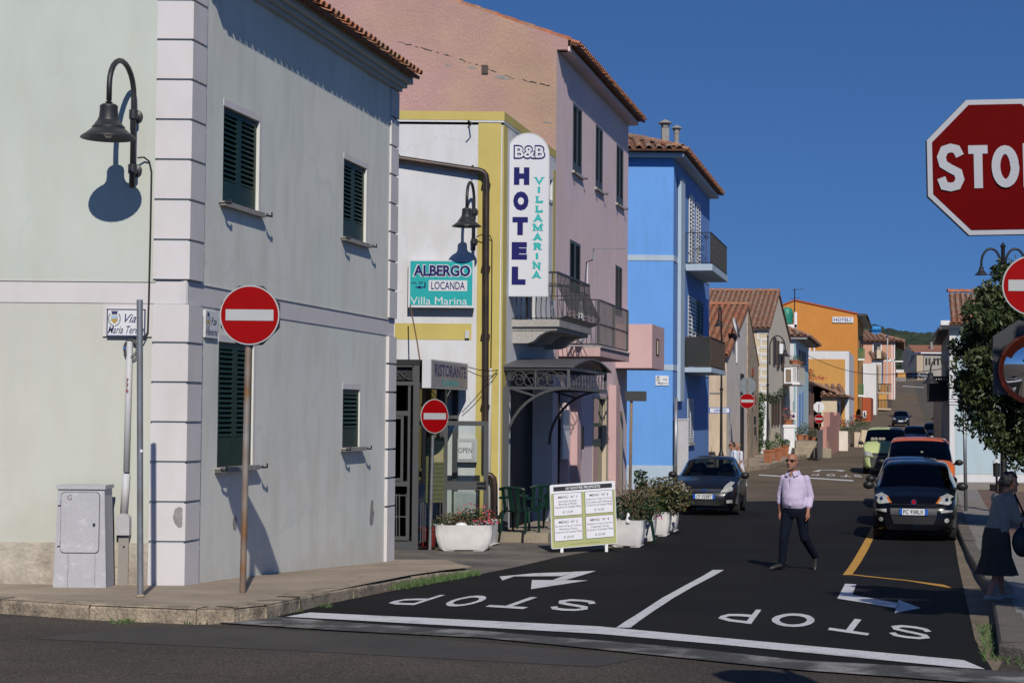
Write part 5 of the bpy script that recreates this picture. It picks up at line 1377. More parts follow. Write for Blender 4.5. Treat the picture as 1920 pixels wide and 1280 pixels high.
# balconies
def balcony(y0p, a0, a1, zs0, zs1, zr, pr, style, parent, F):
    b = MB().fbox(F, a0, a1, zs0, zs1, .021, pr).build('balcony', 'blue_pale', parent)
    if style == 'scroll':
        m = MB()
        for i in range(40): a = a0 + .03 + (a1 - a0 - .06) * i / 39; m.bar(F.pt(a, zs1, pr - .06), F.pt(a, zr, pr - .06), .03)
        for k in range(9): 
            aa = a0 + (a1 - a0) * (k + .5) / 9
            for z in np.linspace(zs1 + .15, zr - .15, 5): m.fbox(F, aa - .12, aa + .12, z - .05, z + .05, pr - .07, pr - .05)
        for z in (zr, zs1 + .05): m.bar(F.pt(a0, z, pr - .06), F.pt(a1, z, pr - .06), .04); m.bar(F.pt(a0 + .03, z, 0), F.pt(a0 + .03, z, pr - .06), .03)
        E_ = Fr(F.pt(a0 + .03, 0, 0), F.N, -F.A); zc = (zs1 + zr) / 2
        for x, z, r, s, st in ((.55, zc + .35, .2, 1, 0), (.55, zc - .3, .2, -1, 0), (.6, zc + .02, .12, 1, 2), (.75, zc + .42, .1, -1, 1), (.45, zc - .05, .1, 1, 0)): scroll(m, E_, x, z, r, 0, 1.5, s, st, .02, 14)
        for x in (.03, .3, .75, .9): m.bar(E_.pt(x, zs1, 0), E_.pt(x, zr, 0), .02)
        m.build('railing', 'black_iron', b)
    else:
        m = MB(); m.fbox(F, a0 + .02, a1 - .02, zs1 + .04, zr, pr - .07, pr - .05); m.fbox(F, a0 + .02, a0 + .04, zs1 + .04, zr, .03, pr - .071); m.fbox(F, a1 - .04, a1 - .02, zs1 + .04, zr, .03, pr - .071)
        m.build('black_screen', mat('black_net', (.018, .02, .019), .6, .35, 1.6), b)
        m = MB()
        for i in range(15): a = a0 + .03 + (a1 - a0 - .06) * i / 14; m.bar(F.pt(a, zs1, pr - .045), F.pt(a, zr + .02, pr - .045), .03)
        for z in (zr + .02, zs1 + .05): m.bar(F.pt(a0, z, pr - .045), F.pt(a1, z, pr - .045), .04); m.bar(F.pt(a0 + .02, z, 0), F.pt(a0 + .02, z, pr - .045), .03)
        m.build('railing', 'shutter_brown', b)
    return b
pr = .98
def yz(y, x, c): return B2.px(x, y, c)[1]
A0 = B2.px(1285, 500)[0]; A1 = B2.px(1365, 520, pr)[0]
balcony(0, A0, A1, yz(507, 1336, pr), yz(495, 1336, pr), yz(436, 1336, pr), pr, 'scroll', bh, B2)
A0 = B2.px(1283, 690)[0]; A1 = B2.px(1361, 690, pr)[0]
balcony(0, A0, A1, yz(697, 1332, pr), yz(688, 1332, pr), yz(632, 1332, pr), pr, 'net', bh, B2)
# eaves and hipped roof
ov = .62
MB().prism([B1.pt(-10, zw, .36), B1.pt(.3, zw, .36), B2.pt(LB + .3, zw, .34), B2.pt(LB + .3, zw, -10)], (0, 0, .12)).build('eave_slab', 'blue_pale', bh)
ezs = zw + .24; sl = .36
C = B2.pt(0, 0, 0)
corner = Vector((B1.pt(.3, 0, 0).x + .0, BY - .55, ezs))
upS = Vector((0, 1, sl)).normalized(); upE = (Vector((0, 0, sl)) - NRM).normalized()
runS = 3.6
hipx = lambda d: 1.0 * d
roof_plane(bh, Vector((corner.x - 10.4, corner.y, ezs)), (1, 0, 0), upS, 10.4, 4.0, .34, .42, 'old_tile', trim=[(0, 0), (10.4, 0), (10.4 - 3.9, 4.0), (0, 4.0)])
roof_plane(bh, corner, DIR, upE, LB + 1.1, 4.0, .30, .42, 'terracotta_tile', trim=[(0, 0), (LB + 1.1, 0), (LB + 1.1, 4.0), (3.2, 4.0)])
top = corner + Vector((-3.6, 3.6 / 1.0, 3.75 * sl))
ridge(bh, corner + Vector((-.05, .05, .05)), Vector((corner.x - 3.55, corner.y + 3.75, ezs + 3.75 * sl + .05)), .13, .45, 'old_tile')
ridge(bh, Vector((corner.x - 3.55, corner.y + 3.75, ezs + 3.75 * sl + .05)), Vector((corner.x - 11, corner.y + 3.75, ezs + 3.75 * sl + .05)), .13, .45, 'old_tile')
# chimneys
for x, yb, yt, r, lb in ((1247, 266, 221, .155, 'a'), (1268.5, 270, 232, .12, 'b')):
    p = P(x, yb, 63.0); q = P(x, yt, 63.0); h = q.z - p.z
    m = MB(); w = r
    m.box(p.x - w * .85, p.x + w * .85, 63 - w, 63 + w, p.z - 1, p.z + h * .55) if lb == 'a' else m.lathe([(w * .8, -1), (w * .8, h * .5), (w * .95, h * .52), (w * .95, h * .58), (w * .8, h * .6)], p, 14)
    m.lathe([(w * .85, h * .57), (w * 1.25, h * .78)], p, 6); chn = m.build('chimney', 'cement_patch', bh)
    m = MB(); m.lathe([(w * 1.7, h * .76), (w * 1.6, h * .8), (w * .5, h * .9), (0, h * .94)], p, 10); m.build('chimney_cap', 'cement_patch', chn)
# plaque and grey cabinet
a0, z1 = B1.px(1229, 704); a1, z0 = B1.px(1253.5, 722.5)
plaque(B1, a0, a1, z0, z1, [('Via', .72, .62, .22, .3), ('Magnon', .55, .22, .26, .8)], 'white marble street plaque on the blue wall', .0)
p = P(1264, 905, 59.2); a0 = .35; CF = Fr(B2.pt(.2, 0, .55), (1, 0, 0), (0, -1, 0))
a0, z1 = CF.px(1263, 787); a1 = CF.px(1291, 787)[0]
t = thing('grey_cabinet', CF.pt((a0 + a1) / 2, G(59)), 'tall pale grey service cabinet against the blue house', 'cabinet')
MB().fbox(CF, a0, a1, G(59), z1, -.4, 0).build('body', 'cabinet_grey', t); MB().fbox(CF, a0 - .02, a1 + .02, z1, z1 + .05, -.42, .02).build('lid', 'cabinet_grey', t); MB().fbox(CF, a0 + .02, a1 - .02, CF.px(1270, 832)[1] - .01, CF.px(1270, 832)[1] + .01, 0, .01).build('seam', 'pvc_grey', t)
t = thing('wall_pipe', B2.pt(.05, G(59), .1), 'grey steel pipe standing at the corner of the blue house', 'pipe')
MB().tube([B2.pt(-.05, zg, .12), Vector(B2.pt(-.05, 0, .12)) + Vector((0, 0, B1.px(1259, 745)[1]))], .06, 10).build('pipe', 'galvanised', t, True)
# ---------------------------------------------------------------- houses further up the street, left side
mat('stucco_peach', (.60, .48, .36), .9, .1, .8, .2, 40, streak=.15, c2=(.46, .38, .29), c2s=.6, c2t=.6)
mat('stucco_grey', (.76, .68, .60), .9, .1, .8, .2, 40, streak=.15)
mat('rough_stone', (.45, .35, .24), .95, .35, 2.5, .9, 9, speck=.2, spscale=12)
mat('cream_wall', (.62, .52, .36), .9, .06, .8, .1, 40, streak=.08)
mat('cream_pale', (.76, .68, .52), .9, .08, .8, .1, 40, streak=.1)
mat('sky_wall', (.55, .72, .76), .9, .05, 1, .1, 40); mat('aqua_trim', (.24, .42, .46), .8, .05, 2); mat('white_wall', (.66, .66, .67), .9, .05, 1, .1, 40, streak=.08)
mat('rose_wall', (.50, .26, .22), .9, .1, 1, .15, 40, streak=.1); mat('orange_wall', (.56, .225, .045), .9, .05, .6, .1, 40, streak=.06)
mat('amber_wall', (.58, .30, .08), .9, .06, .6, .1, 40, streak=.08); mat('salmon_wall', (.60, .31, .20), .9, .05, .6, .1, 40); mat('brick_red', (.36, .075, .025), .9, .1, 1, .1, 40)
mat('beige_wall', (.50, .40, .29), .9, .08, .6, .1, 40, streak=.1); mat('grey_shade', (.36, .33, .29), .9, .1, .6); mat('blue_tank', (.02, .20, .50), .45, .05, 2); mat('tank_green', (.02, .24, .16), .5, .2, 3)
mat('terracotta_pot', (.42, .16, .08), .85, .15, 6); mat('flower_red', (.5, .03, .05), .6, .3, 8); mat('green_rail', (.03, .17, .06), .5, .1, 5); mat('far_roof', (.30, .13, .08), .95, .25, 3)
rf2 = random.Random(21)
def gable_house(label, px_l, px_a, px_r, y_eave, y_apex, front_mat, street_mat, roof_mat, left=9., name='house', tile=(.3, .42), u=U0, roofparts=True, right_eave=None):
    """gable faces the street; its front slope and front wall face south. pixel columns give depth along the building line"""
    d = lambda px: -u * FPX / (960 + TAN * FPX - px)
    yf, ya, yr = d(px_l), d(px_a), d(px_r)
    c = SP(u, yf); F = Fr((c.x, yf, 0), (1, 0, 0), (0, -1, 0)); S = Fr((c.x, yf, 0), DIR, NRM)
    L, La = (yr - yf) / DIR.y, (ya - yf) / DIR.y
    ze = F.px(px_l, y_eave)[1]; za = S.px(px_a, y_apex)[1]; zg = G(yf) - .6
    zr = ze
    h = thing(name, (c.x, yf, G(yf)), label, 'house')
    wall(F, -left, 0, zg, ze).build('wall', front_mat, h)
    MB().fpoly(S, [(0, zg), (L, zg), (L, zr), (La, za), (0, ze)], -.3, 0).build('gable_wall', street_mat, h)
    wall(Fr(S.pt(L, 0, 0), (-1, 0, 0), (0, 1, 0)), 0, left, zg, zr).build('wall', front_mat, h)
    up = Vector((DIR.x * La, DIR.y * La, za - ze)); H = up.length; upn = Vector((0, (ya - yf), za - ze))
    # front slope: eave runs along x, slope rises along the street
    O = F.pt(-left, ze + .05, .25)
    wx = left + .1
    upv = Vector((TAN * (ya - yf), ya - yf, za - ze)); Hs = upv.length
    roof_plane(h, O, (1, 0, 0), upv, wx, Hs + .25, tile[0], tile[1], roof_mat, tiles_as_parts=roofparts)
    pB = S.pt(L, zr + .05, .1); pA_ = S.pt(La, za + .08, .1)
    MB().prism([pA_, pB, pB - Vector((left, 0, 0)), pA_ - Vector((left, 0, 0))], (0, 0, .06)).build('rear_roof', roof_mat, h)
    ridge(h, pA_ + Vector((0, 0, .06)), pA_ - Vector((left, 0, -.06)), .14, .45)
    MB().fbox(F, -left, .03, ze - .10, ze + .04, 0.001, .2).build('eave', 'white_paint', h)
    return h, F, S, L
def pbox(F, x0, y0, x1, y1, c0, c1, nm, mt, parent):
    a0, z1 = F.px(x0, y0); a1 = F.px(x1, y0)[0]; z0 = F.px(x0, y1)[1]
    return MB().fbox(F, a0, a1, z0, z1, c0, c1).build(nm, mt, parent)
# peach house with rough stone gable, red tile roof
hA, FA, SA, LA = gable_house('peach rendered house with red tiles and half bare stone gable', 1363, 1400, 1421, 668, 576, 'stucco_peach', 'stucco_grey', 'terracotta_tile', 5)
aS = SA.px(1400, 700)[0]; zA = SA.px(1400, 576)[1]; zE = SA.px(1363, 668)[1]
MB().fpoly(SA, [(aS, G(85) - .8), (LA, G(85) - .8), (LA + .01, zE), (aS, zA - .02)], 0.001, .06).build('stone_facing', 'rough_stone', hA)
pbox(SA, 1388, 700, 1393, 862, .001, .06, 'dark_door', 'dark_void', hA); pbox(SA, 1380.5, 640, 1382, 680, .001, .05, 'wall_slot', 'white_paint', hA)
for x, y in ((1411, 780), (1412, 800), (1407, 690), (1412, 742)): pbox(SA, x, y, x + 3, y + 14, .06, .09, 'wall_niche', 'brick_red' if y < 750 else 'dark_void', hA)
pbox(FA, 1331, 735, 1351, 738, .001, .03, 'render_line', 'cement_patch', hA)
# cream house with white quoin lines and big tiled roof
hB, FB, SB_, LBb = gable_house('cream house with white lined quoins under a large faded tile roof', 1441, 1459, 1482, 616, 550, 'cream_wall', 'cream_pale', 'old_tile', 9)
for i, y in enumerate(range(624, 742, 14)):
    x0 = 1420 if i % 2 == 0 else 1426
    a0 = FB.px(x0, y)[0]; z = FB.px(1441, y)[1]; m = MB(); m.fbox(FB, a0, -.05, z - .03, z + .03, .001, .03); z2 = FB.px(1441, y + 11)[1]; m.fbox(FB, a0, -.05, z2 - .03, z2 + .03, .001, .03); m.fbox(FB, a0, a0 + .06, z2 + .03, z - .03, .001, .03); tag(m.build('quoin_line', 'white_paint', hB), kind='stuff')
for x0, x1, y0, y1 in ((1449, 1453.5, 631, 682), (1456, 1460, 638, 690), (1464, 1469, 640, 690), (1446, 1449, 742, 797), (1451.5, 1454, 744, 797), (1456.5, 1460, 746, 796), (1463.5, 1468, 740, 795)):
    pbox(SB_, x0, y0, x1, y1, .001, .08, 'window_shutter', 'shutter_brown', hB)
pbox(SB_, 1459, 644, 1463.5, 663, .09, .3, 'boiler_box', 'white_paint', hB)
pbox(SB_, 1463, 735, 1473, 828, .001, .004, 'grey_patch', 'grey_shade', hB)  # thin flat grey patch on the street-side wall
# balcony of the cream house
yb = 112.0; cB = SP(U0, yb); BB = Fr((cB.x, yb, 0), (1, 0, 0), (0, -1, 0)); BS = Fr((cB.x, yb, 0), DIR, NRM)
z0, z1, zr = P(1485, 721, yb).z, P(1485, 716, yb).z, P(1485, 684, yb).z; prr = P(1499, 700, yb).x - cB.x
Lb = 6.
t_ = MB().fbox(BS, 0, Lb, z0, z1, -.2, prr).build('balcony', 'white_paint', hB)
m = MB()
for i in range(9): m.bar((cB.x + prr * i / 8, yb, z1), (cB.x + prr * i / 8, yb, zr), .05)
for i in range(22): m.bar(BS.pt(Lb * i / 21, z1, prr - .03), BS.pt(Lb * i / 21, zr, prr - .03), .04)
m.bar((cB.x, yb, zr), (cB.x + prr, yb, zr), .08); m.bar(BS.pt(0, zr, prr - .03), BS.pt(Lb, zr, prr - .03), .08); tag(m.build('railing', 'cement_patch', t_), kind='stuff')
MB().box(cB.x + prr * .48, cB.x + prr * .95, yb + .05, yb + .08, z1, zr - .05).build('balcony_screen', 'white_paint', t_)
def pot(c, r, h, label, fol='leaf_mid', fs=.35, n=160, fh=None, box=False, flower=None):
    t = thing('potted_plant', c, label, 'plant', 'potted plants along the house fronts')
    m = MB(); m.lathe([(r * .72, 0), (r * .95, h * .85), (r * 1.08, h * .86), (r * 1.08, h), (r * .9, h), (r * .85, h * .9)], c, 4 if box else 12); m.build('pot', 'terracotta_pot', t, not box, angle=40)
    rnd = random.Random(int(c[0] * 31 + c[1])); m = MB(); fh = fh or fs
    leaf_cloud(m, Vector(c) + Vector((0, 0, h + fh * .7)), (fs, fs, fh), n, .07, rnd, .1); m.build('foliage', fol, t)
    if flower: m = MB(); leaf_cloud(m, Vector(c) + Vector((0, -.05, h + fh * .9)), (fs, fs, fh), n // 2, .07, rnd, .3); m.build('blossom', flower, t)
    return t
pot((cB.x + prr * .75, yb + .3, zr - .1), .34, .42, 'terracotta pot on the cream house balcony rail', fs=.4, n=60, fh=.2)
pot((cB.x + prr * 1.15, yb + 2.2, zr - .15), .45, .4, 'second terracotta pot hanging outside the cream house balcony', fs=.5, n=60, fh=.2)
t = thing('air_conditioner', (cB.x + prr * .3, yb - .1, z1), 'white air conditioner unit with rusty grille on the balcony end', 'air conditioner')
MB().box(cB.x + .05, cB.x + .62, yb - .35, yb - .05, z1 - .1, zr - .2).build('unit', 'white_paint', t); MB().box(cB.x + .15, cB.x + .5, yb - .38, yb - .35, z1, zr - .3).build('grille', 'twig', t)
# pale aqua house behind
def block(label, d, px0, px1, y_top, front, street, Ls, name='house', roof=None, cap=None, ov=.0, zb=None):
    pr_ = P(px1, y_top, d); pl = P(px0, y_top, d)
    F = Fr((pr_.x, d, 0), (1, 0, 0), (0, -1, 0)); S = Fr((pr_.x, d, 0), DIR, NRM); w = pr_.x - pl.x; zt = pr_.z; zg = min(G(d), G(d + Ls)) - .8
    h = thing(name, (pr_.x - w / 2, d, G(d)), label, 'house')
    wall(F, -w, 0, zg, zt).build('wall', front, h); wall(S, 0, Ls, zg, zt).build('wall', street, h)
    wall(Fr(S.pt(Ls, 0, 0), (-1, 0, 0), (0, 1, 0)), 0, w, zg, zt).build('wall', front, h)
    wall(Fr(F.pt(-w, 0, 0), DIR, -NRM), 0, Ls, zg, zt).build('wall', front, h)
    if roof is None: MB().prism([F.pt(-w, zt - .02, 0), F.pt(0, zt - .02, 0), S.pt(Ls, zt - .02, 0), S.pt(Ls, zt - .02, 0) - Vector((w, 0, 0))], (0, 0, .015)).build('flat_roof', 'cornice_plaster', h)
    return h, F, S, w, zt
hC, FC, SC, wC, zC_ = block('pale aqua and white house with dark shutters beyond the cream house', 123, 1463, 1492, 632, 'white_wall', 'sky_wall', 17)
for x0, x1 in ((1473.5, 1478), (1489, 1492)): pbox(FC, x0, 640, x1, 860, .001, .03, 'corner_band', 'aqua_trim', hC)
for x0, x1, y0, y1 in ((1498, 1501.5, 655, 683), (1503.5, 1506, 658, 684), (1508, 1510, 660, 684)): pbox(SC, x0, y0, x1, y1, .001, .05, 'window_shutter', 'dark_green', hC)
pbox(SC, 1497.5, 738, 1500, 800, .001, .05, 'door', 'blue_side', hC); pbox(SC, 1503, 735, 1505, 790, .001, .05, 'door', 'blue_side', hC); pbox(SC, 1492.2, 700, 1496, 845, .001, .06, 'corner_post', 'white_paint', hC)
uS = Vector((0, 1, .42)).normalized()
oC = FC.pt(-wC, zC_ + .1, .5); roof_plane(hC, oC, (1, 0, 0), uS, wC + .8, 2.6, .42, .5, 'old_tile', trim=[(0, 0), (wC + .8, 0), (wC - 1.6, 2.6), (0, 2.6)])
roof_plane(hC, FC.pt(.8, zC_ + .1, .5), DIR, (Vector((0, 0, .42)) - NRM).normalized(), 18, 2.6, .42, .5, 'old_tile', tiles_as_parts=False, trim=[(0, 0), (18, 0), (18, 2.6), (2.2, 2.6)])
MB().fbox(FC, -wC, .75, zC_ - .12, zC_ + .06, .001, .45).build('eave', 'white_paint', hC); MB().fbox(SC, 0, 17, zC_ - .1, zC_ + .06, .001, .75).build('eave', 'grey_shade', hC)
# rose single storey house
hD, FD, SD, wD, zD = block('low rose coloured house with brown shutters and red flowered eave', 141, 1502, 1513, 715, 'rose_wall', 'rose_wall', 32)
for x0, x1 in ((1516.5, 1518.5), (1521, 1522.5), (1525, 1526.5), ): pbox(SD, x0, 728, x1, 775, .001, .06, 'window_shutter', 'shutter_brown', hD)
for x0, x1, mm in ((1531.5, 1533.5, 'white_paint'), (1537, 1539, 'white_paint'), (1543, 1545, 'shutter_brown')): pbox(SD, x0, 727, x1, 790, .001, .05, 'door_frame', mm, hD)
pbox(SD, 1529, 722, 1553, 800, .0005, .02, 'cream_facing', 'cream_wall', hD)
roof_plane(hD, FD.pt(-.5, zD + .0, .4) + NRM * .35, DIR, (Vector((0, 0, .45)) - NRM).normalized(), 33, 3.2, .5, .5, 'old_tile', tiles_as_parts=False)
MB().fbox(SD, 0, 32, zD - .25, zD - .03, .001, .28).build('eave', 'shutter_brown', hD)
m = MB(); c = P(1512, 697, 140); leaf_cloud(m, c, (.7, .5, .35), 160, .09, rf2, 0); c2_ = P(1528, 708, 146); leaf_cloud(m, c2_, (1.1, .5, .2), 120, .09, rf2, 0)
t = thing('bougainvillea', P(1512, 720, 140), 'red flowering creeper spilling over the rose house eave', 'plant'); m.build('blossom', 'flower_red', t)
m = MB(); leaf_cloud(m, c + Vector((.1, .1, -.25)), (.7, .4, .3), 100, .09, rf2, 0); m.build('foliage', 'leaf_mid', t)
# orange hotel and the amber block before it
hE = thing('orange_hotel', P(1600, 780, 178), 'tall orange gabled building carrying a small HOTEL sign', 'hotel')
dE = 178; FE = Fr((P(1608, 600, dE).x, dE, 0), (1, 0, 0), (0, -1, 0)); SE = Fr(FE.O, DIR, NRM)
ae = lambda x, y: FE.px(x, y)
zgE = G(dE) - 2; L_ = 26.
pl = [ae(1400, 600), ae(1490, 564), ae(1608, 590)]
MB().fpoly(FE, [(pl[0][0], zgE), (0, zgE), (0, pl[2][1]), (pl[1][0], pl[1][1]), (pl[0][0], pl[0][1])], -.3, 0).build('gable_wall', 'orange_wall', hE)
MB().fpoly(FE, [(0.1, pl[2][1] + .18), (pl[1][0], pl[1][1] + .18), (pl[0][0], pl[0][1] + .18), (pl[0][0], pl[0][1] + .02), (pl[1][0], pl[1][1] + .02), (.1, pl[2][1] + .02)], -L_, .12).build('roof', 'brick_red', hE)
wall(SE, 0, L_, zgE, pl[2][1]).build('wall', 'amber_wall', hE)
MB().fbox(SE, -.2, L_, pl[2][1] - .1, pl[2][1] + .12, .001, .9).build('eave', 'shutter_grey', hE); MB().tube([SE.pt(-.2, pl[2][1] - .1, .95), SE.pt(L_, pl[2][1] - .1, .95)], .12, 8).build('gutter', 'pipe_brown', hE, True)
for x in (1611.5, 1615): pbox(SE, x, 630, x + 1.5, 655, .001, .06, 'window_shutter', 'shutter_brown', hE)
t = thing('hotel_sign', FE.pt(*ae(1580, 605), .1), 'small white board lettered HOTEL on the orange gable', 'sign')
a0, z1 = ae(1560.5, 594); a1, z0 = ae(1599.5, 605); MB().fbox(FE, a0, a1, z0, z1, .01, .15).build('board', 'sign_panel', t)
m = MB(); m.text(FE, 'HOTEL', (a0 * .56 + a1 * .44), (z0 + z1) / 2, (z1 - z0) * .6, .155, width=(a1 - a0) * .74, bold=.015); m.build('lettering', 'sign_navy', t)
m = MB()
for i in range(3): m.fbox(FE, a1 - .35, a1 - .25, z0 + .1 + .17 * i, z0 + .18 + .17 * i, .15, .155)
m.build('star', 'sign_navy', t)
hF, FF, SF_, wF, zF = block('amber walled block with a broad white border below the orange hotel', 160, 1440, 1592, 658, 'white_wall', 'white_wall', 16, 'apartment_block')
a0, z1 = FF.px(1440, 672); a1 = FF.px(1584.5, 672)[0]; MB().fbox(FF, a0, a1, zF - 9, z1, .001, .04).build('amber_panel', 'amber_wall', hF)
for x in (1519.5, 1528): pbox(FF, x - 1.2, 647, x + 1.2, 659, -.6, -.3, 'vent_pipe', 'white_paint', hF)
# rooftop of the block: tank terrace of the house behind
hG = thing('roof_terrace', P(1480, 615, 150), 'white walled roof terrace carrying a green water tank', 'terrace')
TF = Fr((P(1480, 600, 150).x, 150, 0), (1, 0, 0), (0, -1, 0))
for x0, y0, x1, y1 in ((1462, 608, 1494, 614.5), (1489.5, 585, 1494.5, 613.9)): pbox(TF, x0, y0, x1, y1, -.4, 0, 'parapet', 'white_paint', hG)
pbox(TF, 1455, 614.6, 1493, 660, -6, -.05, 'wall', 'orange_wall', hG)
pbox(TF, 1462, 576, 1471.5, 608, -.8, -.42, 'window_frame', 'white_paint', hG); pbox(TF, 1462, 580, 1469, 606, -.41, -.38, 'pane', 'shutter_grey', hG)
t = thing('water_tank', P(1478, 607, 150.2), 'green plastic water tank standing on the roof terrace', 'tank')
a, z = TF.px(1478, 591); m = MB(); m.lathe([(.25, -.75), (.55, -.7), (.6, -.4), (.55, -.35), (.6, 0), (.56, .45), (.4, .7), (.1, .76), (0, .78)], TF.pt(a, z, -.9), 16, squash=None); m.build('tank_body', 'tank_green', t, True, angle=40)
t = thing('tv_aerial', P(1489.5, 600, 152), 'tall thin tv aerial mast beside the green tank', 'aerial')
b_ = P(1489.5, 612, 152); q_ = P(1490, 541, 152); m = MB(); m.tube([b_, q_], .05, 6); m.bar(q_ - Vector((.2, 0, .1)), q_ + Vector((.8, 0, -.05)), .05); m.bar(q_ - Vector((.4, 0, .9)), q_ + Vector((.5, 0, -.8)), .04); m.build('mast', 'black_iron', t)
# small yellow cottage
hH, FH, SH, wH, zH = block('small pale yellow cottage with tiled eave and flowered steps', 150, 1540, 1569, 743, 'cream_wall', 'white_wall', 26)
roof_plane(hH, FH.pt(-wH, zH + .05, .4), (1, 0, 0), uS, wH + .8, 2.2, .5, .5, 'old_tile'); roof_plane(hH, FH.pt(.6, zH + .05, .4), DIR, (Vector((0, 0, .4)) - NRM).normalized(), 27, 3, .5, .5, 'old_tile', tiles_as_parts=False)
MB().fbox(SH, 0, 26, zH - .3, zH - .02, .001, .3).build('eave', 'grey_shade', hH)
for x0, x1, mm in ((1571, 1573, 'shutter_brown'), (1576, 1577.5, 'shutter_brown'), (1583, 1586, 'shutter_brown'), (1578, 1582, 'rose_wall')): pbox(SH, x0, 757, x1, 795, .001, .05, 'door' if mm != 'rose_wall' else 'painted_panel', mm, hH)
# tall narrow house with green balconies
hI, FI, SI, wI, zI = block('narrow grey house with stacked green balconies beside the amber block', 186, 1590, 1608, 672, 'stucco_grey', 'amber_wall', 18)
for x in (1609, 1611.5, 1614): pbox(SI, x, 680, x + 1.2, 735, .001, .06, 'window_shutter', 'shutter_brown', hI)
pbox(SI, 1606, 765, 1618, 790, .001, .06, 'awning', 'dark_green', hI)
for yz_, w_ in ((740, 22), (672, 24)):
    z = P(1600, yz_, 180).z; x0 = P(1597, yz_, 180).x; x1 = P(1597 + w_, yz_, 180).x
    b_ = MB().box(x0, x1, 180, 184, z - .18, z).build('balcony', 'white_paint', hI); m = MB()
    for i in range(12): xx = x0 + (x1 - x0) * i / 11; m.bar((xx, 180.05, z), (xx, 180.05, z + 1.05), .05)
    for i in range(5): m.bar((x1 - .05, 180 + i, z), (x1 - .05, 180 + i, z + 1.05), .05)
    m.bar((x0, 180.05, z + 1.05), (x1, 180.05, z + 1.05), .08); m.bar((x0 + .2, 180.1, z + .2), (x1 - .4, 180.1, z + .9), .06); tag(m.build('railing', 'green_rail', b_), kind='stuff')
hJ, FJ, SJ, wJ, zJ = block('plain white windowless house wall between the green balconies and salmon house', 196, 1618, 1643, 681, 'white_wall', 'beige_wall', 20)
hK, FK, SK, wK, zK = block('low brick red house front with a small white framed window', 176, 1617, 1633, 745, 'brick_red', 'brick_red', 14)
pbox(FK, 1617.5, 770, 1624, 783, .001, .08, 'window_frame', 'white_paint', hK); pbox(FK, 1619, 772, 1622, 781, .081, .1, 'pane', 'dark_void', hK)
hL, FL, SL, wL, zL = block('yellow ochre house stepping down to the street with two balconies', 215, 1640, 1663, 720, 'amber_wall', 'beige_wall', 24)
for yz_ in (735, 765): 
    z = P(1650, yz_, 208).z; x0 = P(1643, yz_, 208).x; x1 = P(1671, yz_, 208).x; b_ = MB().box(x0, x1, 208, 214, z - .2, z).build('balcony', 'beige_wall', hL); m = MB()
    for i in range(12): xx = x0 + (x1 - x0) * i / 11; m.bar((xx, 208.05, z), (xx, 208.05, z + 1), .06)
    m.bar((x0, 208.05, z + 1), (x1, 208.05, z + 1), .1); tag(m.build('railing', 'black_iron', b_), kind='stuff')
pbox(FL, 1643, 683, 1650, 730, .3, .5, 'stone_pier', 'beige_wall', hL)
# salmon house with blue tank
hM, FM, SM, wM, zM = block('salmon coloured house with white corner strips and hipped tile roof', 262, 1612, 1678, 640, 'salmon_wall', 'salmon_wall', 34)
roof_plane(hM, FM.pt(-wM, zM + .05, .6), (1, 0, 0), Vector((0, 1, .32)).normalized(), wM + 1.2, 5.0, .7, .7, 'old_tile', trim=[(0, 0), (wM + 1.2, 0), (wM - 3.6, 5.0), (0, 5.0)]); roof_plane(hM, FM.pt(1.2, zM + .05, .6), DIR, (Vector((0, 0, .32)) - NRM).normalized(), 36, 5, .8, .8, 'old_tile', tiles_as_parts=False, trim=[(0, 0), (36, 0), (36, 5), (4.5, 5)])
for x0, y0, x1, y1, mm, nm in ((1671.5, 641, 1673, 770, 'white_paint', 'corner_strip'), (1676.3, 641, 1678, 770, 'white_paint', 'corner_strip'), (1655, 673, 1678, 677, 'white_paint', 'belt_line'), (1636, 643, 1653, 664, 'white_paint', 'window_frame'), (1638, 645, 1651, 661, 'dark_void', 'window_opening')):
    pbox(FM, x0, y0, x1, y1, .001 if nm != 'window_opening' else .06, .05 if nm != 'window_opening' else .1, nm, mm, hM)
z = P(1690, 676, 264).z; MB().box(FM.O.x, FM.O.x + 1.7, 264, 272, z - .2, z).build('balcony', 'white_paint', hM)
t = thing('water_tank', P(1642, 623, 266), 'bright blue cylindrical water tank on the salmon house roof', 'tank')
c = P(1642, 616.5, 266); m = MB(); m.lathe([(0, -.85), (.3, -.83), (.5, -.68), (.52, -.3), (.49, -.28), (.52, -.25), (.52, .3), (.49, .33), (.52, .36), (.5, .68), (.3, .83), (0, .85)], c, 18, (1, 0, .0)); m.build('tank_body', 'blue_tank', t, True, angle=50)
MB().box(c.x - .7, c.x + .7, c.y - .4, c.y + .4, c.z - 1.5, c.z - .5).build('cradle', 'blue_tank', t)
hN, FN, SN, wN, zN = block('small tiled chimney house in front of the salmon house', 232, 1634, 1655, 672, 'white_wall', 'beige_wall', 8)
roof_plane(hN, FN.pt(-wN, zN - .1, .4), (1, 0, 0), Vector((0, 1, .4)).normalized(), wN + .8, 2.8, .6, .6, 'old_tile'); pbox(FN, 1642, 656, 1650, 672, .1, .7, 'chimney', 'cream_wall', hN); pbox(FN, 1642.5, 650, 1649.5, 655.9, .15, .65, 'chimney_cap', 'cement_patch', hN)
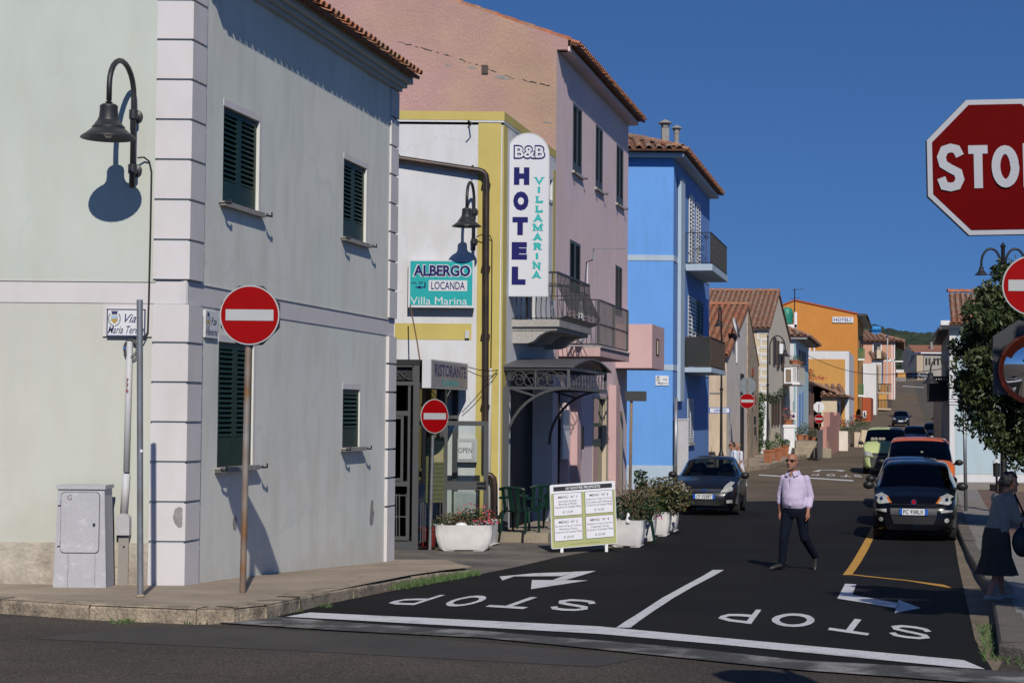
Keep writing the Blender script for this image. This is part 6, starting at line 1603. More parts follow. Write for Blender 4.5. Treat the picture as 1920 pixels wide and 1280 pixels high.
# far end houses
hO, FO, SO, wO, zO = block('long beige house with red roof at the top of the street', 505, 1718, 1790, 663, 'beige_wall', 'beige_wall', 12)
a0, z0 = FO.px(1718, 663); 
MB().prism([FO.pt(-wO - .5, zO, .5), FO.pt(.5, zO, .5), FO.pt(.5, zO + 2.7, -9), FO.pt(-wO - .5, zO + 2.7, -9)], (0, 0, .15)).build('roof', 'far_roof', hO)
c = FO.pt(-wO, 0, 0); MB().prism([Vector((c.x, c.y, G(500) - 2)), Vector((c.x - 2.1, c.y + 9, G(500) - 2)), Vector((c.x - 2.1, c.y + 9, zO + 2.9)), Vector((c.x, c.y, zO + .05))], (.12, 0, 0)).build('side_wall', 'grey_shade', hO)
pbox(FO, 1751, 640, 1755.5, 658, -5, -4, 'chimney', 'cement_patch', hO)
hP, FP_, SP_, wP, zP = block('dark beige two storey house beside the long beige house at the street top', 470, 1732, 1764, 663, 'grey_shade', 'beige_wall', 12)
for x in (1735, 1741, 1750, 1757): pbox(FP_, x, 671, x + 3.5, 684, .001, .1, 'window', 'dark_void', hP)
MB().fbox(FP_, -wP - 1, 3.5, zP, zP + .4, -14, .8).build('eave', 'white_paint', hP); MB().prism([FP_.pt(-wP - 1, zP + .41, .9), FP_.pt(4, zP + .41, .9), FP_.pt(0, zP + 1.4, -7), FP_.pt(-wP + 2, zP + 1.4, -7)], (0, 0, .1)).build('roof', 'far_roof', hP)
hQ, FQ, SQ, wQ, zQ = block('beige wing at the right of the street top', 473, 1764.2, 1790, 664, 'beige_wall', 'beige_wall', 10)
t = thing('yellow_kiosk', P(1692, 705, 420), 'small yellow walled shed beside the salmon house at the hill top', 'shed')
x0, x1 = P(1683, 705, 420).x, P(1698, 705, 420).x; MB().box(x0, x1, 420, 424, G(420) - .5, P(1690, 698, 420).z).build('wall', 'amber_wall', t); MB().box(x0 - .3, x1 + .6, 424.5, 428, G(420) - .5, P(1690, 692, 420).z).build('rear_wall', 'white_wall', t)
t = thing('retaining_wall', P(1690, 716, 400), 'pale concrete retaining wall at the left edge of the hill top', 'wall')
MB().box(P(1679, 716, 400).x, P(1699, 716, 400).x, 400, 401, G(400) - .5, P(1690, 707, 400).z).build('wall', 'pavement_grey', t)
t = thing('parking_wall', P(1720, 718, 452), 'low earthy bank wall below the parked cars at the street top', 'wall')
MB().box(P(1699, 716, 455).x, P(1746, 716, 455).x, 455, 457, G(455) - .5, P(1720, 711, 455).z).build('wall', 'sandy', t)
# wooded hill
mat('wood_green', (.022, .038, .018), .9, .4, .08, c2=(.035, .05, .022), c2s=.05)
m = MB(); n = 60
hx = lambda i: 100 + 800 * i / n
rr = random.Random(4)
def hill_z(x): return 2.4 + 68 + 7 * math.sin(x * .011 + .6) + 4 * math.sin(x * .04)
for i in range(n):
    x0, x1 = hx(i), hx(i + 1)
    m.poly([(x0, 900, 6), (x1, 900, 6), (x1, 1150, hill_z(x1) - 8), (x0, 1150, hill_z(x0) - 8)]); m.poly([(x0, 1150, hill_z(x0) - 8), (x1, 1150, hill_z(x1) - 8), (x1, 1400, 0), (x0, 1400, 0)])
structure(m, 'hill', 'wood_green')
m = MB()
for i in range(2600):
    x = rr.uniform(150, 520); q = rr.random() ** .6; y = 900 + 260 * q; z = 6 + (hill_z(x) - 14) * min(1, q * 1.04)
    r = rr.uniform(3.0, 6.5); m.ball((x, y, z), r, 6, 4, (1, 1, .75))
tag(m.build('wood', 'wood_green'), kind='stuff')
# ---------------------------------------------------------------- right side: white and pale blue house
hR_y = 63.0
cR = P(1780.5, 760, hR_y); R1 = Fr((cR.x, hR_y, 0), (1, 0, 0), (0, -1, 0)); R2 = Fr((cR.x, hR_y, 0), DIR, -NRM)
zR = R1.px(1800, 617)[1]; zg = G(63) - .4
mat('pale_blue_wall', (.44, .55, .60), .9, .05, .8, .1, 50, streak=.06)
hR = thing('pale_blue_house', (cR.x, hR_y, G(63)), 'white and pale blue house with tiled roof behind the leafy tree', 'house')
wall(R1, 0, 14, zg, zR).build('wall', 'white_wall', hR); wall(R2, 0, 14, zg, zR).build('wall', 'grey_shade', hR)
a0 = R1.px(1790.5, 700)[0]; zl0, zl1 = R1.px(1800, 758)[1], R1.px(1800, 745)[1]
MB().fbox(R1, a0, 14, R1.px(1800, 888)[1], zl0 - .02, .001, .012).build('blue_panel', 'pale_blue_wall', hR); MB().fbox(R1, a0, 14, zl1 + .02, R1.px(1800, 630)[1], .001, .012).build('blue_panel', 'pale_blue_wall', hR)
for y in (746, 751, 756): z = R1.px(1800, y)[1]; MB().fbox(R1, -.02, 14, z - .03, z + .03, .001, .05).build('string_course', 'white_paint', hR)
MB().fbox(R1, -.05, 14, zR - .12, zR + .05, .001, .12).build('cornice', 'cornice_plaster', hR); MB().fbox(R1, -.15, 14, zR + .05, zR + .14, .001, .25).build('cornice', 'white_paint', hR)
MB().prism([R1.pt(-.3, zR + .14, .1), R1.pt(14, zR + .14, .1), R1.pt(14, zR + .14, -10), R2.pt(10, zR + .14, .5)], (0, 0, .08)).build('ceiling_slab', 'white_paint', hR)
upR = Vector((TAN, 1, .40)).normalized()
roof_plane(hR, R1.pt(-.05, zR + .22, .42), (1, 0, 0), upR, 7.5, 3.6, .205, .36, 'old_tile', first_material='terracotta_tile')
pr1 = R1.pt(-.05, zR + .22, .42) + upR * 3.6; ridge(hR, pr1 + Vector((-.05, 0, .06)), pr1 + Vector((7.5, 0, .06)), .13, .45)
MB().fbox(R2, -.4, 14, zR - .02, zR + .12, .001, .28).build('eave', 'sign_back', hR); MB().fbox(R2, -.4, 0, zR + .13, zR + .3, .0, .32).build('eave_end', 'white_paint', hR)
MB().tube([R2.pt(-.5, zR + .0, .34), R2.pt(13, zR + .0, .34)], .07, 8).build('gutter', 'grey_iron', hR, True)
a0, a1 = 2.0, 8.; z0, z1 = P(1765, 751, 66).z, P(1765, 708, 66).z
b_ = MB().fbox(R2, a0, a1, z0, z0 + .15, 0, .72).build('balcony', 'sign_back', hR); m = MB()
for i in range(30): m.bar(R2.pt(a0 + (a1 - a0) * i / 29, z0, .68), R2.pt(a0 + (a1 - a0) * i / 29, z1, .68), .06)
for i in range(8): m.bar(R2.pt(a0, z0, .68 * i / 7), R2.pt(a0, z1, .68 * i / 7), .05)
m.bar(R2.pt(a0, z1, .68), R2.pt(a1, z1, .68), .08); m.bar(R2.pt(a0, z1, 0), R2.pt(a0, z1, .68), .08); m.fbox(R2, a0 + .02, a0 + .05, z0 + .1, z1 - .1, .05, .64); m.fbox(R2, a0, a1, z0 + .1, z1 - .1, .62, .65); m.build('railing', 'black_iron', b_)
# low row of houses behind on the right side of the street
for d, x0, lab in ((80, 1.9, 'dark shaded terrace house behind the pale blue house'), (118, 3.4, 'second shaded terrace house up the right side of the street')):
    c = SP(x0, d); t = thing('house', (c.x, d, G(d)), lab, 'house'); Fx = Fr((c.x, d, 0), (1, 0, 0), (0, -1, 0)); 
    MB().prism([Fx.pt(0, G(d) - .5, 0), Fx.pt(9, G(d) - .5, 0), Fx.pt(9, G(d) - .5, 0) + DIR * 30, Fx.pt(0, G(d) - .5, 0) + DIR * 30], (0, 0, 4.2)).build('wall', 'beige_wall', t)
# pavement in front of the left houses and pots, gate, pillars
sw = []
for x, y in ((1375, 886), (1440, 879), (1500, 861), (1560, 843), (1600, 836)): p = gp(x, y); sw.append(Vector((p.x, p.y)))
lp = [(p.x, p.y) for p in sw] + [(SP(U0, sw[-1].y).x, sw[-1].y), (SP(U0, 76).x, 76), (sw[0].x - 1.6, 76)]
m = MB()
m2 = sheet(MB(), lp, .17); pv2 = structure(m2, 'far_pavement', 'pavement_concrete')
kerb([Vector((p.x, p.y, G(p.y) + .17)) for p in sw], pv2, 1, .3, 2.2)
for x, y, r, h, lb, fs, fh, bx in ((1441, 867, .26, .62, 'tall square terracotta pot behind the lamp post foot', .28, .3, True), (1458, 863, .22, .62, 'square terracotta pot with a small cypress by the cream house', .2, .45, True), (1472, 856, .22, .62, 'square terracotta pot beside the aqua house corner', .28, .2, True),
                               (1500, 834, .28, .36, 'round terracotta pot of greenery on the low steps', .36, .3, False), (1513, 832, .2, .3, 'small pale pot between two larger pots on the steps', .5, .5, False), (1524, 842, .3, .42, 'large terracotta pot at the end of the steps', .38, .35, False)):
    d_ = gp(x, y, .17); pot((d_.x, d_.y, G(d_.y) + .17 if y > 848 else d_.z + .3), r, h, lb, 'leaf_mid' if bx else 'leaf_dark', fs, 170, fh, bx)
d_ = gp(1478, 850, .17); pot((d_.x, d_.y, d_.z + 1.6), .3, .3, 'pink geranium on the white pillar by the aqua house', fs=.45, n=90, fh=.35, flower='flower_pink')
t = thing('white_pillar', (d_.x, d_.y, d_.z), 'short white pillar carrying the pink geranium', 'pillar'); MB().box(d_.x - .3, d_.x + .3, d_.y - .3, d_.y + .3, d_.z, d_.z + 1.6).build('shaft', 'white_paint', t); MB().box(d_.x - .34, d_.x + .34, d_.y - .34, d_.y + .34, d_.z + 1.45, d_.z + 1.58).build('cap', 'white_paint', t)
p0 = gp(1492, 852, .17); p1 = gp(1532, 845, .17)
t = thing('entrance_steps', (p0.x, p0.y, p0.z), 'low concrete steps lined with terracotta pots by the metal gate', 'steps')
for k in range(2):
    y_ = p0.y + .8 * k + .3; xq = p0.x + TAN * .8 * k; MB().box(xq, xq + 2.0 - .2 * k, y_, y_ + 5, p0.z - .3, p0.z + .35 * (k + 1)).build('step', 'step_stone', t)
g0 = gp(1533, 858, .17); g1 = gp(1549, 848, .17)
t = thing('metal_gate', (g0.x, g0.y, g0.z), 'grey corrugated metal gate standing by the pink stepped wall', 'gate')
zt_ = P(1540, 803, g0.y).z; m = MB(); n_ = 9; dv = (Vector((g1.x, g1.y, 0)) - Vector((g0.x, g0.y, 0)))
for i in range(n_):
    a_ = Vector((g0.x, g0.y, g0.z - .1)) + dv * i / n_; b2 = a_ + dv * (.9 / n_); MB().prism([a_, b2, b2 + Vector((.0, .06, 0)), a_ + Vector((0, .06, 0))], (0, 0, zt_ - g0.z)).build('sheet', 'galvanised', t)
w0 = gp(1550, 852, .17); w1 = gp(1575, 838, .17)
t = thing('pink_wall', (w0.x, w0.y, w0.z), 'rose pink stepped garden wall with square piers', 'wall')
dv = Vector((w1.x - w0.x, w1.y - w0.y, 0)); zb_ = w0.z - .3
for i, (a_, b2, yt) in enumerate(((0, .22, 800), (.2205, .5, 772), (.5005, .75, 778), (.7505, 1., 772))):
    A_ = Vector((w0.x, w0.y, zb_)) + dv * a_; B_ = Vector((w0.x, w0.y, zb_)) + dv * b2; zt_ = P(1560, yt, w0.y).z
    MB().prism([A_, B_, B_ + Vector((-.35, .1, 0)), A_ + Vector((-.35, .1, 0))], (0, 0, zt_ - zb_)).build('pier', 'rose_wall', t)
t = thing('stone_garden_wall', gp(1585, 842, .1), 'pale stone garden wall with shrubs and pots beyond the pink wall', 'wall')
for x0, x1, yt, mm in ((1573, 1590, 808, 'stucco_grey'), (1602, 1615, 810, 'stucco_peach'), (1615.5, 1630, 806, 'cream_wall')):
    q0 = gp(x0, 845 if x0 < 1600 else 838); q1 = P(x1, 840, q0.y); zt_ = P(x0, yt, q0.y).z
    MB().box(q0.x, q1.x, q0.y, q0.y + 1, q0.z - .3, zt_).build('panel', mm, t)
for x, y, d, lb in ((1583, 800, 132, 'green hanging shrubs above the stone garden wall'), (1611, 790, 140, 'flowering shrubs by the red house front')):
    c = P(x, y, d); plant('shrub', c, lb, [('foliage', 'leaf_mid', [((0, 0, 0), (1.0, .5, .6), 200, .11)]), ('blossom', 'flower_red', [((0, -.1, .3), (1.0, .4, .25), 50, .1)])], (8, .5, .5))
c = gp(1422, 866, .17)
c = P(1423, 866, 93.0); plant('climbing_ivy', Vector((c.x, 93, G(93) + .2)), 'dense green ivy climbing between the stone gable and cream house', [('foliage', 'leaf_mid', [((0, 0, .9), (.32, .3, 1.0), 420, .09), ((.05, 0, 2.4), (.32, .3, 1.0), 420, .09)]), ('foliage', 'leaf_dark', [((0, .1, 1.6), (.3, .3, 1.7), 500, .09)])], (10, .2, 3.2))
c = P(1440, 750, 98.5); plant('hanging_plant', c, 'trailing green plant hanging across the front of the cream house', [('foliage', 'leaf_dark', [((-.3, 0, .1), (.6, .3, .3), 200, .09), ((.4, 0, .1), (.5, .3, .4), 160, .09), ((.8, 0, .4), (.25, .2, .4), 90, .09)])], (6, .3, .4))
t = thing('garden_wall', (P(1428, 800, 96).x, 96, G(96)), 'white rendered wall joining the stone gable to the cream house', 'wall'); MB().box(P(1421, 800, 96).x, P(1441, 800, 96).x, 96, 96.4, G(96) - .4, P(1430, 752, 96).z).build('wall', 'white_paint', t)
# ---------------------------------------------------------------- cars and vans
def paint_mat(n, c, r=.25): return mat(n, c, r, 0, coat=.35, spec=.3)
paint_mat('car_navy_grey', (.008, .009, .014), .3); mat('car_black', (.003, .0035, .006), .18, 0, coat=.1, spec=.25); paint_mat('car_blue', (.006, .012, .04), .25); paint_mat('car_orange', (.62, .13, .02), .35); paint_mat('car_lime', (.50, .58, .26), .4); paint_mat('car_dark', (.008, .01, .014), .3); paint_mat('car_silver', (.2, .21, .22), .3)
mat('plastic_black', (.012, .012, .013), .5, .05, 5); mat('plastic_grey', (.06, .062, .065), .6, .08, 5); mat('tyre', (.014, .014, .015), .85, .1, 20); mat('alloy', (.45, .46, .48), .3, .05, 8, metal=.9)
mat('lamp_glass', (.42, .42, .40), .12, .3, 14, coat=.6); mat('chrome', (.65, .66, .68), .12, 0, metal=1.); mat('plate_white', (.72, .73, .74), .4, 0); mat('plate_blue', (.01, .10, .48), .4, 0); mat('amber_lens', (.5, .14, .02), .2, 0); mat('seat_fabric', (.02, .02, .022), .9, .1, 10); mat('plush', (.3, .29, .24), .95, .3, 20)
glass_mat('car_glass', (.30, .34, .33)); glass_mat('dark_glass', (.05, .055, .06))
CAR = {
 'hatch': dict(L=3.9, W=1.68, t=[0, .012, .03, .07, .15, .235, .26, .33, .43, .50, .65, .80, .87, .94, .975, 1.0], top=[.50, .60, .70, .78, .88, .955, .99, 1.18, 1.395, 1.45, 1.46, 1.42, 1.33, 1.10, .98, .75],
       w=[.58, .68, .78, .88, .965, .99, .995, 1., 1., 1., 1., .99, .97, .93, .88, .80], wt=[.5, .55, .62, .72, .82, .85, .845, .80, .735, .72, .715, .70, .69, .70, .72, .70], belt=.93, scr=(.25, .425), side=(.29, .80), rear=(.82, .945), low=.22, wh=(.205, .79), wr=.30),
 'city': dict(L=3.65, W=1.64, t=[0, .012, .03, .06, .13, .20, .225, .30, .385, .45, .65, .85, .93, .97, 1.0], top=[.60, .70, .79, .87, .95, 1.01, 1.05, 1.27, 1.485, 1.535, 1.55, 1.53, 1.42, 1.05, .8],
       w=[.68, .77, .85, .92, .975, .99, .995, 1., 1., 1., 1., .99, .97, .94, .88], wt=[.6, .66, .72, .79, .85, .87, .865, .83, .785, .775, .77, .76, .75, .76, .74], belt=1.0, scr=(.215, .38), side=(.25, .86), rear=(.90, .97), low=.20, wh=(.20, .80), wr=.29),
 'van': dict(L=4.9, W=1.9, t=[0, .008, .02, .05, .10, .155, .17, .24, .32, .37, .6, .95, .985, 1.0], top=[.70, .84, .98, 1.13, 1.28, 1.38, 1.42, 1.66, 1.88, 1.945, 1.97, 1.96, 1.9, 1.6],
       w=[.76, .84, .90, .955, .99, .995, 1., 1., 1., 1., 1., .99, .97, .94], wt=[.7, .75, .8, .85, .89, .9, .9, .87, .835, .825, .82, .82, .82, .82], belt=1.24, scr=(.162, .315), side=(.19, .40), rear=(2, 3), low=.24, wh=(.185, .80), wr=.33),
}
def make_car(kind, loc, rotz, label, paint, group=None, detail=2, glass='car_glass', lower=None, plate=None, lamps=None, ws=1.0, name='parked_car', cat='car', seats=True):
    K = CAR[kind]; L, W = K['L'] * ws, K['W']
    t0 = thing(name, loc, label, cat, group, rotz)
    T = np.unique(np.concatenate([np.array(K['t']), np.linspace(0, 1, 41)]))
    top = np.interp(T, K['t'], K['top']); w = np.interp(T, K['t'], K['w']) * W / 2; wt = np.interp(T, K['t'], K['wt']) * W / 2
    low = np.interp(T, [0, .04, .12, .9, 1], [.24, .2, .17, .19, .3]) + (K['low'] - .2)
    rings = []
    for i, t in enumerate(T):
        zt = top[i]; zb = min(K['belt'] + .06 * t, zt - .035); zl = low[i]; zm = zl + (zb - zl) * .5
        gh = zt - zb
        pts = [(0, zl), (w[i] * .84, zl), (w[i] * .965, zl + .09), (w[i] * 1.0, zm), (w[i] * .985, zb - .03), (w[i] * .965, zb)]
        e = min(.09, gh * .5)
        xt = wt[i]
        pts += [(w[i] * .965 * .5 + xt * .5 if gh > .15 else w[i] * .94 * .6 + xt * .4, zb + (gh - e) * .5), (xt, zt - e), (xt * .93, zt - e * .38), (xt * .80, zt - e * .10), (xt * .45, zt + .012), (0, zt + .02)]
        rings.append(pts)
    n = len(rings[0]); vs = []
    for i, pts in enumerate(rings):
        y = (T[i] - .5) * L
        bow = [0.0 if not (T[i] < .45) else -.035 * (1 - (x / (W / 2)) ** 2) * (1 if T[i] > .03 else 1.3) for x, z in pts]
        for s in (1, -1):
            for k, (x, z) in enumerate(pts): vs.append((s * x, y + bow[k], z))
    F = {'body': [], 'windscreen': [], 'side_window': [], 'rear_window': []}
    wy = [(a - .5) * L for a in K['wh']]
    for i in range(len(T) - 1):
        tm = (T[i] + T[i + 1]) / 2; ym = (tm - .5) * L
        for si in (0, 1):
            b0, b1 = (i * 2 + si) * n, ((i + 1) * 2 + si) * n
            for k in range(n - 1):
                f = (b0 + k, b0 + k + 1, b1 + k + 1, b1 + k) if si == 1 else (b1 + k, b1 + k + 1, b0 + k + 1, b0 + k)
                zc = sum(vs[q][2] for q in f) / 4
                key = 'body'
                if K['scr'][0] < tm < K['scr'][1] and k >= 7: key = 'windscreen'
                elif K['side'][0] < tm < K['side'][1] and k in (5, 6) and abs(tm - .56) > .016: key = 'side_window'
                elif K['rear'][0] < tm < K['rear'][1] and k >= 7: key = 'rear_window'
                elif 1 <= k <= 3 and any(math.hypot(ym - y_, zc - K['wr']) < K['wr'] + .05 for y_ in wy): continue
                F[key].append(f)
    for si in (0, 1):
        F['body'].append(tuple(si * n + k for k in range(n))); q = (len(T) - 1) * 2 * n + si * n; F['body'].append(tuple(q + k for k in range(n)))
    def sub(fs):
        ids = sorted({i for f in fs for i in f}); mp = {a: b for b, a in enumerate(ids)}
        m = MB(); m.add([vs[i] for i in ids], [tuple(mp[i] for i in f) for f in fs]); return m
    body = sub(F['body']).build('body', paint, t0, True, local=True, weld=True, angle=50)
    for k in ('windscreen', 'side_window', 'rear_window'):
        gs = [F[k]] if k != 'side_window' else [[f for f in F[k] if sum(vs[i][0] for i in f) * s > 0 and ((sum(vs[i][1] for i in f) / 4 / L + .5) - .56) * q > 0] for s in (1, -1) for q in (1, -1)]
        for g_ in gs:
            if g_: sub(g_).build(k, glass, t0, True, local=True, weld=True)
    # wheels
    for y_ in wy:
        for s in (-1, 1):
            r = K['wr']; x = s * (W / 2 - .12)
            tm = MB(); tm.lathe([(r * .66, -.1), (r * .93, -.105), (r, -.075), (r, .075), (r * .93, .105), (r * .66, .1)], (x, y_, r), 24, (s, 0, 0)); ty = tm.build('wheel', 'tyre', t0, True, local=True, angle=40)
            rm = MB(); rm.lathe([(r * .67, .06), (r * .66, .098), (r * .58, .085), (r * .58, .03), (0, .03)], (x, y_, r), 24, (s, 0, 0)); rm.lathe([(r * .2, .03), (r * .18, .085), (0, .09)], (x, y_, r), 12, (s, 0, 0))
            for q in range(7):
                a = 2 * math.pi * q / 7; d = Vector((0, math.cos(a), math.sin(a))); rm.bar(Vector((x + s * .07, y_, r)) + d * r * .15, Vector((x + s * .075, y_, r)) + d * r * .62, .05, .03, up=(1, 0, 0))
            rm.build('rim', 'alloy', ty, True, local=True, angle=40)
            al = MB()
            for q in range(8):
                a, b = math.pi * q / 8, math.pi * (q + 1) / 8; R_ = r + .06
                al.add([(s * (W / 2 - .03), y_ + R_ * math.cos(a), r + R_ * math.sin(a)), (s * (W / 2 - .03), y_ + R_ * math.cos(b), r + R_ * math.sin(b)), (s * .3, y_ + R_ * math.cos(b), r + R_ * math.sin(b)), (s * .3, y_ + R_ * math.cos(a), r + R_ * math.sin(a))], [(0, 1, 2, 3)])
            al.add([(s * .3, y_ - r, .1), (s * .3, y_ + r, .1), (s * .3, y_ + r, r * 2), (s * .3, y_ - r, r * 2)], [(0, 1, 2, 3)])
            al.build('wheel_arch', 'plastic_black', t0, local=True)
    MB().box(-W * .36, W * .36, -L * .4, L * .42, K['low'] - .02, .5).build('floor', 'plastic_black', t0, local=True)
    if seats:
        sm = MB()
        for s in (-1, 1):
            for yy in (.46, .70):
                y_ = (yy - .5) * L; z_ = K['belt']
                sm.hexa([(s * .36 - .24, y_ - .1, .4), (s * .36 + .24, y_ - .1, .4), (s * .36 + .24, y_ + .1, .4), (s * .36 - .24, y_ + .1, .4), (s * .36 - .2, y_ + .08, z_ + .12), (s * .36 + .2, y_ + .08, z_ + .12), (s * .36 + .2, y_ + .2, z_ + .12), (s * .36 - .2, y_ + .2, z_ + .12)])
                sm.ball((s * .36, y_ + .16, z_ + .24), .12, 8, 6, (1.1, .5, .9))
        tag(sm.build('seats', 'seat_fabric', t0, local=True), kind='stuff')
        yd = (K['scr'][0] + .03 - .5) * L; MB().box(-W * .42, W * .42, yd, yd + .3, .5, K['belt'] - .03).build('dashboard', 'plastic_black', t0, local=True)
    # conform details to the nose with a ray from the front
    bvh = BVHTree.FromPolygons([Vector(v) for v in vs], F['body'] + F['windscreen'])
    def hit(x, z):
        h = bvh.ray_cast(Vector((x, -L, z)), Vector((0, 1, 0)))
        return h[0].y if h[0] is not None else -L / 2 + .2
    def decal(nm, pts, m_, off=.012, parent=t0, mirror=False, **kw):
        out = []
        for s in ((1, -1) if mirror else (1,)):
            P_ = [(s * x, z) for x, z in pts]; d = []
            for i in range(len(P_)):
                a, b = P_[i], P_[(i + 1) % len(P_)]; k = max(1, int(math.hypot(b[0] - a[0], b[1] - a[1]) / .06))
                d += [(a[0] + (b[0] - a[0]) * j / k, a[1] + (b[1] - a[1]) * j / k) for j in range(k)]
            cx, cz = sum(p[0] for p in d) / len(d), sum(p[1] for p in d) / len(d); mb = MB(); N = len(d); v = []; 
            for r in (1, .66, .33): v += [(cx + (x - cx) * r, hit(cx + (x - cx) * r, cz + (z - cz) * r) - off, cz + (z - cz) * r) for x, z in d]
            v.append((cx, hit(cx, cz) - off, cz)); f = []
            for q in (0, 1): f += [(q * N + i, q * N + (i + 1) % N, (q + 1) * N + (i + 1) % N, (q + 1) * N + i) for i in range(N)]
            f += [(2 * N + i, 2 * N + (i + 1) % N, 3 * N) for i in range(N)]
            v += [(x, hit(x, z) + .03, z) for x, z in d]; f += [(i, (i + 1) % N, 3 * N + 1 + (i + 1) % N, 3 * N + 1 + i) for i in range(N)]
            mb.add(v, f); o = mb.build(nm, m_, parent, True, local=True, angle=40); out.append(o)
        return out
    car = dict(t=t0, decal=decal, hit=hit, L=L, W=W, K=K)
    def flat(nm, x0, x1, z0, z1, m_, off=.02, parent=t0, th=.015):
        y = min(hit(x0, z0), hit(x1, z1), hit((x0 + x1) / 2, (z0 + z1) / 2)) - off
        return MB().box(x0, x1, y - th, y, z0, z1).build(nm, m_, parent, local=True), y - th
    car['flat'] = flat
    # mirrors
    ym = (K['scr'][0] + .05 - .5) * L; zm = K['belt'] + .07
    for s in (-1, 1):
        m = MB(); m.ball((s * (W / 2 + .10), ym, zm), .1, 10, 7, (1.15, .75, .85)); m.bar((s * (W / 2 - .06), ym, zm - .05), (s * (W / 2 + .05), ym, zm - .03), .06); m.build('wing_mirror', 'plastic_black', t0, True, local=True, angle=60)
    if plate:
        pz, tx = plate; o, y = flat('number_plate', -.27, .27, pz - .06, pz + .06, 'plate_white', .015)
        for s in (-1, 1): MB().box(*sorted((s * .215, s * .27)), y - .003, y + .01, pz - .06, pz + .06).build('blue_band', 'plate_blue', o, local=True)
        if tx: PF = Fr((0, y - .004, 0), (1, 0, 0), (0, -1, 0)); m = MB(); m.text(PF, tx, 0, pz, .082, 0, width=.39, bold=.02); m.build('lettering', 'print_black', o, local=True)
    return car
ANG = -math.atan(TAN)
def place(px, py, dy=0): p = gp(px, py); return p
# dark hatchback at left
def car_loc(u, y_front, L, ang=ANG):
    f = SP(u, y_front); d = Vector((-math.sin(ang), math.cos(ang), 0)); c = f + d * (L / 2); c.z = G(c.y) + .008
    return c
# slight nose tilt of the slope is ignored: wheels rest at the ground below the centre
uF = P(1322, 960, 43.6).x - TAN * 43.6
c = make_car('hatch', car_loc(uF, 43.4, 3.9, ANG + R(1)), ANG + R(1), 'dark blue grey hatchback parked facing the viewer before the blue house', 'car_navy_grey', 'cars parked along the street', plate=(.50, 'CF 325BT'))
dc, fl, t_ = c['decal'], c['flat'], c['t']
dc('headlight', [(.40, .60), (.68, .63), (.735, .74), (.72, .85), (.62, .87), (.52, .78)], 'lamp_glass', .012, mirror=True)
dc('grille', [(-.42, .615), (.42, .615), (.46, .66), (.40, .685), (-.40, .685), (-.46, .66)], 'plastic_black', .010)
dc('grille_bar', [(-.42, .64), (.42, .64), (.42, .655), (-.42, .655)], 'chrome', .018)
dc('badge', [(.085 * math.cos(q), .655 + .034 * math.sin(q)) for q in np.linspace(0, 6.28, 15)[:-1]], 'chrome', .026)
dc('lower_grille', [(-.48, .28), (.48, .28), (.5, .40), (-.5, .40)], 'plastic_black', .012)
dc('fog_lamp', [(.56, .33), (.70, .34), (.69, .42), (.56, .41)], 'lamp_glass', .012, mirror=True)
MB().tube([(0, -.25, 1.46), (.02, -.1, 1.72)], .006, 5).build('aerial', 'plastic_black', t_, local=True)
MB().box(-.1, .1, -.42, -.38, 1.26, 1.33).build('rear_view_mirror', 'plastic_black', t_, local=True)
# black city car
uP = P(1713, 990, 33.8).x - TAN * 33.8
c = make_car('city', car_loc(uP, 33.6, 3.65, ANG - R(2)), ANG - R(2), 'shiny black small hatchback at the head of the parked row', 'car_black', 'cars parked along the street', glass='dark_glass', plate=(.60, 'FC 938LX'))
dc, fl, t_ = c['decal'], c['flat'], c['t']
dc('headlight', [(.44, .77), (.66, .74), (.765, .80), (.76, .90), (.64, .95), (.50, .89)], 'lamp_glass', .015, mirror=True)
dc('indicator', [(.42, .765), (.47, .765), (.53, .875), (.50, .885)], 'amber_lens', .020, mirror=True)
dc('projector', [(.63 + .036 * math.cos(q), .84 + .036 * math.sin(q)) for q in np.linspace(0, 6.28, 12)[:-1]], 'chrome', .024, mirror=True)
dc('side_lamp', [(.52, .585), (.74, .60), (.74, .635), (.52, .65)], 'lamp_glass', .014, mirror=True)
dc('fog_lamp', [(.63 + .045 * math.cos(q), .44 + .045 * math.sin(q)) for q in np.linspace(0, 6.28, 12)[:-1]], 'lamp_glass', .014, mirror=True)
dc('bumper_panel', [(-.44, .54), (.44, .54), (.45, .665), (-.45, .665)], 'plastic_grey', .008); dc('lower_grille', [(-.38, .36), (.38, .36), (.44, .53), (-.44, .53)], 'plastic_black', .010)
dc('badge', [(.055 * math.cos(q), .79 + .055 * math.sin(q)) for q in np.linspace(0, 6.28, 15)[:-1]], 'chrome', .018); dc('badge_centre', [(-.035, .755), (.035, .755), (.035, .825), (-.035, .825)], 'sign_red', .022)
dc('bonnet_seam', [(-.62, .735), (.62, .735), (.62, .742), (-.62, .742)], 'print_black', .004)
# dark blue car close behind it
make_car('city', car_loc(uP - .02, 38.6, 3.9, ANG), ANG, 'dark blue hatchback mostly hidden behind the black small hatchback', 'car_blue', 'cars parked along the street', glass='dark_glass', ws=1.03)
# orange van
uO = P(1725, 900, 47.5).x - TAN * 47.5
c = make_car('van', car_loc(uO, 46.5, 4.9, ANG), ANG, 'orange van parked behind the dark blue and black cars', 'car_orange', 'cars parked along the street', glass='dark_glass', name='parked_van', cat='van')
c['decal']('headlight', [(.60, .86), (.84, .88), (.86, 1.02), (.66, 1.0)], 'lamp_glass', .014, mirror=True); c['decal']('bumper', [(-.82, .32), (.82, .32), (.84, .66), (-.84, .66)], 'plastic_grey', .02)
MB().ball((0.05, -1.38, 1.52), .1, 8, 6).build('hanging_ornament', 'plush', c['t'], True, local=True)
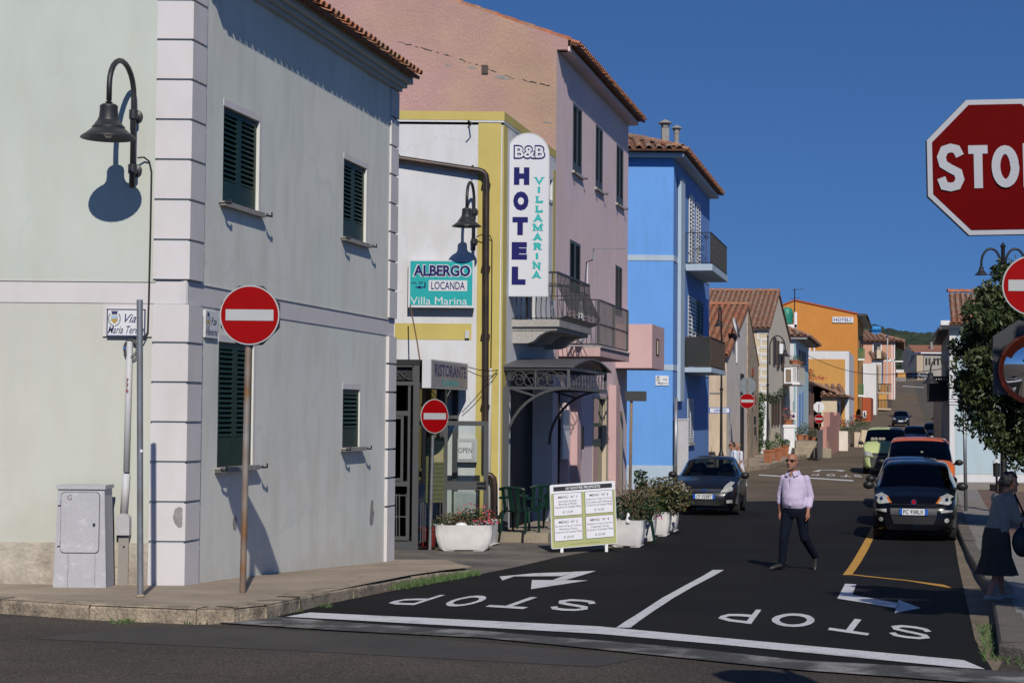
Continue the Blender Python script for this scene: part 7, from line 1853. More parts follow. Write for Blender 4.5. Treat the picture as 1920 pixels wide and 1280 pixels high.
# lime green van driving or parked at left
uT = P(1660, 880, 73.5).x - TAN * 73.5
c = make_car('van', car_loc(uT, 73.0, 4.9, ANG), ANG, 'pale lime green van with dark grey bumper', 'car_lime', 'cars parked along the street', glass='dark_glass', plate=(.58, 'DM 749LE'), name='parked_van', cat='van')
dc = c['decal']
dc('bumper', [(-.88, .28), (.88, .28), (.91, .74), (-.91, .74)], 'plastic_grey', .03); dc('headlight', [(.56, .78), (.88, .78), (.88, .98), (.66, .97), (.54, .88)], 'lamp_glass', .03, mirror=True); dc('grille', [(-.50, .77), (.50, .77), (.56, .90), (-.56, .90)], 'plastic_black', .028); dc('lower_grille', [(-.35, .62), (.35, .62), (.35, .70), (-.35, .70)], 'plastic_black', .04)
tag(MB().build('soft_toys', 'plush', c['t']) if False else c['t'])
for i, x in enumerate((-.55, -.4, -.22, -.08)): MB().ball((x, -1.55, 1.46), .1, 8, 6).build('soft_toy', 'plush', c['t'], True, local=True)
# cars further up
for kind, px, y, lab, pm, an, gl in (('hatch', 1689, 163, 'dark car driving down the hill road in the middle distance', 'car_dark', ANG, 'dark_glass'), ('city', 1768, 150, 'silver grey off road car parked on the right up the hill', 'car_silver', ANG, 'dark_glass'), ('hatch', 1715, 108, 'dark navy car seen over the lime van roof', 'car_blue', ANG, 'dark_glass'), ('hatch', 1750, 118, 'dark navy car half hidden by the signpost up the row', 'car_dark', ANG, 'dark_glass'),
                              ('hatch', 1710, 452, 'small dark car parked at the top of the street at left', 'car_dark', 1.2, 'dark_glass'), ('hatch', 1722, 450, 'small navy car parked in the middle at the top of the street', 'car_blue', 1.3, 'dark_glass'), ('hatch', 1734, 449, 'small silver car parked rightmost at the top of the street', 'car_silver', 1.25, 'dark_glass'), ('hatch', 1668, 330, 'dark car parked by the salmon house on the hill', 'car_dark', ANG, 'dark_glass')):
    p = P(px, 760, y); u = p.x - TAN * y
    cc = Vector((p.x, y, G(y) + .01)); 
    if y > 440: cc.z = P(px, 708, y).z - .2
    c = make_car(kind, cc, an, lab, pm, 'cars parked along the street', glass=gl, seats=False, plate=(.5, None) if y < 200 else None)
    if y < 200: c['decal']('headlight', [(.45, .64), (.68, .66), (.70, .80), (.52, .78)], 'lamp_glass', .012, mirror=True)
# ---------------------------------------------------------------- people
mat('skin', (.40, .19, .125), .6, .08, 12, spec=.3); mat('skin_tan', (.36, .16, .10), .55, .08, 12, spec=.35); mat('shirt_lilac', (.56, .48, .64), .9, .08, 6, .9, 11, spec=.2); mat('trouser_navy', (.007, .010, .02), .95, .12, 10, .7, 12, spec=.12); mat('shoe_black', (.012, .011, .01), .5, .1, 10); mat('belt_black', (.006, .006, .006), .5, 0)
mat('shirt_white', (.62, .66, .76), .85, .05, 8, .2, 22); mat('trouser_beige', (.5, .46, .42), .9, .06, 8); mat('hair_dark', (.012, .009, .007), .7, .2, 30, .5, 60); mat('hair_brown', (.05, .03, .018), .7, .2, 30); mat('hair_fair', (.28, .20, .12), .7, .3, 30); mat('stubble', (.24, .15, .115), .8, .15, 40); mat('lens_black', (.004, .004, .004), .1, 0); mat('dress_white', (.62, .6, .66), .85, .08, 6)
mat('tee_grey', (.26, .25, .22), .9, .12, 12, .2, 25); mat('skirt_dark', (.045, .038, .032), .95, .3, 5, .3, 18); mat('bag_navy', (.008, .008, .02), .5, .25, 20); mat('shoe_cream', (.35, .31, .26), .7, .1, 10); mat('dark_grey_hair', (.02, .02, .02), .8, .2, 20)
def blob(name, prims, m_, parent, B, voxel=.014, smooth=2):
    mb = MB()
    for p in prims:
        if p[0] == 't':
            pts, rr = p[1], p[2]; mb.tube([Vector(q) for q in pts], list(rr), 12)
            for q, r in zip(pts, rr): mb.ball(q, r, 12, 8)
        elif p[0] == 'b': mb.ball(p[1], p[2], 14, 10, p[3] if len(p) > 3 else (1, 1, 1))
        elif p[0] == 'e':                     # elliptical sections: (centre, half width dir, half depth dir)
            vs = []; N = 20; secs = p[1]
            for c, hw, hd in secs:
                for k in range(N):
                    a = 2 * math.pi * k / N; vs.append(Vector(c) + Vector(hw) * math.cos(a) + Vector(hd) * math.sin(a))
            fs = [(i * N + k, i * N + (k + 1) % N, (i + 1) * N + (k + 1) % N, (i + 1) * N + k) for i in range(len(secs) - 1) for k in range(N)]
            fs += [tuple(range(N - 1, -1, -1)), tuple((len(secs) - 1) * N + k for k in range(N))]; mb.add(vs, fs)
    me = bpy.data.meshes.new('tmp'); me.from_pydata([tuple(Vector(v)) for v in mb.v], [], mb.f)
    o = bpy.data.objects.new('tmp', me); col.objects.link(o)
    bm = bmesh.new(); bm.from_mesh(me); bmesh.ops.recalc_face_normals(bm, faces=bm.faces); bm.to_mesh(me); bm.free()
    r = o.modifiers.new('r', 'REMESH'); r.mode = 'VOXEL'; r.voxel_size = voxel
    s = o.modifiers.new('s', 'SMOOTH'); s.factor = .5; s.iterations = smooth
    ev = o.evaluated_get(bpy.context.evaluated_depsgraph_get()); out = bpy.data.meshes.new_from_object(ev)
    bpy.data.objects.remove(o); bpy.data.meshes.remove(me)
    out.name = name; out.materials.clear(); out.materials.append(MATS[m_]); out.polygons.foreach_set('use_smooth', [True] * len(out.polygons))
    ob = bpy.data.objects.new(name, out); col.objects.link(ob); ob.parent = parent; return ob
def limb(pts, rr): return ('t', pts, rr)
def axes(f):
    f = Vector((f[0], f[1], 0)); f.normalize(); return f, Vector((f.y, -f.x, 0))
def head_prims(c, f, r, s=1.):
    """skull, face, nose, chin, ears"""
    c = Vector(c); U = Vector((0, 0, 1))
    return [('e', [(c + U * (.115 * s), r * .035 * s, f * .04 * s), (c + U * .10 * s, r * .058 * s, f * .07 * s), (c + U * .06 * s, r * .073 * s, f * .092 * s), (c + U * .01 * s, r * .076 * s, f * .098 * s), (c - U * .04 * s + f * .008 * s, r * .071 * s, f * .090 * s), (c - U * .085 * s + f * .016 * s, r * .058 * s, f * .076 * s), (c - U * .118 * s + f * .03 * s, r * .034 * s, f * .052 * s)]),
            ('t', [c + f * .095 * s + U * .02 * s, c + f * .118 * s - U * .025 * s], [.010 * s, .016 * s]), ('b', c + f * .086 * s - U * .105 * s, .022 * s, (1.2, 1, .8)), ('b', c + f * .093 * s - U * .068 * s, .013 * s, (1.6, 1, .7)), ('b', c + r * .078 * s - U * .005 * s - f * .005 * s, .024 * s, (.5, .8, 1.3)), ('b', c - r * .078 * s - U * .005 * s - f * .005 * s, .024 * s, (.5, .8, 1.3)),
            ('t', [c - U * .09 * s - f * .02 * s, c - U * .2 * s - f * .035 * s], [.056 * s, .062 * s])]
def hand_prims(w, d, palm, s=1.):
    """five separate fingers: wrist w, hanging direction d, palm normal"""
    w, d, pn = Vector(w), Vector(d).normalized(), Vector(palm).normalized(); sd = d.cross(pn).normalized()
    pr = [('t', [w, w + d * .045 * s, w + d * .085 * s], [.024 * s, .032 * s, .034 * s])]
    for i, (o, l) in enumerate(((-.028, .068), (-.010, .078), (.009, .073), (.026, .058))):
        b = w + d * .085 * s + sd * o * s; k1 = b + d * l * .5 * s + pn * .008 * s; k2 = b + d * l * .95 * s + pn * .026 * s; pr.append(('t', [b - d * .02 * s, k1, k2], [.0105 * s, .0095 * s, .008 * s]))
    b = w + d * .035 * s - sd * .03 * s; pr.append(('t', [b, b + d * .035 * s - sd * .024 * s + pn * .012 * s, b + d * .062 * s - sd * .026 * s + pn * .022 * s], [.014 * s, .012 * s, .009 * s])); return pr
# --- man in the lilac shirt crossing the road
mp_ = gp(1489, 1069); t = thing('person', mp_, 'bald man in lilac shirt, dark trousers and sunglasses striding across the road', 'person')
V = Vector; f, r = axes((-.5, -.86)); fh, rh = axes((-.6, -.8))
hc = V((-.035, -.03, 1.632))
RS, LS = V((-.145, .09, 1.385)), V((.165, -.09, 1.385))
RE, RW = V((-.188, .18, 1.12)), V((-.185, .15, .865)); LE_, LW = V((.232, -.06, 1.11)), V((.18, -.15, .90))
RH, LH = V((-.075, .05, .90)), V((.095, -.05, .90)); RK, RA = V((-.16, -.02, .485)), V((-.175, .04, .085)); LK, LA = V((.155, .0, .49)), V((.365, .24, .17))
RT = V((-.335, -.03, .035)); LT = V((.335, .12, .025))
skin = head_prims(hc, fh, rh) + [('e', [(V((0, 0, .86)), r * .15, f * .10), (V((0, 0, 1.0)), r * .15, f * .105), (V((.0, 0, 1.2)), r * .16, f * .11), (V((.0, 0, 1.38)), r * .16, f * .09), (V((0, 0, 1.44)), r * .08, f * .06)]),
        limb([RS, RE, RW], [.045, .040, .026]), limb([LS, LE_, LW], [.045, .040, .026]), limb([RH, RK, RA], [.07, .05, .036]), limb([LH, LK, LA], [.07, .05, .036]), limb([RA, RT], [.035, .03]), limb([LA, LT], [.035, .03])] + hand_prims(RW, (0, .02, -1), (.7, -.5, 0)) + hand_prims(LW, (-.05, -.08, -1), (-.8, .3, 0))
blob('body', skin, 'skin_tan', t, mp_, .0085, 2)
shirt = [('e', [(V((.005, 0, .925)), r * .172, f * .128), (V((.0, -.0, 1.0)) + f * .015, r * .182, f * .148), (V((0, 0, 1.1)) + f * .02, r * .182, f * .152), (V((0, 0, 1.25)), r * .192, f * .132), (V((0, 0, 1.36)), r * .19, f * .105), (V((-.0, 0, 1.42)), r * .15, f * .08), (V((-.01, -.0, 1.465)), r * .078, f * .066), (V((-.015, -.005, 1.485)), r * .068, f * .062)]),
         limb([RS, RE, RE.lerp(RW, .42)], [.054, .056, .050]), limb([LS, LE_, LE_.lerp(LW, .62)], [.056, .060, .054])]
blob('shirt', shirt, 'shirt_lilac', t, mp_, .012, 6)
cl = MB()
for s in (-1, 1):
    p = V((-.018, -.01, 1.485)); cl.add([p + r * s * .012 + f * .072 - V((0, 0, .0)), p + r * s * .07 + f * .04 + V((0, 0, .012)), p + r * s * .105 + f * .072 - V((0, 0, .05)), p + r * s * .05 + f * .098 - V((0, 0, .075))], [(0, 1, 2, 3)])
    cl.add([p + r * s * .07 + f * .04 + V((0, 0, .012)), p + r * s * .075 - f * .05 + V((0, 0, .02)), p + r * s * .10 - f * .06 - V((0, 0, .03)), p + r * s * .105 + f * .072 - V((0, 0, .05))], [(0, 1, 2, 3)])
cl.build('collar', 'shirt_lilac', t, local=True)
pm = MB(); pm.bar(V((-.012, 0, 1.40)) + f * .118, V((0, 0, 1.22)) + f * .138, .03, .006, up=tuple(f)); pm.bar(V((0, 0, 1.22)) + f * .1395, V((0, 0, .98)) + f * .166, .03, .006, up=tuple(f)); pm.build('button_placket', 'shirt_lilac', t, local=True)
sk = MB(); p = V((-.018, -.01, 1.47)) + f * .070; sk.add([p + r * .03 + V((0, 0, .02)), p - r * .03 + V((0, 0, .02)), p + f * .03 - V((0, 0, .075))], [(0, 1, 2)]); sk.build('open_neck', 'skin_tan', t, local=True)
tr = [('e', [(V((0, 0, .95)), r * .165, f * .122), (V((0, 0, .88)), r * .175, f * .125), (V((.0, 0, .80)), r * .13, f * .10)]), limb([RH, RK, RA + V((0, 0, .02))], [.098, .072, .058]), limb([LH, LK, LA + V((-.01, -.01, .03))], [.098, .072, .058])]
blob('trousers', tr, 'trouser_navy', t, mp_, .013, 2)
MB().add([V((0, 0, z)) + r * (.172 * math.cos(a)) + f * (.13 * math.sin(a)) for z in (.925, .955) for a in np.linspace(0, 2 * math.pi, 25)[:-1]], [(i, (i + 1) % 24, 24 + (i + 1) % 24, 24 + i) for i in range(24)]).build('belt', 'belt_black', t, True, local=True)
for A_, T_ in ((RA, RT), (LA, LT)):
    d = (T_ - A_); d2 = d.normalized()
    blob('shoe', [('t', [A_ - d2 * .06 - V((0, 0, .0)), A_ + V((0, 0, -.01)), A_ + d * .6, T_, T_ + d2 * .03], [.044, .047, .043, .04, .03])], 'shoe_black', t, mp_, .011, 2)
gl = MB()
for s in (-1, 1):
    e = hc + rh * s * .033 + fh * .092 + V((0, 0, .018)); gl.obox(e, rh * .029, fh * .006, V((0, 0, .017)))
    gl.bar(hc + rh * s * .062 + fh * .085 + V((0, 0, .022)), hc + rh * s * .083 - fh * .01 + V((0, 0, .018)), .008)
gl.bar(hc - rh * .012 + fh * .1 + V((0, 0, .026)), hc + rh * .012 + fh * .1 + V((0, 0, .026)), .008); gl.build('sunglasses', 'lens_black', t, local=True)
blob('beard', [('e', [(hc - V((0, 0, .055)) + fh * .012, rh * .071, fh * .092), (hc - V((0, 0, .088)) + fh * .018, rh * .061, fh * .08), (hc - V((0, 0, .120)) + fh * .03, rh * .037, fh * .056)])], 'stubble', t, mp_, .009, 1)
blob('hair', [('e', [(hc + V((0, 0, .055)) - fh * .012, rh * .076, fh * .092), (hc + V((0, 0, .0)) - fh * .014, rh * .0785, fh * .094), (hc - V((0, 0, .05)) - fh * .016, rh * .071, fh * .086)])], 'stubble', t, mp_, .009, 1)
mm = MB(); q = hc + fh * .103 - V((0, 0, .068)); mm.obox(q, rh * .022, fh * .004, V((0, 0, .003))); mm.build('mouth', 'shutter_brown', t, local=True)
# --- simple walkers
def walker(base, f_, label, top, bottom, hair, s=1.0, stoop=.0, skirt=None, arms='down', hair_r=1.04, step=.22, curly=False, skinm='skin', sleeve=.45):
    t = thing('person', base, label, 'person'); f, r = axes(f_); U = V((0, 0, 1)); k = s
    H = lambda x, y, z: r * x * k + f * y * k + U * z * k
    hc = H(0, .03 + stoop * .75, 1.63 - stoop * .22)
    sh = 1.40 - stoop * .12
    S_ = [H(-.18, stoop * .45, sh), H(.18, stoop * .45, sh)]
    if arms == 'down': E_ = [H(-.22, .02 + stoop * .4, 1.13), H(.22, -.03 + stoop * .4, 1.13)]; W_ = [H(-.21, .12 + stoop, .90), H(.21, .06 + stoop, .90)]
    else: E_ = [H(-.23, .10 + stoop * .4, 1.06), H(.23, .08 + stoop * .4, 1.06)]; W_ = [H(-.10, .32 + stoop * .4, 1.12), H(.08, .34 + stoop * .4, 1.08)]
    Hp = [H(-.09, 0, .90), H(.09, 0, .90)]; K_ = [H(-.10, step * .6, .49), H(.10, -step * .1, .48)]; A_ = [H(-.10, step, .09), H(.10, -step, .10)]; T_ = [a + f * .16 * k - U * .055 * k for a in A_]
    skin = head_prims(hc, f, r, k) + [('e', [(H(0, 0, .86), r * .15 * k, f * .10 * k), (H(0, .02 + stoop * .2, 1.15), r * .15 * k, f * .11 * k), (H(0, stoop * .45, sh), r * .15 * k, f * .085 * k), (H(0, stoop * .5, sh + .06), r * .06 * k, f * .055 * k)])]
    for i in (0, 1): skin += [limb([S_[i], E_[i], W_[i]], [.046 * k, .040 * k, .027 * k]), limb([Hp[i], K_[i], A_[i]], [.075 * k, .052 * k, .038 * k]), limb([A_[i], T_[i]], [.036 * k, .03 * k])]
    for i in (0, 1): dd = (W_[i] - E_[i]); skin += hand_prims(W_[i], dd, r * (1 if i == 0 else -1) + f * .2, k)
    blob('body', skin, skinm, t, base, .010, 2)
    tp = [('e', [(H(0, .0, .90), r * .185 * k, f * .14 * k), (H(0, .03 + stoop * .15, 1.1), r * .185 * k, f * .15 * k), (H(0, .01 + stoop * .35, 1.28), r * .19 * k, f * .13 * k), (H(0, stoop * .45, sh + .0), r * .17 * k, f * .095 * k), (H(0, stoop * .48, sh + .06), r * .075 * k, f * .065 * k)])]
    for i in (0, 1): tp.append(limb([S_[i], S_[i].lerp(E_[i], min(1, sleeve * 2))] + ([E_[i].lerp(W_[i], .6)] if sleeve > .5 else []), [.068 * k, .064 * k] + ([.055 * k] if sleeve > .5 else [])))
    blob('shirt', tp, top, t, base, .013, 5)
    if skirt:
        secs = []
        for z, w_, d_ in ((.98, .17, .14), (.86, .20, .17), (.6, .22, .19), (skirt, .30, .26)): secs.append((H(0, 0, z), r * w_ * k, f * d_ * k))
        N = 48; vs = []
        for c, hw, hd in secs:
            for q in range(N):
                a = 2 * math.pi * q / N; pl = 1 + (.07 * math.sin(a * 9) if c is secs[-1][0] else .025 * math.sin(a * 9)); vs.append(c + hw * math.cos(a) * pl + hd * math.sin(a) * pl)
        MB().add(vs, [(i * N + q, i * N + (q + 1) % N, (i + 1) * N + (q + 1) % N, (i + 1) * N + q) for i in range(3) for q in range(N)]).build('skirt', bottom, t, True, local=True)
    else:
        b_ = [('e', [(H(0, 0, .95), r * .17 * k, f * .125 * k), (H(0, 0, .84), r * .17 * k, f * .125 * k)])]
        for i in (0, 1): b_.append(limb([Hp[i], K_[i], A_[i] + U * .02], [.1 * k, .075 * k, .06 * k]))
        blob('trousers', b_, bottom, t, base, .014, 2)
    for i in (0, 1): blob('shoe', [('t', [A_[i] - f * .05 * k - U * .04 * k, A_[i] - U * .035 * k, T_[i] + f * .02 * k], [.040 * k, .045 * k, .032 * k])], 'shoe_cream' if skirt else 'shoe_black', t, base, .011, 1)
    if curly:
        rr = random.Random(2); pr = []
        for _ in range(70):
            a = V((rr.gauss(0, 1), rr.gauss(0, 1), rr.gauss(0, 1))).normalized()
            if a.dot(f) > .45 and a.z < .35: continue
            if a.z < -.5: continue
            pr.append(('b', hc + r * a.dot(r) * .085 * k + f * (a.dot(f) * .095 - .02) * k + U * (a.z * .11 + .03) * k, .035 * k))
        blob('hair', pr, hair, t, base, .011, 1)
    else:
        blob('hair', [('e', [(hc + U * .125 * k - f * .01 * k, r * .03 * k, f * .04 * k), (hc + U * .10 * k - f * .012 * k, r * .065 * k, f * .075 * k), (hc + U * .055 * k - f * .018 * k, r * .08 * k, f * .092 * k), (hc + U * .0 - f * .03 * k, r * .081 * k, f * .082 * k), (hc - U * .05 * k - f * .04 * k, r * .07 * k, f * .062 * k)])], hair, t, base, .010, 1)
    return t, hc, S_, W_, H
b1 = P(1379, 900, 55.5); b1.z = G(55.5)
tm, hcm, *_ = walker(b1, (-.95, -.1), 'grey haired man in white shirt looking down behind the dark hatchback', 'shirt_white', 'trouser_beige', 'hair_brown', 1.0, .12, sleeve=.9)
MB().bar(hcm + V((-.10, -.07, .02)), hcm + V((.0, -.085, .02)), .02).build('glasses', 'lens_black', tm, local=True)
b2 = P(1386, 900, 57.0); b2.z = G(57)
walker(b2, (-.8, -.3), 'fair haired person in long white dress just behind the man in white shirt', 'dress_white', 'dress_white', 'hair_fair', .96, .05, skirt=.25, sleeve=.45)
b3 = P(1868, 1128, 17.6); b3.z = G(17.6) + .13
tw, hw_, Sw, Ww, Hw = walker(b3, (.93, .3), 'stooping woman with dark curly hair, grey tee shirt and flared dark skirt', 'tee_grey', 'skirt_dark', 'dark_grey_hair', .77, .26, skirt=.36, arms='fold', step=.17, curly=True)
bag = thing('handbag', b3 + Hw(.24, .25, .55), 'dark shiny handbag hanging at the side of the woman in the skirt', 'handbag')
m = MB(); c = b3 + Hw(.25, .24, .80)
blobo = blob('bag_body', [('b', Hw(.25, .24, .80) - Hw(.24, .25, .55), .12, (.95, .5, 1.3))], 'bag_navy', bag, b3, .016, 2)
st = MB(); st.tube([c + V((0, 0, .12)), b3 + Sw[1] + V((.02, -.04, .06)), c + V((.1, .04, .12))], .014, 6); st.build('strap', 'bag_navy', bag)
pb_ = thing('plastic_bag', b3 + Hw(.05, .55, .6), 'small pale plastic bag hanging from the woman hands at the frame edge', 'bag'); m = MB(); q = b3 + Hw(.02, .44, .62); m.hexa([q + V((-.05, -.03, 0)), q + V((.06, -.03, 0)), q + V((.06, .03, 0)), q + V((-.05, .03, 0)), q + V((-.02, -.01, .38)), q + V((.02, -.01, .38)), q + V((.02, .01, .38)), q + V((-.02, .01, .38))]); m.build('bag', 'blue_pale', pb_)
# ---------------------------------------------------------------- signs, lamps and trees on the right
sy = 8.0
sc_ = P(1868, 313, sy); sr = (1868 - 1740) / FPX * sy / math.cos(math.pi / 8)
t = thing('stop_sign', (sc_.x + .27, sy, G(8) + .0), 'large red octagonal STOP sign at the right edge', 'road sign')
fN = Vector((-.06, -1, 0)).normalized(); xA = Vector((-fN.y, fN.x, 0)); tilt = .02
SFr = QF(sc_, xA + Vector((0, 0, tilt)), Vector((0, 0, 1)) - xA * tilt)
def octa(r_, c0, c1): m = MB(); m.prism([SFr.pt(r_ * math.cos(math.pi / 8 + i * math.pi / 4), r_ * math.sin(math.pi / 8 + i * math.pi / 4), c0) for i in range(8)], SFr.N * (c1 - c0)); return m
mat('stop_red', (.115, .0005, .0008), .5, .06, 4, spec=.04); mat('stop_white', (.40, .41, .44), .5, .06, 6)
octa(sr, -.015, 0).build('sign_rim', 'stop_white', t); octa(sr * 1.006, -.03, -.0151).build('sign_back', 'sign_back', t); octa(sr * .925, .0, .003).build('red_face', 'stop_red', t)
SG = {'S': [(.93, .77), (.78, .93), (.52, .965), (.24, .92), (.1, .75), (.18, .58), (.5, .47), (.82, .38), (.9, .22), (.76, .07), (.48, .035), (.2, .07), (.07, .26)]}
def letter(ch, cx, w, h, th):
    m = MB(); z = .006; mk = lambda p: (cx + (p[0] - .5) * w, (p[1] - .5) * h)
    L_ = {'S': [(SG['S'], False)], 'T': [([(0, .915), (1, .915)], False), ([(.5, .83), (.5, 0)], False)], 'O': [([(.5 + (.5 - th / w / 2) * math.cos(q), .5 + (.5 - th / h / 2) * math.sin(q)) for q in np.linspace(0, 6.283, 25)[:-1]], True)], 'P': [([(.15, 0), (.15, .94), (.6, .94), (.86, .85), (.86, .6), (.6, .5), (.15, .5)], False)]}[ch]
    for pts, clo in L_:
        for quad in stroke([mk(p) for p in pts], th, clo): z += .0004; m.poly([SFr.pt(p.x, p.y, z) for p in quad])
    m.build('letter', 'stop_white', t)
k = sy / FPX
for ch, cx, w in (('S', 1782.5, 42), ('T', 1834, 36), ('O', 1884, 51), ('P', 1940, 42)): letter(ch, (cx - 1868) * k, w * k, 80 * k, 16 * k)
pole_b = Vector((sc_.x + .27, sy + .05, G(8))); pole_t = Vector((sc_.x + .27, sy + .05, sc_.z + sr * .9))
MB().tube([pole_b, pole_t], .03, 12).build('pole', 'galvanised', t, True)
# no entry sign with the convex mirror
py_ = 17.2; nc = P(1937, 535, py_); pb = Vector((nc.x + .06, py_ + .06, G(py_) + .12))
t2 = no_entry(nc, .305, pb, nc + Vector((.06, .06, .25)), 'no entry disc over the convex traffic mirror at the right edge', None, 'galvanised', Vector((-.10, -1, 0)))
mc = P(1942, 693, py_ - .05)
t = thing('traffic_mirror', mc, 'round convex traffic mirror with orange rim on a dark plate', 'mirror')
mat('mirror', (.75, .76, .78), .03, 0, metal=1.); mat('mirror_orange', (.75, .08, .012), .35, .05, 5); fm = Vector((-.16, -1, -.10)).normalized()
rm_ = .335; prof = [(rm_ * math.sin(a) / math.sin(.42), (math.cos(a) - 1) * rm_ / math.sin(.42)) for a in np.linspace(.42, 0, 10)]
MB().lathe(prof, mc, 40, fm).build('mirror_glass', 'mirror', t, True)
MB().lathe([(rm_, -.10), (rm_ + .012, -.08), (rm_ + .022, -.06), (rm_ + .02, -.03), (rm_ + .004, -.045), (rm_, -.06)], mc, 40, fm).build('rim', 'mirror_orange', t, True)
m = MB(); xA = Vector((0, 0, 1)).cross(fm).normalized(); up_ = fm.cross(xA)
ar = [((rm_ + .03) * math.cos(a), (rm_ + .03) * math.sin(a)) for a in np.linspace(R(25), R(155), 16)]
vs = []
for x, z in ar: vs += [mc + xA * x + up_ * z - fm * .06, mc + xA * x + up_ * z + fm * .16]
m.add(vs, [(2 * i, 2 * i + 2, 2 * i + 3, 2 * i + 1) for i in range(15)]); m.build('hood', 'mirror_orange', t, True)
bp_ = MB(); F_ = Fr(mc - fm * .12, xA, fm); F_.O.z = 0
bp_.fpoly(F_, [(-.40, mc.z - .25), (.5, mc.z - .25), (.5, mc.z + .42), (.1, mc.z + .55), (-.13, mc.z + .52), (-.40, mc.z + .34)], -.03, 0); bp_.build('back_plate', 'sign_back', t)
# pole with a dark square plate
b = gp(1812, 930, .13); b = Vector((P(1811, 930, 44.5).x, 44.5, G(44.5) + .13))
t = thing('signpost', b, 'grey pole carrying a dark square sign seen from behind by the pale blue wall', 'road sign')
MB().tube([b, P(1807.5, 736, 44.5)], .045, 10).build('pole', 'galvanised', t, True); q = P(1808, 749, 44.5); MB().box(q.x - .15, q.x + .2, 44.4, 44.43, q.z - .22, q.z + .22).build('plate', 'sign_back', t)
# street lamp and litter bin
def post_lamp(base, top, head, label, arm_side=-1, k=1., double=False, r=.06):
    base, top, head = Vector(base), Vector(top), Vector(head)
    t = thing('street_lamp', base, label, 'street lamp')
    MB().lathe([(r * 2.4, 0), (r * 2.4, .08), (r * 1.7, .2), (r * 1.6, .7), (r * 2.0, .75), (r * 1.1, .9), (r, 1.2), (r * .8, (top - base).z * .6), (r * 1.2, (top - base).z * .6 + .02), (r * 1.2, (top - base).z * .6 + .1), (r * .7, (top - base).z * .6 + .12), (r * .6, (top - base).z), (r * .9, (top - base).z + .05), (0, (top - base).z + .16)], base, 14).build('post', 'black_iron', t, True, angle=40)
    for s in ((1, -1) if double else (1,)):
        hd = Vector((base.x + (head.x - base.x) * s, head.y, head.z)); m = MB()
        a0 = Vector((base.x, base.y, hd.z + (top.z - hd.z) * .2)); ap = Vector((0, 0, 1))
        pts = [Vector((base.x + (hd.x - base.x) * .12, base.y, hd.z - .55 * k))] + [Vector((base.x + (hd.x - base.x) * (.12 + .88 * (1 - math.cos(q)) / 2), base.y + (hd.y - base.y) * (1 - math.cos(q)) / 2, hd.z + .55 * k + (.75 * k * math.sin(q)))) for q in np.linspace(0, math.pi, 14)] + [hd + Vector((0, 0, .45 * k))]
        m.tube(pts, .032, 8)
        for z in (-.4, .3): m.bar(Vector((base.x, base.y, hd.z + z * k)), Vector((base.x + (hd.x - base.x) * .12, base.y, hd.z + z * k)), .03)
        m.build('arm', 'black_iron', t, True); MB().lathe([(a * k * .8, b_ * k * .8) for a, b_ in LAMP], hd, 20).build('lamp_shade', 'lamp_paint', t, True, angle=40)
    return t
yb = 44.0; b = Vector((P(1882, 900, yb).x, yb, G(yb) + .13))
post_lamp(b, P(1884, 465, yb), P(1840, 515, yb), 'twin arm iron street lamp rising through the leafy tree', double=True, k=.52, r=.085)
yb = 45.0; b = Vector((P(1869, 905, yb).x, yb, G(yb) + .13)); t = thing('litter_bin', b, 'small black litter bin on a thin pole by the lamp post', 'bin')
MB().tube([b, Vector((P(1868, 800, yb).x, yb, P(1868, 800, yb).z))], .03, 8).build('pole', 'black_iron', t, True); q = P(1868.5, 893, yb); h = P(1868, 868, yb).z - q.z
MB().lathe([(.085, 0), (.095, h), (.08, h), (.07, .02)], q, 16).build('bin', 'black_iron', t, True, angle=40); MB().lathe([(.11, h + .02), (.10, h + .05), (.02, h + .12), (0, h + .12)], q, 16).build('lid', 'pvc_grey', t, True, angle=40)
t = thing('kerb_wall', (P(1830, 905, 58).x, 58, G(58)), 'low dark kerb wall at the foot of the pale blue house', 'wall'); MB().box(P(1792, 905, 58).x, P(1990, 905, 58).x, 58.2, 58.6, G(58), P(1850, 905, 58).z).build('wall', 'pavement_grey', t); MB().box(P(1865, 905, 57).x, P(1990, 905, 57).x, 56.8, 57.6, G(57), P(1850, 908, 57).z).build('block', 'sandy', t)
# lamps and signs up the left side
def px_at(x, y, d): return P(x, y, d)
d = 71.; b = Vector((P(1352, 890, d).x, d, G(d) + .1)); post_lamp(b, P(1357, 630, d), P(1347.5, 611, d), 'bell street lamp on dark post behind the blue house balcony', k=.62)
d = 86.; b = Vector((P(1439, 864, d).x, d, G(d) + .17)); post_lamp(b, P(1442, 632, d), P(1472, 668, d), 'bell street lamp on tall black post before the cream house', k=.8)
d = 76.; b = Vector((P(1402.5, 878, d).x, d, G(d) + .1)); c = P(1401, 751.5, d - .08)
no_entry(c, .34, b, P(1401.5, 712, d), 'no entry sign beneath a grey octagon back at the stone gable corner', None, 'rusty_pole', Vector((-.1, -1, 0)))
o = [x for x in bpy.data.objects if x.parent and x.parent.location == b]; tt = o[0].parent if o else None
MB().disc(P(1401, 723, d), (-.1, -1, 0), .40, 8, .012, math.pi / 8).build('octagonal_sign_back', 'sign_back_grey', tt)
d = 99.; b = Vector((P(1535, 846, d).x, d, G(d) + .1)); c = P(1535.5, 785, d - .08)
no_entry(c, .27, b, P(1535.5, 757, d), 'small no entry sign under a pale octagon by the metal gate', None, 'rusty_pole', Vector((-.1, -1, 0)))
o = [x for x in bpy.data.objects if x.parent and x.parent.location == b]; MB().disc(P(1535.5, 763, d), (-.1, -1, 0), .33, 8, .012, math.pi / 8).build('octagonal_sign_back', 'sign_white', o[0].parent)
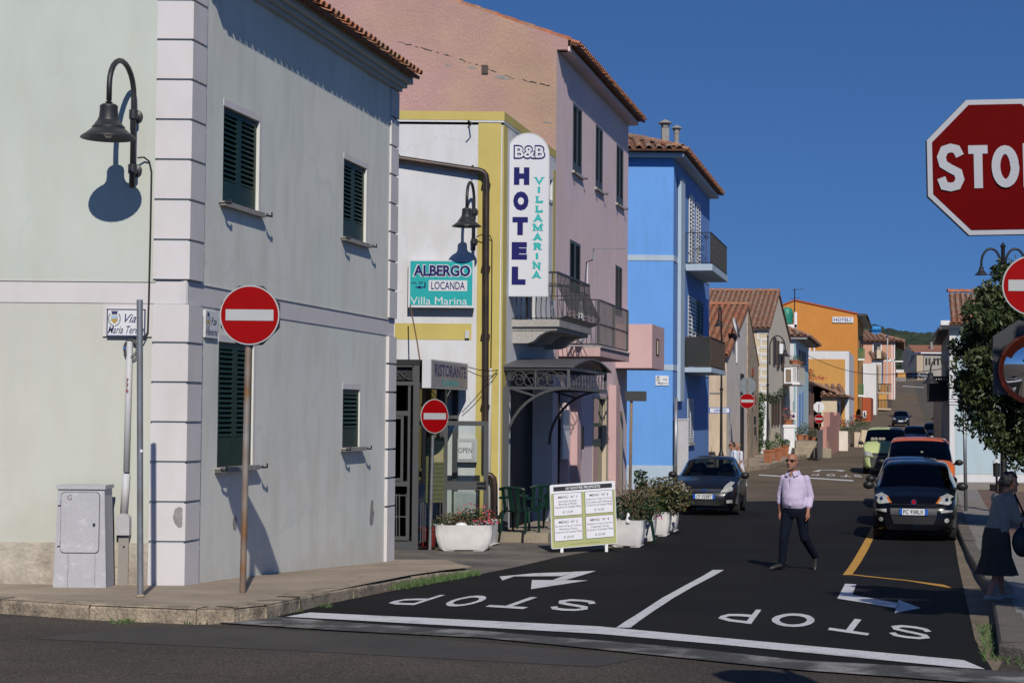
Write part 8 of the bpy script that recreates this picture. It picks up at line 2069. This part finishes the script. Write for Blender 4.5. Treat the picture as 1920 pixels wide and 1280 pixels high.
d = 104.; b = Vector((P(1486.5, 845, d).x, d, G(d) + .17)); t = thing('parking_sign', b, 'white square parking sign on pole before the aqua house', 'road sign'); MB().tube([b, P(1488, 752, d)], .035, 8).build('pole', 'galvanised', t, True)
q = P(1487, 780, d); MB().box(q.x - .2, q.x + .2, d - .1, d - .07, q.z - .22, q.z + .22).build('plate', 'sign_white', t); MB().disc((q.x, d - .103, q.z), (0, -1, 0), .1, 16, .004).build('symbol', 'sign_navy', t)
d = 102.; b = Vector((P(1776, 850, d).x, d, G(d))); c = P(1768, 817, d)
no_entry(c, .28, Vector((c.x + .02, d + .06, G(d))), c + Vector((.02, .06, .3)), 'tiny no entry sign beside the right parked row', None, 'galvanised', Vector((-.1, -1, 0)))
d = 74; q = P(1351, 769, d); t = thing('one_way_sign', (q.x, d, q.z), 'small blue framed white sign reading UNICO behind the blue house', 'road sign')
UF = Fr((q.x, d, 0), (1, 0, 0), (0, -1, 0)); w_, h_ = .40, .125
MB().fbox(UF, -w_ - .1, w_ + .02, q.z - h_, q.z + h_, -.03, 0).build('plate', 'plate_blue', t); MB().fbox(UF, -w_ - .06, w_ - .02, q.z - h_ + .03, q.z + h_ - .03, 0.0005, .004).build('white_field', 'sign_white', t); m = MB(); m.text(UF, 'UNICO', -.02, q.z, h_ * 1.0, .006, width=.52, bold=.03); m.build('lettering', 'plate_blue', t); m = MB(); m.bar(UF.pt(.42, q.z, -.03), UF.pt(.42, q.z - 3.3, -.03), .05); m.build('post', 'galvanised', t)
t = thing('satellite_dish', P(1378, 650, 80), 'pale satellite dish bracketed to the peach house gable', 'dish'); c = P(1375, 616, 79); ax = Vector((.85, -.25, .25)).normalized()
MB().lathe([(0, 0), (.25, .03), (.42, .10), (.5, .16)], c, 20, ax).build('dish', 'pvc_grey', t, True); MB().bar(c, c + Vector((-.1, .6, -.5)), .05).build('bracket', 'black_iron', t)
d = 190.; b = Vector((P(1662, 720, 230).x, 230, G(230))); t = thing('lamp_pole', b, 'thin pale street light pole in front of the salmon house', 'street lamp'); MB().tube([b, P(1664.5, 622, 230)], .09, 6).build('pole', 'pvc_grey', t); q = P(1664.5, 621, 230); MB().box(q.x - .2, q.x + .25, 228.8, 230, q.z - .05, q.z + .1).build('lamp_head', 'black_iron', t)
d = 66.; b = Vector((P(1776, 850, d).x - .15, d - .5, G(d))); t = thing('street_lamp', P(1777, 690, 62.5), 'dark bell lamp on a swan neck from the pale blue house wall', 'street lamp', 'x')
del t['group']
WF = Fr(R2.pt(0, 0, 0), DIR, -NRM); p0 = R2.pt(.3, P(1778, 700, 63).z - .3, .0); pts = [p0, p0 + Vector((-.1, 0, .4))] + [p0 + Vector((-.1 - .6 * (1 - math.cos(q)) / 2, 0, .4 + .45 * math.sin(q))) for q in np.linspace(.3, math.pi, 9)]
MB().tube(pts, .03, 6).build('arm', 'black_iron', t, True); MB().lathe([(a * .75, b_ * .75) for a, b_ in LAMP], pts[-1] - Vector((0, 0, .45)), 16).build('lamp_shade', 'lamp_paint', t, True, angle=40)
# overhead wire
t = thing('overhead_wire', P(1560, 680, 140), 'thin dark wire sagging across the street to the leafy tree', 'wire'); a, b = P(1510, 664, 140), P(1800, 694, 75); b = P(1775, 690, 90)
MB().tube([a.lerp(b, q) - Vector((0, 0, .9 * math.sin(math.pi * q))) for q in np.linspace(0, 1, 14)], .022, 5).build('wire', 'cable_black', t)
# ---------------------------------------------------------------- trees
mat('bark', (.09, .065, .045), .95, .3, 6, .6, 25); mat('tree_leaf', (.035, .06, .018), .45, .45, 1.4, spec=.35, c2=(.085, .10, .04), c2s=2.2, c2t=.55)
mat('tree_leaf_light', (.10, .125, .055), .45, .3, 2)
def tree(base, label, crown, n, leafsize, trunk_h, seed=1, r=.16, shape=None, clumps_n=85):
    t = thing('tree', base, label, 'tree'); rnd = random.Random(seed); base = Vector(base); C_, R_ = Vector(crown[0]), crown[1]
    m = MB(); top = base + Vector((0, 0, trunk_h)); m.tube([base - Vector((0, 0, .1)), base + Vector((.03, .02, trunk_h * .5)), top], [r * 1.25, r, r * .8], 10)
    tips = []
    for i in range(11):
        a = rnd.uniform(0, 6.28); e = rnd.uniform(.2, 1.3); L = rnd.uniform(.55, .95)
        tip = C_ + Vector((math.cos(a) * math.cos(e) * R_[0] * L, math.sin(a) * math.cos(e) * R_[1] * L, (math.sin(e) - .4) * R_[2] * L)); mid = top.lerp(tip, .5) + Vector((rnd.uniform(-.2, .2), rnd.uniform(-.2, .2), rnd.uniform(0, .3)))
        m.tube([top - Vector((0, 0, .1)), mid, tip], [r * .55, r * .32, .02], 6); tips.append(tip)
    m.build('trunk', 'bark', t, True)
    a_, b_ = MB(), MB(); clumps = []
    for i in range(clumps_n):
        while True:
            v = Vector((rnd.uniform(-1, 1), rnd.uniform(-1, 1), rnd.uniform(-1, 1)))
            if .3 < v.length < 1: break
        p = C_ + Vector((v.x * R_[0], v.y * R_[1], v.z * R_[2]))
        if shape and not shape(p): continue
        clumps.append((p, rnd.uniform(.16, .34) * min(R_)))
    per = n // max(1, len(clumps))
    for p, rr in clumps:
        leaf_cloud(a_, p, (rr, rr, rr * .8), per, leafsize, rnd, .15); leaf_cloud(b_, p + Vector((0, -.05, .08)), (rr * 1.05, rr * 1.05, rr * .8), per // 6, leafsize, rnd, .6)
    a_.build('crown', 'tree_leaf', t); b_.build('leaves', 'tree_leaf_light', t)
    return t
ty = 36.
b = Vector((P(1960, 900, ty).x, ty, G(ty) + .12))
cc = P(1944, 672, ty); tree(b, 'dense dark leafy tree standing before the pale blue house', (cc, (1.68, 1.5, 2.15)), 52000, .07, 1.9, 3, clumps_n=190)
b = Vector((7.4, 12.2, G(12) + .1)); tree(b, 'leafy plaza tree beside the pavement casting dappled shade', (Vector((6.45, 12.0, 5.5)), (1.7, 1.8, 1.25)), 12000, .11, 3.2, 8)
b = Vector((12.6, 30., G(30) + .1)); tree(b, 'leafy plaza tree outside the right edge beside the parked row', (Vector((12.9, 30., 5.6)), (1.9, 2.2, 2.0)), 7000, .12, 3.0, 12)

t = thing('hanging_cable', P(900, 690, 32), 'two thin dark cables slung from the restaurant sign to the iron canopy', 'cable'); m = MB()
for dz in (0, .07): a, b = P(878, 688, 31.6) - Vector((0, 0, dz)), P(948, 690, 33); m.tube([a.lerp(b, q) - Vector((0, 0, (.06 + dz) * math.sin(math.pi * q))) for q in np.linspace(0, 1, 9)], .008, 5)
m.build('cable_run', 'cable_black', t, True)
p = gp(801, 1028); p.y += .35; p.z = G(p.y); t = thing('red_pot', p, 'narrow dark red pot behind the tilted round sign pole', 'pot')
MB().lathe([(.12, 0), (.16, .30), (.18, .30), (.18, .36), (.14, .36), (.12, .3)], p, 16).build('pot_body', mat('pot_red', (.2, .02, .015), .6, .15, 6), t, True, angle=40)
